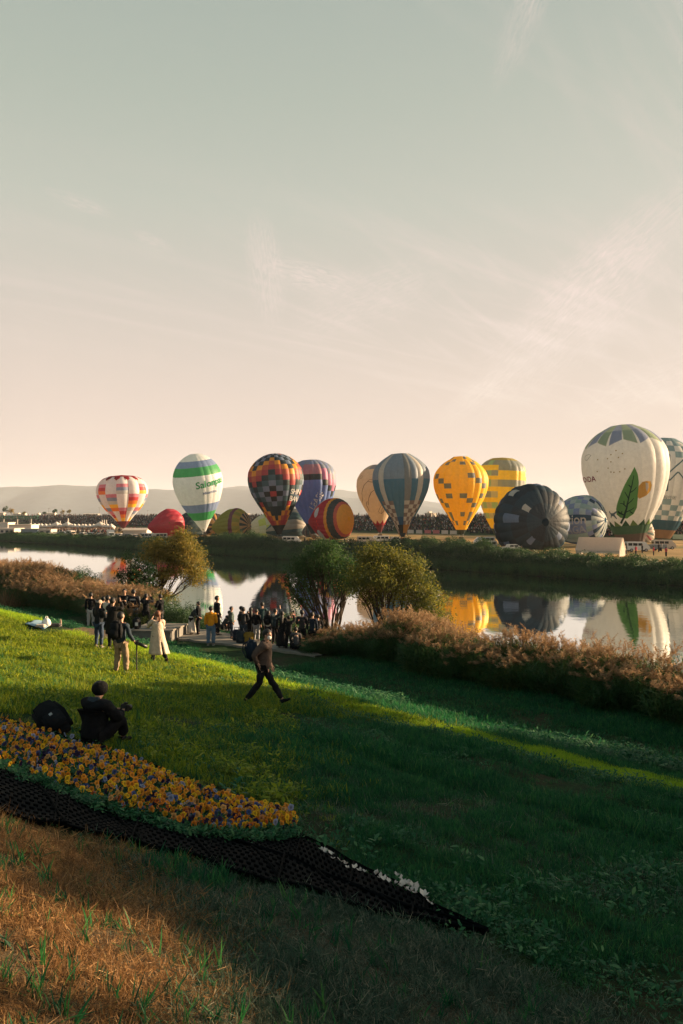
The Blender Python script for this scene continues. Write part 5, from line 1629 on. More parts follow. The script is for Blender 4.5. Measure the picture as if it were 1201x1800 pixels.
pv('van', 'white van parked left of the plain red balloon', 262, 248, -80, M_vpaint)
pv('van', 'grey white van next to the van left of the red balloon', 280, 247, 100, M_vpaint2)
CG = 'cars parked in a row above the far bank at left'
rowd = ['first', 'second', 'third', 'fourth', 'fifth', 'sixth', 'seventh', 'eighth', 'ninth', 'tenth', 'eleventh', 'twelfth']
for i, px in enumerate([50, 62, 75, 92, 107, 125, 146, 160, 175, 207, 222, 237]):
    sdir_ = 0.65 + 0.76 * (px - 600.5) / F * 1.0
    D = 121.5 / (NX * (px - 600.5) / F + NY)
    knd = 'van' if i in (2, 5) else 'car'
    v = vehicle(knd, '%s parked car from the left in the row above the far bank' % rowd[i] if knd == 'car' else ('low white van, %s vehicle in the row above the far bank' % rowd[i]), at(px, D), R(47 + 90 * (i % 2) + 43 * ((i * 7) % 3)),
                [M_vpaint, M_vpaint3, M_vpaint2][i % 3], CG)
# tent: ridge tent at right
def ridge_tent(label, loc, rz, Lx, Wy, h, hr):
    root = empty('tent', loc, rz)
    tag(root, label, 'tent')
    bm = bmesh.new()
    e = 0.15
    a = [bm.verts.new(p) for p in ((-Lx / 2 - e, -Wy / 2 - e, h - 0.1), (Lx / 2 + e, -Wy / 2 - e, h - 0.1), (Lx / 2 + e, 0, h + hr), (-Lx / 2 - e, 0, h + hr), (-Lx / 2 - e, Wy / 2 + e, h - 0.1), (Lx / 2 + e, Wy / 2 + e, h - 0.1))]
    bm.faces.new((a[0], a[1], a[2], a[3])); bm.faces.new((a[3], a[2], a[5], a[4]))
    bmesh.ops.solidify(bm, geom=bm.faces[:], thickness=0.04)
    bm_obj('roof', bm, M_tent, root)
    for sx in (-1, 1):
        bm = bmesh.new()
        v = [bm.verts.new(p) for p in ((sx * Lx / 2, -Wy / 2, h), (sx * Lx / 2, Wy / 2, h), (sx * Lx / 2, 0, h + hr - 0.06))]
        bm.faces.new(v)
        v = [bm.verts.new(p) for p in ((sx * Lx / 2, -Wy / 2, 0.05), (sx * Lx / 2, Wy / 2, 0.05), (sx * Lx / 2, Wy / 2, h), (sx * Lx / 2, -Wy / 2, h))]
        bm.faces.new(v)
        bmesh.ops.solidify(bm, geom=bm.faces[:], thickness=0.02)
        bm_obj('gable', bm, M_tent, root)
    bm = bmesh.new(); box(bm, 0, -Wy / 2, h * 0.5 + 0.3, Lx, 0.03, h - 0.6); bm_obj('side_wall', bm, M_tentw, root)
    for sx in (-1, 0, 1):
        for sy in (-1, 1):
            bm = bmesh.new(); tube(bm, (sx * Lx / 2, sy * Wy / 2 * 1.01, -0.1), (sx * Lx / 2, sy * Wy / 2 * 1.01, h), 0.04, 0.04, 6); bm_obj('pole', bm, M_steel, root)
    return root
ridge_tent('white ridge tent standing before the pale blue chequered balloon', at(1056, 150), R(-30), 7.4, 4.6, 1.1, 2.2)
# banners, signs
def billboard(name, label, p, rz, w_, h_, mat, z0=0.9):
    root = empty(name, p, rz); tag(root, label, 'banner', 'low boards standing along the foot of the dike')
    bm = bmesh.new(); box(bm, 0, 0, z0, w_, 0.06, h_); bm_obj('panel', bm, mat, root)
    for sx in (-1, 1):
        bm = bmesh.new(); tube(bm, (sx * w_ * .4, 0.05, -0.2), (sx * w_ * .4, 0.05, z0 + h_ / 2), 0.04, 0.04, 6); bm_obj('post', bm, M_steel, root)
M_pinkb = principled('pink_board', (0.50, 0.16, 0.17), 0.7, 0.2, 0.15, 1.0)
M_whiteb = principled('white_board', (0.56, 0.50, 0.46), 0.7, 0.2, 0.1, 1.0)
M_greenb = principled('green_white_board', (0.40, 0.48, 0.36), 0.7, 0.2, 0.1, 1.0)
s0 = 232.0
for i, (px, mt, lb) in enumerate([(722, M_whiteb, 'white'), (737, M_whiteb, 'white'), (752, M_pinkb, 'pink'), (767, M_pinkb, 'pink'), (782, M_whiteb, 'white'), (797, M_whiteb, 'white'), (1192, M_greenb, 'pale green')]):
    D = s0 / (NX * (px - 600.5) / F + NY)
    billboard('banner', '%s board at the foot of the crowded dike, %s one from the left' % (lb, rowd[i] if i < 6 else 'last'), at(px, D), R(-49.4), 3.2, 1.3, mt)

# buildings and tents at the left of the field
def shed(label, px, D, w_px, h_px, depth, mat, rz=0.0, nwin=0, roofc=None, gable=0.0, cat='building', name='building', grp=None):
    p = at(px, D); k = D / F
    w_, h_ = w_px * k, h_px * k
    root = empty(name, p, rz); tag(root, label, cat, grp)
    bm = bmesh.new(); box(bm, 0, depth / 2, h_ / 2 - 0.2, w_, depth, h_ + 0.4); bm_obj('wall', bm, mat, root)
    bm = bmesh.new()
    if gable > 0:
        loft_profile(bm, [(-0.4, h_), (depth / 2, h_ + gable), (depth + 0.4, h_)], w_ + 0.6)
        bmesh.ops.recalc_face_normals(bm, faces=bm.faces)
    else:
        box(bm, 0, depth / 2, h_ + 0.12, w_ + 0.5, depth + 0.5, 0.24)
    bm_obj('roof', bm, roofc or M_white, root)
    for i in range(nwin):
        x = -w_ / 2 + w_ * (i + 0.5) / nwin
        bm = bmesh.new(); box(bm, x, -0.01, h_ * 0.55, w_ / nwin * 0.55, 0.08, h_ * 0.42)
        f = bm_obj('window', bm, M_dark, root)
        bm = bmesh.new(); box(bm, x, -0.06, h_ * 0.32, w_ / nwin * 0.62, 0.08, 0.12)
        bm_obj('sill', bm, M_white, f)
    return root
M_blueg = principled('blue_grey_cladding', (0.24, 0.27, 0.31), 0.7, 0.2, 0.06, 0.6)
shed('long pale building with dark square windows at the left edge of the field', 8, 330, 34, 9.5, 10, M_white, 0, 4)
shed('pale block standing taller behind the long building at the left edge', 2, 360, 24, 17, 8, M_tentw, 0, 0)
shed('blue grey flat shed right of the long building at left', 52, 318, 30, 9, 8, M_blueg, 0, 0)
shed('white cube building right of the blue grey shed', 79, 312, 21, 9.5, 7, M_white, 0, 2)
shed('low pale canopy between the long building and the tents', 35, 352, 40, 14, 9, M_tentw, 0, 0)
shed('long white marquee right of the farthest left balloon', 237, 318, 42, 8, 8, M_tent, 0, 0, M_tent, 0.8, 'marquee', 'marquee')
shed('small white marquee left of the plain red balloon', 266, 330, 18, 5, 6, M_tentw, 0, 0, M_tent, 0.5, 'marquee', 'marquee')
# peaked pavilion tents in a row
def pavilion(loc, w_, h_, label):
    root = empty('pavilion_tent', loc, R(-20)); tag(root, label, 'tent', 'peaked white pavilion tents in a row')
    bm = bmesh.new(); r_ = bmesh.ops.create_cone(bm, cap_ends=True, segments=4, radius1=w_ * 0.72, radius2=0.05, depth=h_ * 0.5, matrix=Matrix.Translation((0, 0, h_ * 0.75)) @ Matrix.Rotation(R(45), 4, 'Z'))
    bm_obj('roof', bm, M_tent, root)
    bm = bmesh.new(); box(bm, 0, 0.6, h_ * 0.25, w_ * 0.94, w_ * 0.5, h_ * 0.5); bm_obj('wall', bm, M_tentw, root)
    for sx in (-1, 1):
        bm = bmesh.new(); tube(bm, (sx * w_ * .47, -w_ * .47, 0), (sx * w_ * .47, -w_ * .47, h_ * .5), 0.05, 0.05, 6); bm_obj('pole', bm, M_steel, root)
nn = 0
for i in range(24):
    px = 54 + i * 6.4 + (i % 3) * 0.8
    if 200 < px < 232: continue
    big = i in (7, 10, 19)
    pavilion(at(px, 425 - i * 1.2), 4.6 if big else 3.2, 4.2 if big else 3.2, 'white peaked tent in the row of pavilions at the foot of the far dike' if not big else {7: 'larger peaked tent, leftmost large one in the pavilion row', 10: 'larger peaked tent near the middle of the pavilion row', 19: 'larger peaked tent at the right end of the pavilion row'}[i])
# tall inflatable tubes / poles
for i, (px, D, hpx, wpx) in enumerate([(120, 415, 12, 2.0), (180, 400, 10, 1.6), (183.6, 402, 10, 1.6), (187.4, 400, 10, 1.6), (106, 420, 8, 1.6)]):
    p = at(px, D); k = D / F
    bm = bmesh.new(); h_ = (hpx + 8) * k
    tube(bm, (0, 0, -0.2), (0, 0, h_), wpx * k / 2, wpx * k / 2 * 0.9, 10); ball(bm, (0, 0, h_), wpx * k * 0.45, seg=10, rings=6)
    box(bm, 0, 0, 0.2, wpx * k * 1.6, wpx * k * 1.6, 0.6)
    o = bm_obj('inflatable_column', bm, M_tent, None, True); o.location = p
    tag(o, ['white column standing over the pavilion tents, widest one', 'left of three white columns by the farthest left balloon', 'middle of three white columns by the farthest left balloon', 'right of three white columns by the farthest left balloon', 'short white column left of the widest one'][i], 'column', 'white inflatable columns')
for i, px in enumerate([86, 109, 175, 330, 415, 260]):
    D = 620
    bm = bmesh.new(); k = D / F
    h_ = [16, 15, 17, 14, 13, 12][i] * k
    tube(bm, (0, 0, -0.5), (0, 0, h_), 0.22, 0.14, 6); box(bm, 0, 0, h_, 1.6, 0.25, 0.3)
    o = bm_obj('lamp_mast', bm, M_steel); 
    o.location = Vector(((px - 600.5) / F * D, D, CAMZ - 2.0))
    tag(o, 'thin mast on the far dike, %s from the left' % rowd[[0, 1, 2, 4, 5, 3][i]], 'mast', 'thin masts on the far dike')
# green railway bridge at the left edge
root = empty('bridge', at(0, 560)); root.location.z = CAMZ - 7.4
tag(root, 'low green girder bridge at the left edge above the far tents', 'bridge')
k = 560 / F
for i, z_ in enumerate((7.4 - 0.8 * 1.0, 7.4 - 2.2)):
    bm = bmesh.new(); box(bm, -18 * k, 0, z_, 170 * k, 1.2, 0.7 if i == 0 else 0.35); bm_obj('girder', bm, M_rail, root)
for i in range(26):
    bm = bmesh.new(); box(bm, (-95 + i * 6.2) * k, -0.3, 6.0, 0.35, 0.35, 1.5); bm_obj('rail_post', bm, M_rail, root)
for i in range(7):
    bm = bmesh.new(); box(bm, (-90 + i * 24) * k, 0, 2.4, 1.0, 1.4, 4.9); bm_obj('pier', bm, M_conc, root)
# far houses on the skyline
for i, (px, w_, h_, lb) in enumerate([(2, 9, 5, 'far pale house at the left edge of the skyline'), (28, 9, 4, 'far white house left of the pale one with a wide roof'), (40, 8, 3.4, 'far white house with a wide roof'), (88, 16, 4.5, 'far peach coloured building left of the umbrella tree'),
                                      (66, 4, 4, 'tiny far white house'), (160, 26, 3, 'long low far building behind the dike'), (300, 8, 3, 'far low house right of the farthest left balloon'), (1160, 5, 2, 'tiny far house at right')]):
    D = 900; k = D / F
    root = empty('house', ((px - 600.5) / F * D, D, CAMZ - 1.5)); tag(root, lb, 'house', 'far houses on the skyline')
    bm = bmesh.new(); box(bm, 0, 3, h_ * k * 0.4, w_ * k, 6, h_ * k * 0.8 + 2); bm_obj('wall', bm, M_white, root)
    bm = bmesh.new(); loft_profile(bm, [(-0.6, h_ * k * 0.8 + 1), (3, h_ * k + 1.2), (6.6, h_ * k * 0.8 + 1)], w_ * k * 1.06); bmesh.ops.recalc_face_normals(bm, faces=bm.faces); bm_obj('roof', bm, M_tentw if i % 2 else M_white, root)
# low boat / roof like white shape on the dike
for (px, lb) in ((757, 'white boat shaped roof on the crest of the crowded dike'), (430, 'small pale hut on the crest of the dike')):
    D = 262 / (NX * (px - 600.5) / F + NY)
    p = at(px, D)
    root = empty('hut', p, R(-49)); tag(root, lb, 'hut')
    k = D / F
    bm = bmesh.new(); box(bm, 0, 0, 0.7, 16 * k, 3, 1.4); bm_obj('wall', bm, M_white, root)
    bm = bmesh.new(); box(bm, 0, 0, 1.5, 19 * k, 3.6, 0.25); box(bm, -2 * k, 0, 1.95, 5 * k, 1.6, 0.7); bm_obj('roof', bm, M_tent, root)

# ------------------------------------------------------------------ far crowd
M_crowd = principled('crowd_clothing', None, 0.9, 0.1, attr=True)
SK = (0.34, 0.20, 0.13)
CROWDC = [(0.012, 0.016, 0.022), (0.02, 0.025, 0.03), (0.008, 0.010, 0.014), (0.015, 0.03, 0.05), (0.03, 0.03, 0.03), (0.05, 0.055, 0.06), (0.45, 0.42, 0.38), (0.20, 0.16, 0.12), (0.012, 0.04, 0.05), (0.25, 0.05, 0.05), (0.30, 0.32, 0.34), (0.10, 0.13, 0.17)]
def tiny_person(seated, top, low):
    """low-polygon person, about 40 faces, feet at z = 0, facing -y"""
    V, Fc, C = [], [], []
    def ring_body(levels, n=6):
        k = len(V)
        for (z, rx, ry, cy) in levels:
            for i in range(n):
                a = 2 * math.pi * i / n
                V.append((rx * math.cos(a), cy + ry * math.sin(a), z))
        return k
    def skin(k, m_, n, cols):
        for l in range(m_ - 1):
            for i in range(n):
                Fc.append((k + l * n + i, k + l * n + (i + 1) % n, k + (l + 1) * n + (i + 1) % n, k + (l + 1) * n + i)); C.append(cols[l])
        Fc.append(tuple(k + (m_ - 1) * n + i for i in range(n))); C.append(cols[-1])
    if seated:
        lv = [(0.0, .20, .34, -.2), (0.22, .24, .36, -.16), (0.36, .22, .24, -.02), (0.62, .25, .16, 0), (0.80, .20, .12, 0), (0.84, .07, .07, 0)]
        k = ring_body(lv); skin(k, 6, 6, [low, low, top, top, top])
        hz_ = 0.85
    else:
        lv = [(0.0, .13, .10, 0), (0.8, .17, .12, 0), (1.0, .21, .14, 0), (1.32, .24, .15, 0), (1.44, .18, .11, 0), (1.48, .07, .07, 0)]
        k = ring_body(lv); skin(k, 6, 6, [low, top, top, top, top])
        hz_ = 1.48
    k = ring_body([(hz_, .07, .07, 0), (hz_ + .08, .095, .10, 0), (hz_ + .18, .10, .11, 0), (hz_ + .25, .06, .07, 0)])
    hair = (0.01, 0.009, 0.008)
    for l in range(3):
        for i in range(6):
            Fc.append((k + l * 6 + i, k + l * 6 + (i + 1) % 6, k + (l + 1) * 6 + (i + 1) % 6, k + (l + 1) * 6 + i)); C.append(SK if (l < 2 and i in (3, 4, 5)) else hair)
    Fc.append(tuple(k + 18 + i for i in range(6))); C.append(hair)
    return np.array(V), Fc, C
rc = np.random.default_rng(21)
def dike_pts(n):
    out = []
    while len(out) < n:
        s_ = rc.uniform(237.5, 256.5); t_ = rc.uniform(-760, -110)
        x, y = xy_of(s_, t_); px = x / y * F + 600
        if -20 < px < 1230:
            # sparse at the far left
            if px < 70 and rc.random() < 0.75: continue
            if rc.random() < 0.06 * (s_ > 252): continue
            out.append((x, y, px))
    return out
pts = dike_pts(10500)
pts.sort(key=lambda p: p[1])
protoP = []
for i in range(10):
    top = CROWDC[rc.integers(0, len(CROWDC))]; low = CROWDC[rc.integers(0, 6)]
    Vv, Fc, Cc = tiny_person(i < 7, top, low)
    me = bpy.data.meshes.new('person'); me.from_pydata(Vv.tolist(), [], Fc); me.materials.append(M_crowd)
    a = me.attributes.new('tint', 'FLOAT_COLOR', 'FACE'); cc = np.ones((len(Fc), 4), np.float32); cc[:, :3] = Cc; a.data.foreach_set('color', cc.ravel())
    protoP.append(me)
faceup = R(-49 + 90)
for i, (x, y, px) in enumerate(pts[:180]):
    o = bpy.data.objects.new('person', protoP[i % 10]); COL.objects.link(o)
    o.location = (x, y, gz(x, y)); o.rotation_euler = (0, 0, R(-49) + rc.normal(0, 0.4)); s__ = rc.uniform(0.92, 1.1); o.scale = (s__, s__, s__)
    tag(o, 'spectator in the packed crowd on the far dike', 'person', 'spectators on the near end of the far dike')
def crowd_mesh(name, label, P, seatp):
    VV, FF_, CC = [], [], []
    k = 0
    for (x, y, px) in P:
        top = CROWDC[rc.integers(0, len(CROWDC))]; low = CROWDC[rc.integers(0, 6)]
        Vv, Fc, Cc = tiny_person(rc.random() < seatp, top, low)
        a = R(-49) + rc.normal(0, 0.5); ca, sa = math.cos(a), math.sin(a); sc_ = rc.uniform(0.9, 1.12)
        W = np.stack([x + (Vv[:, 0] * ca - Vv[:, 1] * sa) * sc_, y + (Vv[:, 0] * sa + Vv[:, 1] * ca) * sc_, gz(x, y) + Vv[:, 2] * sc_], -1)
        VV.append(W); FF_ += [tuple(q + k for q in f) for f in Fc]; CC += Cc; k += len(Vv)
    o = mesh_obj(name, np.concatenate(VV), FF_, M_crowd, fcol=np.array(CC))
    tag(o, label, kind='stuff')
crowd_mesh('crowd_on_dike', 'dense crowd of spectators filling the slope of the far dike', pts[180:], 0.75)
P = []
while len(P) < 900:
    px = rc.uniform(84, 300); D = rc.uniform(330, 400)
    if px > 195 and rc.random() < 0.7: continue
    p = at(px, D)
    P.append((p.x, p.y, px))
crowd_mesh('crowd_on_field', 'crowd standing among the tents on the left of the field', P, 0.0)
# single people on the field
redj = (0.42, 0.07, 0.09)
FP = [(1118, 158, redj, 'person in a red jacket on the field in front of the white van'), (1149, 156, redj, 'person in a red jacket near the dark trailer'), (1171, 152, redj, 'person in a red jacket lowest at the right of the field'),
      (1101, 163, (0.03, 0.03, 0.035), 'person in dark clothes left of the white van'), (1129, 166, (0.02, 0.02, 0.02), 'person in black standing before the side of the white van'), (1158, 168, (0.02, 0.02, 0.02), 'person in black standing at the dark trailer'),
      (1163, 170, (0.2, 0.2, 0.2), 'person in grey beside the person in black at the trailer'), (213, 255, (0.02, 0.02, 0.025), 'person in dark clothes under the farthest left balloon'), (218, 256, (0.03, 0.04, 0.05), 'second person under the farthest left balloon'), (230, 252, (0.02, 0.02, 0.02), 'person walking right of the farthest left balloon'),
      (236, 254, (0.02, 0.03, 0.03), 'person in dark clothes left of the white van beside the red balloon'), (244, 258, (0.05, 0.05, 0.05), 'person close to the white van beside the red balloon'), (146, 268, (0.03, 0.03, 0.03), 'person standing left of the box truck'), (120, 275, (0.02, 0.02, 0.03), 'lone person on the stubble between the cars and the crowd'),
      (156, 290, (0.3, 0.28, 0.25), 'person in a pale top on the stubble field'), (606, 214, (0.02, 0.02, 0.02), 'person in black at the foot of the red ringed balloon'), (612, 213, (0.5, 0.45, 0.4), 'person in a pale top at the foot of the red ringed balloon'), (536, 216, (0.02, 0.02, 0.02), 'person right of the white van below the blue balloon'),
      (542, 215, (0.35, 0.2, 0.05), 'person in an ochre jacket below the blue balloon'), (548, 214, (0.6, 0.35, 0.05), 'person in a yellow jacket below the blue balloon'), (684, 222, (0.4, 0.2, 0.08), 'person in orange under the cream drawn balloon'), (326, 245, (0.02, 0.03, 0.03), 'person near the mouth of the leaning white balloon'),
      (352, 246, (0.05, 0.06, 0.06), 'second person near the mouth of the leaning white balloon'), (205, 262, (0.02, 0.03, 0.03), 'person beside the box truck')]
for i, (px, D, c, lb) in enumerate(FP):
    Vv, Fc, Cc = tiny_person(False, c, (0.02, 0.022, 0.03))
    o = mesh_obj('person', Vv, Fc, M_crowd, fcol=np.array(Cc)); p = at(px, D); o.location = p; o.rotation_euler = (0, 0, i * 1.3)
    tag(o, lb, 'person', 'balloon crew standing about the field')
# dark trailer
p = at(1156, 172); root = empty('trailer', p, R(-80)); tag(root, 'low dark trailer with baskets in front of the beige van', 'trailer')
bm = bmesh.new(); box(bm, 0, 0, 0.85, 1.7, 3.2, 0.9, bevel=0.05); bm_obj('body', bm, M_vpaint3, root)
for sx in (-1, 1):
    bm = bmesh.new(); tube(bm, (sx * .8, 0, .35), (sx * .95, 0, .35), .35, .35, 14); bm_obj('wheel', bm, M_tyre, root)
bm = bmesh.new(); box(bm, 0, 2.1, 0.5, 0.1, 1.2, 0.1); bm_obj('drawbar', bm, M_steel, root)
# ------------------------------------------------------------------ people on the near bank
M_skin = principled('skin', (0.42, 0.24, 0.16), 0.55, 0.35, 0.05, 8.0)
M_hair = principled('black_hair', (0.008, 0.007, 0.007), 0.6, 0.4, 0.2, 40.0, 0.3)
M_hairb = principled('brown_hair', (0.16, 0.055, 0.022), 0.55, 0.4, 0.2, 40.0, 0.3)
_cm = {}
def cloth(col, nm='cloth'):
    k = (nm,) + tuple(round(c, 3) for c in col)
    if k not in _cm:
        _cm[k] = principled(nm, col, 0.85, 0.15, 0.18, 9.0, 0.5)
    return _cm[k]
BLK = (0.007, 0.008, 0.010); DGREY = (0.022, 0.024, 0.028); JEAN = (0.035, 0.055, 0.095); LJEAN = (0.10, 0.16, 0.24); KHAKI = (0.26, 0.19, 0.12); OFFW = (0.50, 0.46, 0.41)
WRINKLE = bpy.data.textures.new('wrinkles', 'CLOUDS'); WRINKLE.noise_scale = .10; WRINKLE.noise_depth = 2
def skin_mesh(name, nodes, edges, mat, parent, sub=2):
    """nodes: list of (xyz, radius or (rx, ry)); first node is the root"""
    me = bpy.data.meshes.new(name)
    me.from_pydata([tuple(n[0]) for n in nodes], edges, [])
    me.materials.append(mat)
    o = bpy.data.objects.new(name, me)
    link(o, parent)
    md = o.modifiers.new('skin', 'SKIN'); md.use_smooth_shade = True; md.branch_smoothing = 0.4
    sv_ = me.skin_vertices[0].data
    for i, n in enumerate(nodes):
        r_ = n[1] if isinstance(n[1], (tuple, list)) else (n[1], n[1])
        sv_[i].radius = r_
        sv_[i].use_root = (i == 0)
    if sub:
        m2 = o.modifiers.new('smooth', 'SUBSURF'); m2.levels = sub; m2.render_levels = sub
    if name in ('jacket', 'trousers'):
        m3 = o.modifiers.new('wrinkles', 'DISPLACE'); m3.texture = WRINKLE; m3.strength = .055; m3.mid_level = .5; m3.texture_coords = 'LOCAL'
    return o
def V_(x, y, z): return Vector((x, y, z))
STAND = dict(pelvis=(0, 0, .93), waist=(0, .0, 1.08), chest=(0, .0, 1.27), neck=(0, .0, 1.45), head0=(0, .015, 1.54), head1=(0, .02, 1.625),
             shL=(-.175, 0, 1.39), shR=(.175, 0, 1.39), elL=(-.235, -.02, 1.11), elR=(.235, -.02, 1.11), wrL=(-.225, .07, .88), wrR=(.225, .07, .88),
             hipL=(-.095, 0, .88), hipR=(.095, 0, .88), knL=(-.11, .02, .49), knR=(.11, .02, .49), anL=(-.12, 0, .085), anR=(.12, 0, .085))
def person(label, loc, rz, pose=None, h=1.70, top=BLK, low=BLK, shoe=BLK, hair='short', hairc=None, coat=None, hood=None, cap=None, pack=None, mask=False, bulky=1.0, wide=1.0,
           fingers=False, group=None, beanie=False, lowname='trousers', skirt=None, strip=None, face=True):
    """local +y is the way the person faces"""
    J = {k: Vector(v) for k, v in STAND.items()}
    for k, v in (pose or {}).items(): J[k] = Vector(v)
    root = empty('person', loc, rz)
    s_ = h / 1.70
    root.scale = (s_, s_, s_)
    tag(root, label, 'person', group)
    hd = (J['head1'] - J['head0']).normalized()
    fwd = J.get('face', Vector((0, 1, 0))).normalized()
    # body: one continuous surface
    nodes = [(J['pelvis'], .115), (J['waist'], .105), (J['chest'], .125), (J['neck'] - (J['neck'] - J['chest']) * .25, .075), (J['neck'], .052), (J['head0'], (.068, .078)), (J['head1'], (.082, .098)), (J['head1'] + hd * .075, (.055, .065))]
    edges = [(0, 1), (1, 2), (2, 3), (3, 4), (4, 5), (5, 6), (6, 7)]
    def add(p, r_, par):
        nodes.append((p, r_)); edges.append((par, len(nodes) - 1)); return len(nodes) - 1
    nose = add(J['head0'].lerp(J['head1'], .55) + fwd * .105, .016, 6)
    for side in 'LR':
        a = add(J['sh' + side], .062, 3)
        b = add(J['sh' + side].lerp(J['el' + side], .5), .05, a)
        c = add(J['el' + side], .042, b)
        d_ = add(J['wr' + side], .028, c)
        dr = (J['wr' + side] - J['el' + side]).normalized()
        palm = J['wr' + side] + dr * .075
        e = add(palm, (.030, .022), d_)
        if fingers:
            sd = dr.orthogonal().normalized()
            if abs(sd.dot(fwd)) > .7: sd = dr.cross(sd).normalized()
            cr = J.get('curl' + side, fwd * 0.4 + Vector((0, 0, -0.3))).normalized()
            for q, fl in zip((-.030, -.010, .010, .028), (.066, .078, .072, .055)):
                f1 = add(palm + dr * .022 + sd * q, .0095, e)
                f2 = add(palm + dr * (.022 + fl * .5) + sd * q + cr * .012, .009, f1)
                add(palm + dr * (.022 + fl * .8) + sd * q + cr * .038, .008, f2)
            t1 = add(palm - dr * .02 + sd * .045 + cr * .01, .011, d_)
            add(palm + dr * .015 + sd * .055 + cr * .03, .009, t1)
        else:
            add(palm + dr * .06, (.024, .016), e)
        a = add(J['hip' + side], .088, 0)
        b = add(J['hip' + side].lerp(J['kn' + side], .5), .078, a)
        c = add(J['kn' + side], .056, b)
        b2 = add(J['kn' + side].lerp(J['an' + side], .4), .056, c)
        d_ = add(J['an' + side], .036, b2)
    skin_mesh('body', nodes, edges, M_skin, root)
    # ears and eyes
    # clothes
    bk = bulky
    ex = .02 * bk
    tn = [(J['waist'], .138 * bk), (J['pelvis'] + (J['pelvis'] - J['waist']) * .45, .145 * bk), (J['chest'], .155 * bk), (J['neck'] - (J['neck'] - J['chest']) * .3, .10 * bk), (J['neck'] - (J['neck'] - J['chest']) * .02, .062 + ex)]
    te = [(0, 1), (0, 2), (2, 3), (3, 4)]
    def tadd(p, r_, par):
        tn.append((p, r_)); te.append((par, len(tn) - 1)); return len(tn) - 1
    for side in 'LR':
        out = (J['sh' + side] - J['neck']); out.z = 0
        a = tadd(J['sh' + side] + out * .08, .082 * bk, 3)
        b = tadd(J['sh' + side].lerp(J['el' + side], .55), .070 * bk, a)
        c = tadd(J['el' + side], .064 * bk, b)
        dm = tadd(J['el' + side].lerp(J['wr' + side], .5), .055 * bk, c)
        tadd(J['el' + side].lerp(J['wr' + side], .93), .042 * bk, dm)
    jk = skin_mesh('jacket', tn, te, cloth(top, 'jacket_cloth'), root)
    if strip is not None:
        for side in 'LR':
            a = J['sh' + side] + Vector((0, 0, .03)); b = J['el' + side]
            o_ = Vector((1 if side == 'R' else -1, -0.2, 0)).normalized() * .072 * bk
            bm = bmesh.new(); tube(bm, a + o_, b + o_, .018, .018, 6); bm_obj('sleeve_stripe', bm, cloth(strip, 'stripe_cloth'), jk)
    ln = [(J['pelvis'], .135)]
    le = []
    for side in 'LR':
        def ladd(p, r_, par):
            ln.append((p, r_)); le.append((par, len(ln) - 1)); return len(ln) - 1
        a = ladd(J['hip' + side] - Vector((0, 0, .03)), .105 * wide, 0)
        b = ladd(J['hip' + side].lerp(J['kn' + side], .55), .093 * wide, a)
        c = ladd(J['kn' + side], .080 * wide, b)
        b2 = ladd(J['kn' + side].lerp(J['an' + side], .5), .072 * wide, c)
        ladd(J['an' + side] + (J['kn' + side] - J['an' + side]) * .04, .062 * wide, b2)
    skin_mesh(lowname, ln, le, cloth(low, 'trouser_cloth'), root)
    for side in 'LR':
        an = J['an' + side]
        tf = J.get('toe' + side)
        f_ = (Vector(tf) - an) if tf is not None else Vector((0.02 if side == 'R' else -0.02, .17, -.045))
        tip = an + f_
        skin_mesh('shoe', [(an + Vector((0, 0, -.02)), .048), (an - f_ * .22 + Vector((0, 0, -.04)), .040), (an + f_ * .5 + Vector((0, 0, -.03)), (.044, .036)), (tip + Vector((0, 0, 0.0)), (.038, .026))], [(0, 1), (0, 2), (2, 3)], cloth(shoe, 'shoe_leather'), root, 1)
    hm = hairc or M_hair
    hc = J['head0'].lerp(J['head1'], .75)
    if cap is None or True:
        bm = bmesh.new()
        ball(bm, (0, 0, 0), .112, (0.90, 1.0, 1.02), 16, 12)
        for v in bm.verts:      # open the face side
            if v.co.y > .035 and v.co.z < .035: v.co.y *= .35; v.co.z *= 0.9; v.co.x *= .85
            if v.co.z < -.06: v.co.x *= .78; v.co.y = v.co.y * .8
        for v in bm.verts:
            v.co += Vector(noise.noise_vector(v.co * 22)) * .008
        ho = bm_obj('hair', bm, hm, root, True)
        q = Vector((0, 1, 0)).rotation_difference(Vector((fwd.x, fwd.y, 0)).normalized() if abs(fwd.z) < .9 else Vector((0, 1, 0)))
        qt = Vector((0, 0, 1)).rotation_difference(hd)
        ho.rotation_mode = 'QUATERNION'; ho.rotation_quaternion = qt @ q
        ho.location = hc + hd * .03 - fwd * .022
    if hair == 'long':
        skin_mesh('long_hair', [(hc - fwd * .05, .09), (hc - fwd * .085 - hd * .12, .085), (hc - fwd * .12 - hd * .27, .075), (hc - fwd * .13 - hd * .42, .045)], [(0, 1), (1, 2), (2, 3)], hm, root, 1)
    if hair == 'pony':
        skin_mesh('ponytail', [(hc - fwd * .09, .04), (hc - fwd * .15 - hd * .02, .040), (hc - fwd * .16 - hd * .14, .036), (hc - fwd * .13 - hd * .27, .018)], [(0, 1), (1, 2), (2, 3)], hm, root, 1)
    if face:
        rgt = fwd.cross(Vector((0, 0, 1))).normalized()
        for sx in (-1, 1):
            bm = bmesh.new(); ball(bm, J['head0'].lerp(J['head1'], .85) + fwd * .088 + rgt * sx * .03, .010, seg=8, rings=6); bm_obj('eye', bm, M_hair, root, True)
            bm = bmesh.new(); ball(bm, J['head0'].lerp(J['head1'], .6) + rgt * sx * .086, .026, (.5, .8, 1.2), 8, 6); bm_obj('ear', bm, M_skin, root, True)
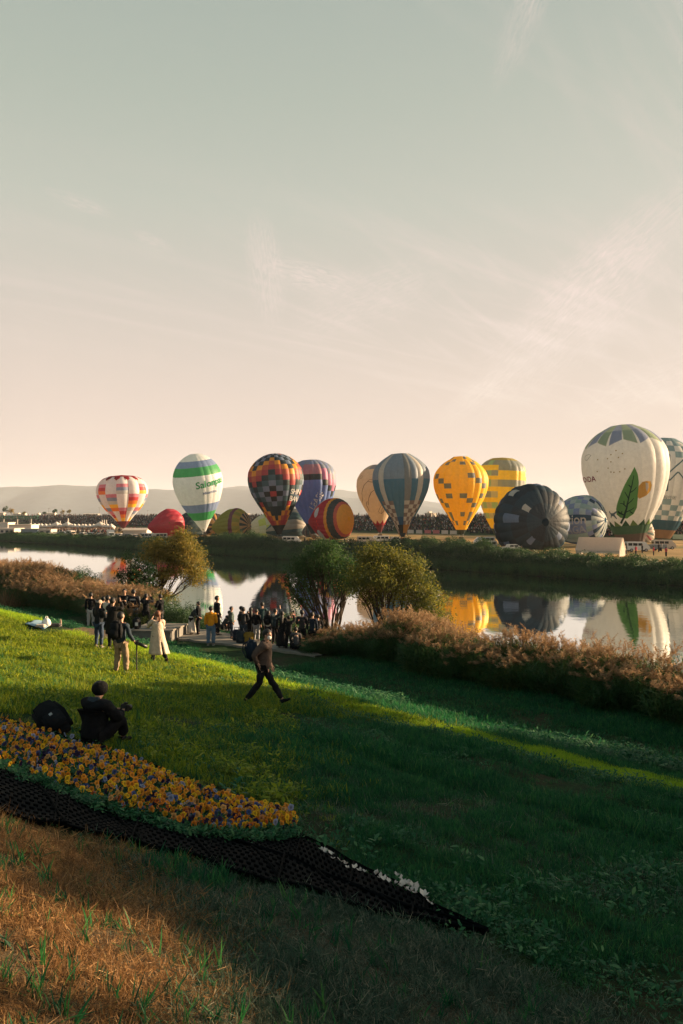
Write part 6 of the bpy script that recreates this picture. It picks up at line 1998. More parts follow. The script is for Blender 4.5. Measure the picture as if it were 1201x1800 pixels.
    if mask:
        bm = bmesh.new(); ball(bm, J['head0'].lerp(J['head1'], .22) + fwd * .052, .066, (.92, .78, .86), 14, 10); bm_obj('face_mask', bm, cloth((0.82, 0.78, 0.74), 'mask_cloth'), root, True)
    if cap is not None:
        bm = bmesh.new()
        ball(bm, hc + hd * .045 - fwd * .01, .118, (.95, 1.05, .80), 16, 10)
        if not beanie:
            p0 = hc + hd * .03 + fwd * .09
            box(bm, p0.x + fwd.x * .03, p0.y + fwd.y * .03, p0.z, .13, .12, .012, rot=Vector((0, 1, 0)).rotation_difference(fwd).to_matrix(), bevel=.004)
        else:
            ball(bm, hc + hd * .02 - fwd * .015, .122, (.98, 1.06, .95), 16, 10)
        for v in bm.verts:
            pass
        co = bm_obj('cap', bm, cloth(cap, 'cap_cloth'), root, True)
    if hood is not None:
        b0 = J['neck'] - fwd * .07
        skin_mesh('hood', [(b0 + Vector((0, 0, .02)), .085), (b0 + Vector((-.09, .02, .0)), .065), (b0 + Vector((.09, .02, .0)), .065), (b0 - fwd * .05 - Vector((0, 0, .09)), .07)], [(0, 1), (0, 2), (0, 3)], cloth(hood, 'hood_cloth'), root, 1)
    if coat is not None:
        coat_mesh(root, J, coat)
    if skirt is not None:
        long_skirt(root, J, skirt)
    return root, J
def coat_mesh(root, J, spec):
    """long coat body: rings from the shoulders to the hem, flared, folded and split"""
    col, hem_z, flare, swing = spec
    n = 40
    P0 = J['chest'] + Vector((0, 0, .10))
    V, Fc = [], []
    lv = 16
    for k in range(lv + 1):
        f = k / lv
        z = P0.z + (hem_z - P0.z) * f
        rx = (.20 if f < .12 else .19) + flare * max(0, f - .25) ** 1.1 - (.05 * (1 - f / .12) if f < .12 else 0)
        ry = rx * .78
        cx = J['pelvis'].x * min(f * 2, 1) + swing[0] * f * f; cy = J['pelvis'].y * min(f * 2, 1) + swing[1] * f * f
        for i in range(n):
            a = 2 * math.pi * i / n
            fold = 1 + (.05 * math.sin(a * 5 + f * 1.5) + .035 * math.sin(a * 9 + 1.7 + f * 3)) * max(0, f - .2) * 1.6 + .012 * math.sin(a * 3 + f * 20)
            V.append((cx + rx * fold * math.cos(a), cy + ry * fold * math.sin(a), z + .012 * math.sin(a * 4)))
    for k in range(lv):
        for i in range(n):
            if i == 31 and k > lv * .62: continue          # slit at the back
            Fc.append((k * n + i, (k + 1) * n + i, (k + 1) * n + (i + 1) % n, k * n + (i + 1) % n))
    o = mesh_obj('coat', V, Fc, cloth(col, 'coat_cloth'), root, True)
    md = o.modifiers.new('thick', 'SOLIDIFY'); md.thickness = .012
def long_skirt(root, J, col):
    n = 28; V, Fc = [], []
    top = J['pelvis'] + Vector((0, 0, .08)); mid = (J['anL'] + J['anR']) / 2
    for k in range(9):
        f = k / 8
        c = top.lerp(Vector((mid.x, mid.y, mid.z + .08)), f)
        r_ = .15 + .12 * f
        for i in range(n):
            a = 2 * math.pi * i / n
            fo = 1 + .07 * f * math.sin(a * 7 + f)
            V.append((c.x + r_ * fo * math.cos(a), c.y + r_ * .85 * fo * math.sin(a), c.z))
    for k in range(8):
        for i in range(n): Fc.append((k * n + i, (k + 1) * n + i, (k + 1) * n + (i + 1) % n, k * n + (i + 1) % n))
    o = mesh_obj('skirt', V, Fc, cloth(col, 'skirt_cloth'), root, True)
    md = o.modifiers.new('thick', 'SOLIDIFY'); md.thickness = .008
def backpack(label, loc, rz, sc=1.0, col=BLK, tilt=0.0, patch_col=None, cat='backpack', hang=True, tilty=0.0):
    root = empty('backpack', loc, rz); root.scale = (sc, sc, sc); tag(root, label, cat)
    root.rotation_euler = (tilt, tilty, rz)
    bm = bmesh.new(); box(bm, 0, 0, .24, .30, .17, .46, bevel=.05)
    for v in bm.verts:
        v.co += Vector(noise.noise_vector(v.co * 7)) * .018
    bmesh.ops.subdivide_edges(bm, edges=bm.edges[:], cuts=1, smooth=.3)
    bm_obj('bag', bm, cloth(col, 'bag_cloth'), root, True)
    bm = bmesh.new(); box(bm, 0, -.105, .16, .22, .06, .22, bevel=.025); bm_obj('front_pocket', bm, cloth((col[0] * 1.5, col[1] * 1.5, col[2] * 1.5), 'bag_cloth'), root, True)
    for sx in (-1, 1):
        bm = bmesh.new()
        pts = [(sx * .09, .09, .44), (sx * .10, .17, .38), (sx * .11, .18, .24), (sx * .11, .09, .08)]
        for a, b in zip(pts[:-1], pts[1:]): tube(bm, a, b, .016, .016, 6)
        bm_obj('strap', bm, cloth(col, 'bag_cloth'), root, True)
    bm = bmesh.new()
    for a, b in zip([(-.04, .05, .47), (-.03, .05, .52), (.03, .05, .52)], [(-.03, .05, .52), (.03, .05, .52), (.04, .05, .47)]): tube(bm, a, b, .009, .009, 6)
    bm_obj('handle', bm, cloth(col, 'bag_cloth'), root, True)
    if patch_col is not None:
        bm = bmesh.new(); box(bm, 0.0, -.138, .22, .035 if patch_col[0] < .5 else .12, .006, .03 if patch_col[0] < .5 else .14); bm_obj('patch', bm, cloth(patch_col, 'patch_cloth'), root)
    return root
M_plastic = principled('black_plastic', (0.010, 0.010, 0.011), 0.45, 0.4)
def camera_prop(label, p, rz, pitch=0.0, s_=1.0, lens=.12, name='camera_body'):
    root = empty('handheld_camera', p, rz); root.scale = (s_,) * 3; tag(root, label, 'camera')
    root.rotation_euler = (pitch, 0, rz)
    bm = bmesh.new(); box(bm, 0, 0, 0, .14, .07, .09, bevel=.012); box(bm, 0, 0, .055, .05, .05, .03, bevel=.008); bm_obj('body', bm, M_plastic, root)
    bm = bmesh.new(); tube(bm, (0, .03, 0), (0, .03 + lens, 0), .036, .04, 16); bm_obj('lens', bm, M_plastic, root, True)
    return root
def phone(label, p, rz, pitch=0.0):
    bm = bmesh.new(); box(bm, 0, 0, 0, .075, .010, .155, bevel=.006)
    o = bm_obj('phone', bm, M_plastic); o.location = p; o.rotation_euler = (pitch, 0, rz); tag(o, label, 'phone')
    bm = bmesh.new(); box(bm, 0, -.0065, 0, .066, .002, .14); bm_obj('screen', bm, M_glass, o)
def put(px, py, lift_=0.0):
    p = hit(px, py); p.z += lift_
    return p
def hgt(px, py_feet, py_top):
    """height in metres of something standing on the ground at the pixel"""
    p = hit(px, py_feet)
    return (py_feet - py_top) / F * p.y, p
def W_(root, v):
    """local -> world for an unscaled-parent empty"""
    M = Matrix.LocRotScale(root.location, root.rotation_euler, root.scale)
    return M @ Vector(v)
# ---- walking man with a white mask, going right
h_, p = hgt(462, 1240, 1108)
RZ = R(-90)          # faces +x
wk = dict(pelvis=(0, .02, .92), waist=(0, .03, 1.07), chest=(0, .06, 1.27), neck=(0, .08, 1.45), head0=(0, .105, 1.53), head1=(0, .12, 1.615),
          knL=(-.10, .20, .52), anL=(-.10, .44, .13), toeL=(-.12, .62, .16), knR=(.10, -.06, .50), anR=(.10, -.36, .14), toeR=(.11, -.24, .04),
          shL=(-.175, .05, 1.40), shR=(.175, .07, 1.40), elR=(.25, -.16, 1.16), wrR=(.19, -.05, .95), elL=(-.24, .06, 1.12), wrL=(-.21, .14, .90), face=(0.35, 1, -.02))
person('man in a puffy brown jacket and white face mask striding right across the grass', p, RZ + R(-8), wk, h_ * 1.0, (0.085, 0.062, 0.052), (0.010, 0.011, 0.014), BLK, mask=True, bulky=1.25, hood=(0.05, 0.04, 0.035), fingers=True)
w0 = p
b_ = backpack('blue black backpack worn by the striding masked man', Vector((p.x - .23, p.y - .06, p.z + 1.02 * h_ / 1.7)), R(90 - 8), .95, (0.010, 0.020, 0.035))
# ---- photographer with backpack and monopod
h_, p = hgt(213, 1186, 1078)
pz = dict(elL=(-.25, -.03, 1.12), elR=(.27, .0, 1.12), wrR=(.30, .18, .92), wrL=(-.24, .08, .88), anL=(-.16, -.02, .085), anR=(.15, .03, .085), knL=(-.13, .04, .49), knR=(.13, .05, .49), face=(.35, 1, 0))
r_, J = person('photographer in a dark blue jacket and khaki trousers holding a camera on a pole', p, R(-18), pz, h_, (0.022, 0.035, 0.050), KHAKI, (0.10, 0.08, 0.06), bulky=1.05, wide=1.12, fingers=True)
backpack('black backpack worn by the photographer in khaki trousers', W_(r_, (-.03, -.20, 1.00)), R(-18), .95, BLK)
hand = W_(r_, (.33, .27, .86))
camera_prop('black camera with a long lens held low by the photographer in khaki trousers', hand, R(-70), R(-25), 1.1, .22)
bm = bmesh.new(); tube(bm, (0, 0, -.62), (0, 0, -.05), .014, .018, 8); tube(bm, (0, 0, -.66), (0, 0, -.62), .022, .02, 8); o = bm_obj('monopod', bm, M_plastic); o.location = hand; tag(o, 'black pole hanging from the camera of the photographer in khaki trousers', 'monopod')
# ---- woman in the long beige coat, walking right, photographing
h_, p = hgt(277, 1168, 1077)
cz = dict(knR=(.10, .10, .50), anR=(.10, .02, .09), knL=(-.08, .12, .50), anL=(-.02, -.34, .22), toeL=(-.0, -.24, .06), elL=(-.25, .20, 1.22), wrL=(-.10, .32, 1.44), elR=(.24, .20, 1.22), wrR=(.10, .32, 1.44), face=(0, 1, .1), head0=(0, .03, 1.54))
cz = dict(knL=(-.10, .16, .52), anL=(-.12, .10, .09), knR=(.14, -.02, .50), anR=(.22, -.34, .20), toeR=(.27, -.24, .05), elL=(-.27, .20, 1.20), wrL=(-.12, .30, 1.43), elR=(.25, .20, 1.22), wrR=(.08, .32, 1.43), face=(-.25, 1, .1), head0=(0, .03, 1.54))
r_, J = person('woman in a long beige coat with a brown ponytail walking and photographing', p, R(25), cz, h_ * 1.02, (0.50, 0.40, 0.31), BLK, (0.05, 0.03, 0.02), hair='pony', hairc=M_hairb, coat=((0.50, 0.40, 0.31), .36, .20, (.04, -.06)), bulky=.95)
camera_prop('small black camera held to the face by the woman in the beige coat', W_(r_, (-.02, .36, 1.53)), R(25), 0, .9, .06)
# ---- seated figure with backpack
p = put(165, 1312)
s_ = (1312 - 1200) / F * p.y
st = dict(pelvis=(0, 0, .20), waist=(0, .01, .36), chest=(0, .04, .55), neck=(0, .09, .71), head0=(0, .13, .785), head1=(0, .15, .87), shL=(-.19, .05, .65), shR=(.19, .05, .65),
          elL=(-.24, .22, .42), elR=(.26, .24, .42), wrL=(-.06, .45, .46), wrR=(.14, .47, .46), hipL=(-.10, .02, .17), hipR=(.10, .02, .17), knL=(-.20, .40, .40), knR=(.22, .40, .38), anL=(-.13, .42, .07), anR=(.17, .46, .07), face=(.30, 1, -.02))
r_, J = person('person in black with a black beanie crouching beside the flower bed with a camera', p, R(-28), st, 1.70 * s_ / 0.98, (0.006, 0.007, 0.009), (0.006, 0.006, 0.008), BLK, cap=(0.006, 0.006, 0.007), beanie=True, hood=(0.030, 0.045, 0.060), bulky=1.42, wide=1.25, fingers=True)
camera_prop('black camera held by the crouching person at the flower bed', W_(r_, (.12, .57, .50)), R(-40), R(-10), 1.0, .06)
pb = put(112, 1296, .05)
backpack('big black backpack lying on the grass beside the crouching person', pb, R(35), 1.25, (0.006, 0.007, 0.009), R(-52), (0.3, 0.33, 0.34), tilty=R(-28))
# ---- group at left
G1 = 'onlookers standing at the left end of the path'
def stand(label, px, pf, pt, deg, **k):
    h_, p = hgt(px, pf, pt)
    lim = k.pop('h', None)
    return person(label, p, R(deg), k.pop('pose', None), lim or min(max(h_, 1.45), 1.95), **k)
raise_ = dict(elL=(-.30, .14, 1.36), wrL=(-.12, .26, 1.60), elR=(.30, .14, 1.36), wrR=(.12, .26, 1.60), face=(0, 1, .1))
hold_ = dict(elL=(-.24, .05, 1.12), wrL=(-.10, .27, 1.20), elR=(.24, .05, 1.12), wrR=(.10, .27, 1.20))
one_up = dict(elR=(.28, .06, 1.50), wrR=(.20, .12, 1.76), face=(0, 1, .1))
stand('woman with long hair and a beige cap, dark coat and jeans', 174, 1139, 1056, -25, top=(0.012, 0.016, 0.020), low=JEAN, shoe=(.3, .28, .26), hair='long', cap=(0.42, 0.34, 0.27), pose=hold_, bulky=1.15, group=G1)
r_, J = stand('tall man in a black leather coat raising a phone with both hands', 198, 1143, 1052, -22, top=(0.010, 0.010, 0.010), low=BLK, shoe=(.2, .19, .18), pose=raise_, bulky=1.12, coat=((0.010, 0.010, 0.010), .55, .05, (0, 0)), group=G1)
phone('phone held up by the tall man in the black leather coat', W_(r_, (0, .34, 1.70)), R(-22), 0)
stand('person in a white shirt half hidden behind the tall man in the leather coat', 190, 1122, 1048, -30, top=OFFW, low=BLK, pose=hold_, group=G1)
stand('person in a dark top and white trousers at the left end of the group', 160, 1104, 1043, 10, top=BLK, low=(0.46, 0.43, 0.40), bulky=1.05, group=G1)
stand('person in black looking down, left of the black top with a back print', 219, 1103, 1035, 190, top=BLK, low=BLK, pose=hold_, group=G1)
r_, J = stand('person in a black top with white sleeve stripes, a back print and blue jeans', 235, 1106, 1036, 5, top=(0.008, 0.010, 0.016), low=LJEAN, strip=(0.45, 0.43, 0.42), group=G1, bulky=1.1, wide=1.15)
bm = bmesh.new()
cu = bpy.data.curves.new('lettering', 'FONT'); cu.body = 'DIESEL'; cu.size = .085; cu.align_x = 'CENTER'; cu.offset = .002; cu.extrude = .004; bm.free()
tmp = bpy.data.objects.new('back_print', cu); COL.objects.link(tmp)
me = bpy.data.meshes.new_from_object(tmp.evaluated_get(bpy.context.evaluated_depsgraph_get())); bpy.data.objects.remove(tmp)
me.materials.clear(); me.materials.append(cloth((0.4, 0.4, 0.42), 'print'))
lo = bpy.data.objects.new('back_print', me); link(lo, r_); lo.location = (0, -.185, 1.28); lo.rotation_euler = (R(90), 0, 0)
stand('person in black raising a phone overhead, right of the one with the back print', 257, 1108, 1045, -10, top=BLK, low=BLK, pose=raise_, bulky=1.15, group=G1)
stand('person in a black hooded jacket and grey trousers right of the raised phone', 282, 1106, 1046, 60, top=BLK, low=(0.16, 0.15, 0.15), pose=hold_, hood=BLK, bulky=1.15, group=G1)
stand('short person in black behind the woman in the beige cap', 182, 1112, 1050, 20, top=BLK, low=BLK, group=G1)
# ---- middle group
G2 = 'onlookers standing on the middle of the path'
crouch = dict(pelvis=(0, -.10, .34), waist=(0, 0, .48), chest=(0, .10, .66), neck=(0, .18, .82), head0=(0, .23, .89), head1=(0, .26, .97), shL=(-.18, .14, .76), shR=(.18, .14, .76), elL=(-.22, .30, .55), elR=(.22, .30, .55), wrL=(-.08, .46, .55), wrR=(.08, .46, .55),
              hipL=(-.10, -.08, .32), hipR=(.10, -.08, .32), knL=(-.14, .30, .48), knR=(.14, .30, .44), anL=(-.12, .10, .085), anR=(.12, .10, .085))
def crouchp(label, px, pf, deg, **k):
    p = put(px, pf)
    return person(label, p, R(deg), crouch, k.pop('h', 1.7), group=G2, **k)
stand('person bending in a dark jacket and white skirt at the left of the path', 337, 1117, 1074, -95, h=1.55, top=(0.02, 0.03, 0.035), low=BLK, skirt=(0.46, 0.43, 0.39), group=G2,
      pose=dict(chest=(0, .14, 1.22), neck=(0, .24, 1.34), head0=(0, .31, 1.38), head1=(0, .36, 1.44), shL=(-.17, .18, 1.30), shR=(.17, .18, 1.30), elL=(-.2, .3, 1.05), elR=(.2, .3, 1.05), wrL=(-.1, .45, .95), wrR=(.1, .45, .95)))
stand('person in black standing close to the one in the white skirt', 349, 1116, 1073, 90, h=1.55, top=BLK, low=BLK, bulky=1.15, group=G2)
r_, J = stand('person in an orange yellow puffer jacket and light jeans', 371, 1135, 1067, 0, top=(0.66, 0.27, 0.015), low=LJEAN, shoe=(0.35, 0.33, 0.3), bulky=1.28, wide=1.2, hood=(0.62, 0.25, 0.015), group=G2)
bm = bmesh.new(); box(bm, 0, 0, 0, .26, .10, .2, bevel=.03); o = bm_obj('shoulder_bag', bm, cloth(BLK, 'bag_cloth')); o.location = W_(r_, (.22, .0, .93)); tag(o, 'small black shoulder bag of the person in the orange yellow puffer jacket', 'bag')
bm = bmesh.new(); tube(bm, (0, 0, .08), (-.26, -.12, .52), .012, .012, 6); bm_obj('strap', bm, cloth(BLK, 'bag_cloth'), o)
stand('tall man in a dark coat behind the orange yellow jacket', 382, 1117, 1053, -60, top=(0.012, 0.014, 0.018), low=BLK, h=1.82, group=G2)
crouchp('person in dark clothes crouching right of the tall dark coated man', 396, 1112, -60, top=(0.03, 0.035, 0.04), low=BLK)
stand('man in a grey green jacket and dark jeans standing in profile', 407, 1123, 1069, -80, top=(0.06, 0.085, 0.080), low=(0.02, 0.03, 0.05), bulky=1.15, group=G2)
stand('person in a black coat and cap right of the grey green jacket', 424, 1122, 1072, -70, top=BLK, low=(0.03, 0.04, 0.06), cap=BLK, group=G2)
stand('taller man in a blue grey jacket behind the black caps', 436, 1108, 1061, -100, top=(0.08, 0.10, 0.12), low=BLK, h=1.8, group=G2)
stand('woman in a black coat with her back to the river bank crowd', 441, 1124, 1072, 20, top=BLK, low=BLK, hair='long', coat=(BLK, .5, .06, (0, 0)), bulky=1.15, group=G2)
stand('person in a black coat and pale trousers behind the yellow brown bag', 451, 1128, 1075, -20, top=BLK, low=(0.25, 0.26, 0.28), bulky=1.15, group=G2)
r_, J = stand('person in a white shirt with a dark backpack facing the river', 472, 1131, 1081, -10, top=(0.50, 0.49, 0.47), low=(0.02, 0.02, 0.03), group=G2)
backpack('dark backpack on the white shirt facing the river', W_(r_, (0, -.2, 1.0)), R(-10), 1.0, BLK)
stand('person with a pale collar raising a hand, right of the white shirt', 484, 1134, 1088, -40, top=(0.02, 0.035, 0.045), low=BLK, pose=one_up, hood=(0.4, 0.35, 0.3), h=1.6, group=G2)
stand('woman with long black hair in a dark dress left of the raised arm', 496, 1141, 1090, 0, top=BLK, low=BLK, hair='long', skirt=BLK, h=1.58, group=G2)
r_, J = stand('person in black raising one arm to photograph the balloons', 508, 1143, 1086, -5, top=BLK, low=BLK, pose=one_up, bulky=1.2, group=G2)
phone('phone in the raised hand of the person in black', W_(r_, (.20, .16, 1.86)), R(-5), 0)
stand('person in dark grey standing alone near the forked tree', 531, 1141, 1089, 0, top=DGREY, low=BLK, h=1.65, pose=hold_, group=G2)
stand('person in navy close to the scrub at the right end of the group', 549, 1143, 1092, -20, top=(0.012, 0.02, 0.035), low=BLK, h=1.62, group=G2)
stand('small person in black at the very right end of the group', 559, 1141, 1096, 15, top=BLK, low=BLK, h=1.5, group=G2)
crouchp('person in grey crouching among the standing onlookers', 521, 1146, 10, top=(0.05, 0.05, 0.055), low=BLK, h=1.6)
stand('person in dark teal half hidden behind the black coats', 461, 1122, 1078, 10, top=(0.02, 0.05, 0.055), low=BLK, h=1.68, group=G2)
stand('person in charcoal holding a phone at the left of the white shirt', 428, 1132, 1084, 5, top=DGREY, low=(0.03, 0.04, 0.055), pose=hold_, h=1.6, group=G2)
# baggage
def suitcase(label, px, py, w_, h2, d_, col, rz=0):
    p = put(px, py); root = empty('suitcase', p, R(rz)); tag(root, label, 'suitcase')
    bm = bmesh.new(); box(bm, 0, 0, h2 / 2 + .05, w_, d_, h2, bevel=.05); bm_obj('shell', bm, cloth(col, 'bag_cloth'), root, True)
    bm = bmesh.new()
    for a, b in (((-.1, 0, h2), (-.1, 0, h2 + .15)), ((.1, 0, h2), (.1, 0, h2 + .15)), ((-.1, 0, h2 + .15), (.1, 0, h2 + .15))): tube(bm, a, b, .012, .012, 6)
    bm_obj('handle', bm, M_plastic, root)
    bm = bmesh.new(); box(bm, 0, -d_ / 2 - .02, h2 * .4, w_ * .7, .05, h2 * .5, bevel=.02); bm_obj('pocket', bm, cloth(col, 'bag_cloth'), root, True)
    for sx in (-1, 1):
        bm = bmesh.new(); tube(bm, (sx * w_ * .35 - .02, 0, .04), (sx * w_ * .35 + .02, 0, .04), .045, .045, 10); bm_obj('wheel', bm, M_tyre, root)
suitcase('yellow brown travel bag standing on the path edge', 438, 1133, .46, .50, .26, (0.20, 0.125, 0.02))
suitcase('dark patterned bag standing left of the yellow brown one', 424, 1133, .42, .55, .28, (0.02, 0.03, 0.04), 15)
suitcase('dark blue suitcase by the man in the grey green jacket', 416, 1128, .34, .50, .24, (0.012, 0.02, 0.035), -10)
# ------------------------------------------------------------------ path, platform, tarp, flower bed
def strip(name, label, pts_px, width, mat, zoff=0.02):
    """paved strip along ground points (photograph pixels), a raised slab with real thickness"""
    P = []
    C_ = [hit(a, b) for a, b in pts_px]
    for a, b in zip(C_[:-1], C_[1:]):
        for k in range(8): P.append(a.lerp(b, k / 8))
    P.append(C_[-1])
    V, Fc = [], []
    wv = width if isinstance(width, (list, tuple)) else [width] * len(C_)
    for i, p in enumerate(P):
        d_ = (P[min(i + 1, len(P) - 1)] - P[max(i - 1, 0)]); d_.z = 0; d_.normalize()
        n_ = Vector((-d_.y, d_.x, 0))
        ww = float(np.interp(i / 8, range(len(C_)), wv)) * (1 + .05 * math.sin(i * 1.7))
        za = max(gz(*(p + n_ * ww / 2).xy), gz(p.x, p.y), gz(*(p - n_ * ww / 2).xy)) + .05 + zoff
        for q, dz in ((n_ * ww / 2, -.25), (n_ * ww / 2, 0), (-n_ * ww / 2, 0), (-n_ * ww / 2, -.25)):
            V.append((p.x + q.x, p.y + q.y, za + dz))
    n = len(P)
    for i in range(n - 1):
        for k in range(3):
            Fc.append((i * 4 + k, i * 4 + k + 1, (i + 1) * 4 + k + 1, (i + 1) * 4 + k))
    o = mesh_obj(name, V, Fc, mat)
    return tag(o, label, kind='structure')
strip('path', 'pale concrete footpath along the foot of the slope', [(300, 1108), (340, 1117), (380, 1123), (430, 1131), (480, 1139), (530, 1148), (560, 1155)], [2.4, 2.8, 2.4, 1.7, 1.1, .7, .4], M_concp)
M_trod = principled('trodden_earth', (0.12, 0.085, 0.055), 0.95, 0.1, 0.3, 3.0, 0.5)
strip('footpath', 'trodden earth track climbing the ridge at left', [(120, 1110), (150, 1117), (182, 1128)], [1.3, 1.5, 1.2], M_trod, -0.03)
# stone platform
p = hit(262, 1128)
root = empty('stone_platform', p, R(-8)); tag(root, 'low concrete platform with a stepped front where the onlookers stand', 'platform')
bm = bmesh.new(); box(bm, 0, 1.25, -.15, 1.9, 2.5, 1.2, bevel=.02); bm_obj('block', bm, M_conc, root)
bm = bmesh.new(); box(bm, 0, 1.25, .48, 2.0, 2.6, .07, bevel=.01); bm_obj('top_slab', bm, M_concp, root)
platz = p.z + .51
# things lying on it
bp_ = backpack('black and white patterned backpack standing on the concrete platform', Vector((p.x - .65, p.y + .45, platz)), R(10), 1.1, (0.02, 0.02, 0.022), 0, (0.6, 0.58, 0.56))
bm = bmesh.new()
for k in range(5):
    ball(bm, (k * .13 - .3, .03 * math.sin(k * 2.1), .07), .085, (1.2, .9, .8 + .2 * (k % 2)), 10, 6)
o = bm_obj('white_bag', bm, cloth(OFFW, 'white_plastic'), None, True); o.location = (p.x + .35, p.y + .35, platz); tag(o, 'crumpled white plastic bags on the platform edge', 'bag')
bm = bmesh.new(); ball(bm, (0, 0, .22), .3, (1.5, 1, .8), 14, 10); o = bm_obj('dark_bag', bm, cloth(BLK, 'bag_cloth'), None, True); o.location = (p.x + .15, p.y + .9, platz); tag(o, 'slumped dark bag behind the white plastic bags', 'bag')
# blue tarp with bag and things
pts = [hit(45, 1099), hit(78, 1109), hit(137, 1106), hit(98, 1095)]
c = sum(pts, Vector()) / 4
V = []; n = 14
for i in range(n + 1):
    for j in range(n + 1):
        a = pts[0].lerp(pts[3], i / n); b = pts[1].lerp(pts[2], i / n); q = a.lerp(b, j / n)
        V.append((q.x, q.y, gz(q.x, q.y) + .075 + .012 * math.sin(i * 1.9) * math.cos(j * 1.3)))
Fc = [(i * (n + 1) + j, i * (n + 1) + j + 1, (i + 1) * (n + 1) + j + 1, (i + 1) * (n + 1) + j) for i in range(n) for j in range(n)]
o = mesh_obj('picnic_sheet', V, Fc, principled('blue_sheet', (0.20, 0.33, 0.42), 0.5, 0.4, 0.08, 4.0), None, True); tag(o, 'pale blue picnic sheet spread on the grass at left', 'picnic sheet')
md = o.modifiers.new('thick', 'SOLIDIFY'); md.thickness = .012
q = hit(82, 1104); q.z += .06
bm = bmesh.new(); ball(bm, (0, 0, .15), .17, (1, .8, 1.0), 12, 8)
for sx in (-1, 1): tube(bm, (sx * .07, 0, .26), (sx * .03, 0, .40), .03, .012, 6)
for v in bm.verts: v.co += Vector(noise.noise_vector(v.co * 9)) * .03
o = bm_obj('carrier_bag', bm, cloth((0.75, 0.72, 0.70), 'white_plastic'), None, True); o.location = q; tag(o, 'white carrier bag standing on the blue picnic sheet', 'bag')
q = hit(96, 1104); q.z += .06
bm = bmesh.new(); box(bm, 0, 0, .06, .5, .25, .12, bevel=.04); o = bm_obj('folded_jacket', bm, cloth((0.05, 0.05, 0.055), 'cloth')); o.location = q; tag(o, 'dark folded clothes on the blue picnic sheet', 'clothes')
q = hit(72, 1105); q.z += .06
bm = bmesh.new(); box(bm, 0, 0, .05, .35, .25, .10, bevel=.03); o = bm_obj('lunch_box', bm, cloth((0.5, 0.42, 0.36), 'cloth')); o.location = q; tag(o, 'pale box on the blue picnic sheet left of the carrier bag', 'box')
q = hit(107, 1103); q.z += .06
bm = bmesh.new(); tube(bm, (0, 0, 0), (0, 0, .22), .04, .035, 10); tube(bm, (0, 0, .22), (0, 0, .27), .02, .02, 8); o = bm_obj('bottle', bm, cloth((0.35, 0.25, 0.2), 'plastic')); o.location = q; tag(o, 'brown bottle at the right end of the picnic sheet', 'bottle')

# --- black lattice mats under the flower bed
M_mat = principled('black_lattice_plastic', (0.0022, 0.0035, 0.0045), 0.8, 0.03, 0.2, 20.0)
def mat_surface(u, v):
    """u: 0 left .. 1 right tip, v: 0 near edge .. 1 far edge -> world point (photograph outline dropped on the ground)"""
    us = [-0.25, 0.0, 0.25, 0.5, 0.75, 1.0]
    near = [(-215, 1385), (0, 1436), (225, 1487), (440, 1545), (650, 1612), (858, 1652)]
    far = [(-215, 1190), (0, 1262), (255, 1345), (470, 1440), (660, 1545), (858, 1644)]
    nx_ = np.interp(u, us, [q[0] for q in near]); ny_ = np.interp(u, us, [q[1] for q in near])
    fx_ = np.interp(u, us, [q[0] for q in far]); fy_ = np.interp(u, us, [q[1] for q in far])
    a = hitc(nx_, ny_); b = hitc(fx_, fy_)
    q = a.lerp(b, v)
    q.z = gz(q.x, q.y)
    return q
_hc = {}
def hitc(x, y):
    k = (round(float(x), 2), round(float(y), 2))
    if k not in _hc: _hc[k] = hit(*k)
    return _hc[k].copy()
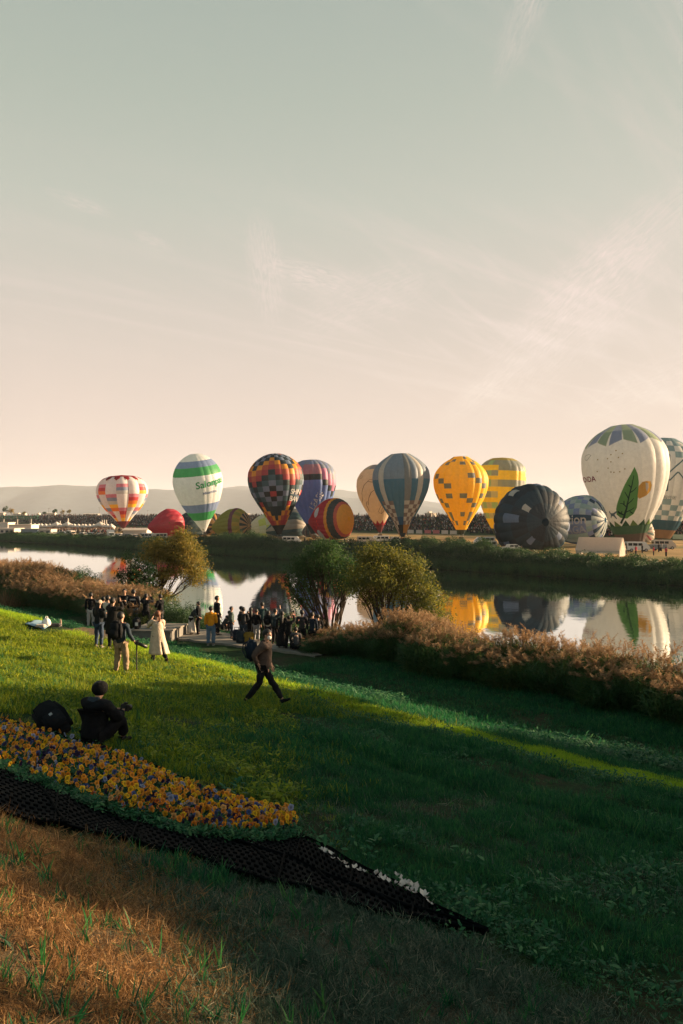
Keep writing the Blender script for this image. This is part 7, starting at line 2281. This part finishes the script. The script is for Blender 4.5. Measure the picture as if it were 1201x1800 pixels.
def lattice_panel(u0, u1, v0, v1, lift_, idx, label):
    """plastic panel with a grid of holes: bars in two directions, rim all round"""
    A, B, C_, D_ = mat_surface(u0, v0), mat_surface(u1, v0), mat_surface(u1, v1), mat_surface(u0, v1)
    Lu = (B - A).length; Lv = max((D_ - A).length, .1)
    nu = max(4, int(Lu / .062)); nv_ = max(2, int(Lv / .125))
    rr = random.Random(idx)
    skew = rr.uniform(-.02, .02)
    bm = bmesh.new()
    def S(a, b, z=0.0):
        p = A.lerp(B, a).lerp(D_.lerp(C_, a), b)
        return Vector((p.x, p.y, gz(p.x, p.y) + lift_ + z + .012 * math.sin(a * 7 + idx) * (1 - b)))
    grid = [[S(i / nu, j / nv_) for j in range(nv_ + 1)] for i in range(nu + 1)]
    # cells with an octagonal-ish hole: ring of quads between the cell border and an inset, inset walls go down
    for i in range(nu):
        for j in range(nv_):
            h0 = .5 if j % 2 else 0.0
            a, b, c_, d_ = S(min(i + h0, nu) / nu, j / nv_), S(min(i + 1 + h0, nu) / nu, j / nv_), S(min(i + 1 + h0, nu) / nu, (j + 1) / nv_), S(min(i + h0, nu) / nu, (j + 1) / nv_)
            if (b - a).length < .005: continue
            m_ = (a + b + c_ + d_) / 4
            o_ = [bm.verts.new(q) for q in (a, b, c_, d_)]
            k_ = .60
            ins = [bm.verts.new(m_.lerp(q, k_) + Vector((0, 0, -.003))) for q in (a, b, c_, d_)]
            dn = [bm.verts.new(m_.lerp(q, k_ * .9) + Vector((0, 0, -.035))) for q in (a, b, c_, d_)]
            for t_ in range(4):
                bm.faces.new((o_[t_], o_[(t_ + 1) % 4], ins[(t_ + 1) % 4], ins[t_]))
                bm.faces.new((ins[t_], ins[(t_ + 1) % 4], dn[(t_ + 1) % 4], dn[t_]))
    bmesh.ops.remove_doubles(bm, verts=bm.verts, dist=.0008)
    root = bm_obj('lattice_mat', bm, M_mat)
    tag(root, label, 'lattice mat', 'black lattice mats laid under the flower bed')
    bm = bmesh.new()
    for (p_, q_) in (((0, 0), (1, 0)), ((1, 0), (1 - .55 * (idx < 20), 1)), ((1, 1), (0, 1)), ((0, 1), (0, 0))):
        m_ = 5
        for k in range(m_):
            a = (p_[0] + (q_[0] - p_[0]) * k / m_, p_[1] + (q_[1] - p_[1]) * k / m_); b = (p_[0] + (q_[0] - p_[0]) * (k + 1) / m_, p_[1] + (q_[1] - p_[1]) * (k + 1) / m_)
            tube(bm, S(*a, .008), S(*b, .008), .008, .008, 5)
    bm_obj('rim', bm, M_mat, root)
names = ['leftmost', 'second', 'third', 'fourth', 'fifth', 'sixth', 'seventh', 'rightmost']
us = [-.22, -.03, .12, .27, .42, .57, .71, .85, 1.0]
for i in range(8):
    lattice_panel(us[i] - .012, us[i + 1] + .012, 0.0, .42, .05 + .014 * (i % 2), i, '%s near-side mat of black plastic lattice' % names[i])
    lattice_panel(us[i] - .010, us[i + 1] + .010, .40, 1.0, .035 + .014 * ((i + 1) % 2), 20 + i, '%s far-side mat of black plastic lattice under the flowers' % names[i])

# --- pansies
def petal_mat(name, col):
    m = bpy.data.materials.new(name); m.use_nodes = True
    t = NT(m.node_tree)
    a = t.n('ShaderNodeAttribute', attribute_name='tint')
    oi = t.n('ShaderNodeObjectInfo')
    hs = t.n('ShaderNodeHueSaturation', {'Hue': t.math('ADD', 0.485, t.math('MULTIPLY', oi.outputs['Random'], 0.03)), 'Saturation': 1.0, 'Value': t.math('ADD', 0.8, t.math('MULTIPLY', oi.outputs['Random'], 0.4)), 'Color': t.mix(1.0, a.outputs[0], c4(col), 'MULTIPLY')})
    p = t.n('ShaderNodeBsdfPrincipled', {'Base Color': hs, 'Roughness': 0.6, 'Specular IOR Level': 0.15})
    tr = t.n('ShaderNodeBsdfTranslucent', {0: hs})
    t.n('ShaderNodeOutputMaterial', {0: t.n('ShaderNodeMixShader', {0: 0.3, 1: p, 2: tr})})
    return m
def pansy_geo(i, dark=True):
    """five ruffled petals on a short stalk with two leaves"""
    r = random.Random(900 + i)
    V, Fc, T = [], [], []
    spec = [(90 + 28, .030, .026), (90 - 28, .030, .026), (180 + 8, .026, .022), (-8, .026, .022), (-90, .028, .028)]
    tilt = R(r.uniform(20, 55))
    zc = .07
    def tf(x, y, z):
        # disc lies in the x-z plane facing -y, tipped back
        c_, s__ = math.cos(tilt), math.sin(tilt)
        return (x, -z * c_ + y * s__ , zc + y * c_ + z * s__)
    for pi, (ang, L, W) in enumerate(spec):
        a0 = R(ang); n = 6
        c_ = (math.cos(a0) * L * .55, math.sin(a0) * L * .55, -.002 * pi)
        k = len(V)
        V.append(tf(0, 0, .004)); T.append(.25 if dark else .8)
        for q in range(n):
            an = a0 + R(-100 + 200 * q / (n - 1))
            ru = .006 * math.sin(q * 2.3 + i + pi)
            V.append(tf(c_[0] + math.cos(an) * W * .62, c_[1] + math.sin(an) * W * .62, -.004 * pi * .5 + ru + .004)); T.append(1.0)
        for q in range(n - 1):
            Fc.append((k, k + 1 + q, k + 2 + q))
    return V, Fc, T
def pansy_mesh(i, mat, dark=True):
    V, Fc, T = pansy_geo(i, dark)
    me = bpy.data.meshes.new('pansy'); me.from_pydata(V, [], Fc)
    a = me.attributes.new('tint', 'FLOAT_COLOR', 'POINT'); c = np.ones((len(V), 4), np.float32); c[:, :3] = np.array(T)[:, None]; a.data.foreach_set('color', c.ravel())
    me.materials.append(mat); me.materials.append(M_weed)
    nf = len(Fc)
    bm = bmesh.new(); bm.from_mesh(me)
    r = random.Random(i)
    tube(bm, (0, .005, -.01), (0, 0, .066), .0022, .002, 4, 1, False)
    for sx in (-1, 1):
        v = [bm.verts.new(q) for q in ((0, 0, .01), (sx * .02, -.01, .035), (sx * .045, -.012, .03), (sx * .025, .012, .02))]
        f = bm.faces.new(v); f.material_index = 1
    bm.to_mesh(me); bm.free()
    for p_ in me.polygons: p_.use_smooth = True
    return me
PC = {'orange': (0.78, 0.235, 0.03), 'yellow': (0.82, 0.42, 0.02), 'blue': (0.07, 0.12, 0.26), 'pale blue': (0.28, 0.33, 0.47), 'violet': (0.030, 0.018, 0.060), 'white': (0.60, 0.58, 0.56), 'apricot': (0.72, 0.33, 0.13)}
PM = {k: petal_mat(k.replace(' ', '_') + '_petal', v) for k, v in PC.items()}
PROTO = {k: [pansy_mesh(j * 10 + n_, PM[k], k not in ('white',)) for j in range(3)] for n_, k in enumerate(PC)}
def in_bed(px, py):
    top = np.interp(px, [-200, 0, 60, 130, 210, 330, 420, 520], [1195, 1268, 1284, 1308, 1332, 1382, 1420, 1444])
    bot = np.interp(px, [-200, 0, 90, 200, 330, 430, 520], [1310, 1352, 1385, 1428, 1466, 1474, 1466])
    return top, bot
rp = np.random.default_rng(5)
F_ = []
tries = 0
while len(F_) < 2100 and tries < 60000:
    tries += 1
    px = rp.uniform(-60, 516)
    tp, bt = in_bed(px, 0)
    py = rp.uniform(tp + 8, bt + 3)
    # fewer per pixel in the distance is handled by the even world spacing below
    p = hitc(round(px), round(py))
    ok = True
    for q in F_[-600:]:
        if (q[0].x - p.x) ** 2 + (q[0].y - p.y) ** 2 < .023 ** 2: ok = False; break
    if not ok: continue
    f = (py - tp) / (bt - tp)
    band = .5 + .5 * math.sin(px * .018 + f * 5.0) + rp.normal(0, .25)
    u = rp.random()
    if f > .35 and band < -.05: c_ = 'violet' if u < .5 else ('blue' if u < .8 else 'apricot')
    else:
        c_ = 'orange' if u < .40 else ('yellow' if u < .70 else ('blue' if u < .80 else ('pale blue' if u < .87 else ('apricot' if u < .94 else 'violet'))))
    F_.append((p, c_, f, px))
F_.sort(key=lambda q: q[0].y - (0 if -5 < q[3] < 520 else 1000) * -1)
F_.sort(key=lambda q: (not (-5 < q[3] < 520), q[0].y))
def bloom_pose(q):
    p, c_, f, px = q
    return Vector((p.x, p.y, p.z + .07 + .05 * math.sin(min(f, 1) * math.pi) + rp.uniform(-.015, .02))), (rp.normal(0, .35), rp.normal(0, .35), rp.normal(0.1, 1.1)), rp.uniform(.5, 1.1)
rest = []
for i, q in enumerate(F_):
    loc, rot, sc_ = bloom_pose(q)
    if i < 290:
        o = bpy.data.objects.new('pansy', PROTO[q[1]][i % 3]); COL.objects.link(o)
        o.location = loc; o.rotation_euler = rot; o.scale = (sc_,) * 3
        tag(o, '%s pansy bloom in the long flower bed at left' % q[1], 'pansy', '%s pansies in the flower bed' % q[1])
    else: rest.append((loc, rot, sc_, q[1]))
from mathutils import Euler
VV, FF2, CC = [], [], []
k = 0
for (loc, rot, sc_, c_) in rest:
    me = PROTO[c_][k % 3]
    V, Fc, T = pansy_geo((k % 5) * 10, True)
    M = Matrix.LocRotScale(loc, Euler(rot), (sc_,) * 3)
    n0 = sum(len(v) for v in VV)
    VV.append(np.array([tuple(M @ Vector(v)) for v in V]))
    FF2 += [tuple(x + n0 for x in f) for f in Fc]
    col = np.array(PC[c_]) * rp.uniform(.8, 1.2)
    CC += [tuple(col * t_) for t_ in T]
    k += 1
M_pet = petal_mat('mixed_petals', (1, 1, 1))
o = mesh_obj('distant_pansies', np.concatenate(VV), FF2, M_pet, smooth=True, vcol=np.array(CC)); tag(o, 'the remaining orange, yellow and blue pansies of the bed', kind='stuff')
# foliage of the bed
P = []
while len(P) < 4200:
    px = rp.uniform(-80, 520); tp, bt = in_bed(px, 0); py = rp.uniform(tp + 4, bt + 14)
    p = hitc(round(px), round(py)); P.append((p.x + rp.normal(0, .02), p.y + rp.normal(0, .02), p.z + rp.uniform(.02, .08)))
srcs = [leaf_clump(400 + i, 9, .06, .045, M_weed, .03, 'pansy_foliage') for i in range(4)]
scatter('pansy_leaves', 'low dark green pansy foliage between the blooms', np.array(P), rp.uniform(.7, 1.2, len(P)), srcs, [M_weed], .3)
# white blooms scattered on the mats
W0 = [(566, 1509, 1), (572, 1513, 1), (583, 1517, 1), (586, 1524, .7), (601, 1530, 1.3), (609, 1534, .8), (612, 1541, .8), (624, 1541, 1.2), (634, 1546, 1), (641, 1548, .9), (660, 1553, 1.3), (668, 1559, 1.1), (675, 1563, 1), (684, 1567, 1), (698, 1555, .9), (706, 1560, .8), (699, 1571, 1.1), (706, 1574, 1.2),
      (713, 1570, 1.3), (720, 1573, 1.4), (727, 1577, 1.3), (722, 1583, 1.3), (730, 1586, 1.2), (715, 1580, 1.1), (728, 1570, 1.0), (745, 1592, 1.2), (750, 1596, 1.1), (757, 1604, 1.0), (760, 1607, .8), (694, 1569, .8), (733, 1580, 1.0), (710, 1566, .9)]
M_wpet = petal_mat('white_petal', (0.66, 0.60, 0.56))
for i, (px, py, s_) in enumerate(W0):
    p = hit(px, py)
    r = random.Random(i)
    bm = bmesh.new()
    for k in range(4):
        a = r.uniform(0, 6.28); L = .034 * s_ * r.uniform(.7, 1.2)
        c_ = Vector((math.cos(a), math.sin(a), 0)); b_ = Vector((-c_.y, c_.x, 0)); up = Vector((0, 0, r.uniform(.5, 1.3)))
        v = [bm.verts.new(q) for q in (Vector((0, 0, 0)), c_ * L * .5 + b_ * L * .4 + up * L * .5, c_ * L * .9 + up * L * .9, c_ * L * .5 - b_ * L * .4 + up * L * .6)]
        bm.faces.new(v)
    me_ = bm_obj('white_petals', bm, M_wpet); me_.location = (p.x, p.y, p.z + .075); me_.rotation_euler = (0, 0, i)
    a_ = me_.data.attributes.new('tint', 'FLOAT_COLOR', 'POINT'); cc = np.ones((len(me_.data.vertices), 4), np.float32); a_.data.foreach_set('color', cc.ravel())
    tag(me_, 'small heap of white petals on the black mats at right', 'petals', 'white petals scattered on the black mats')
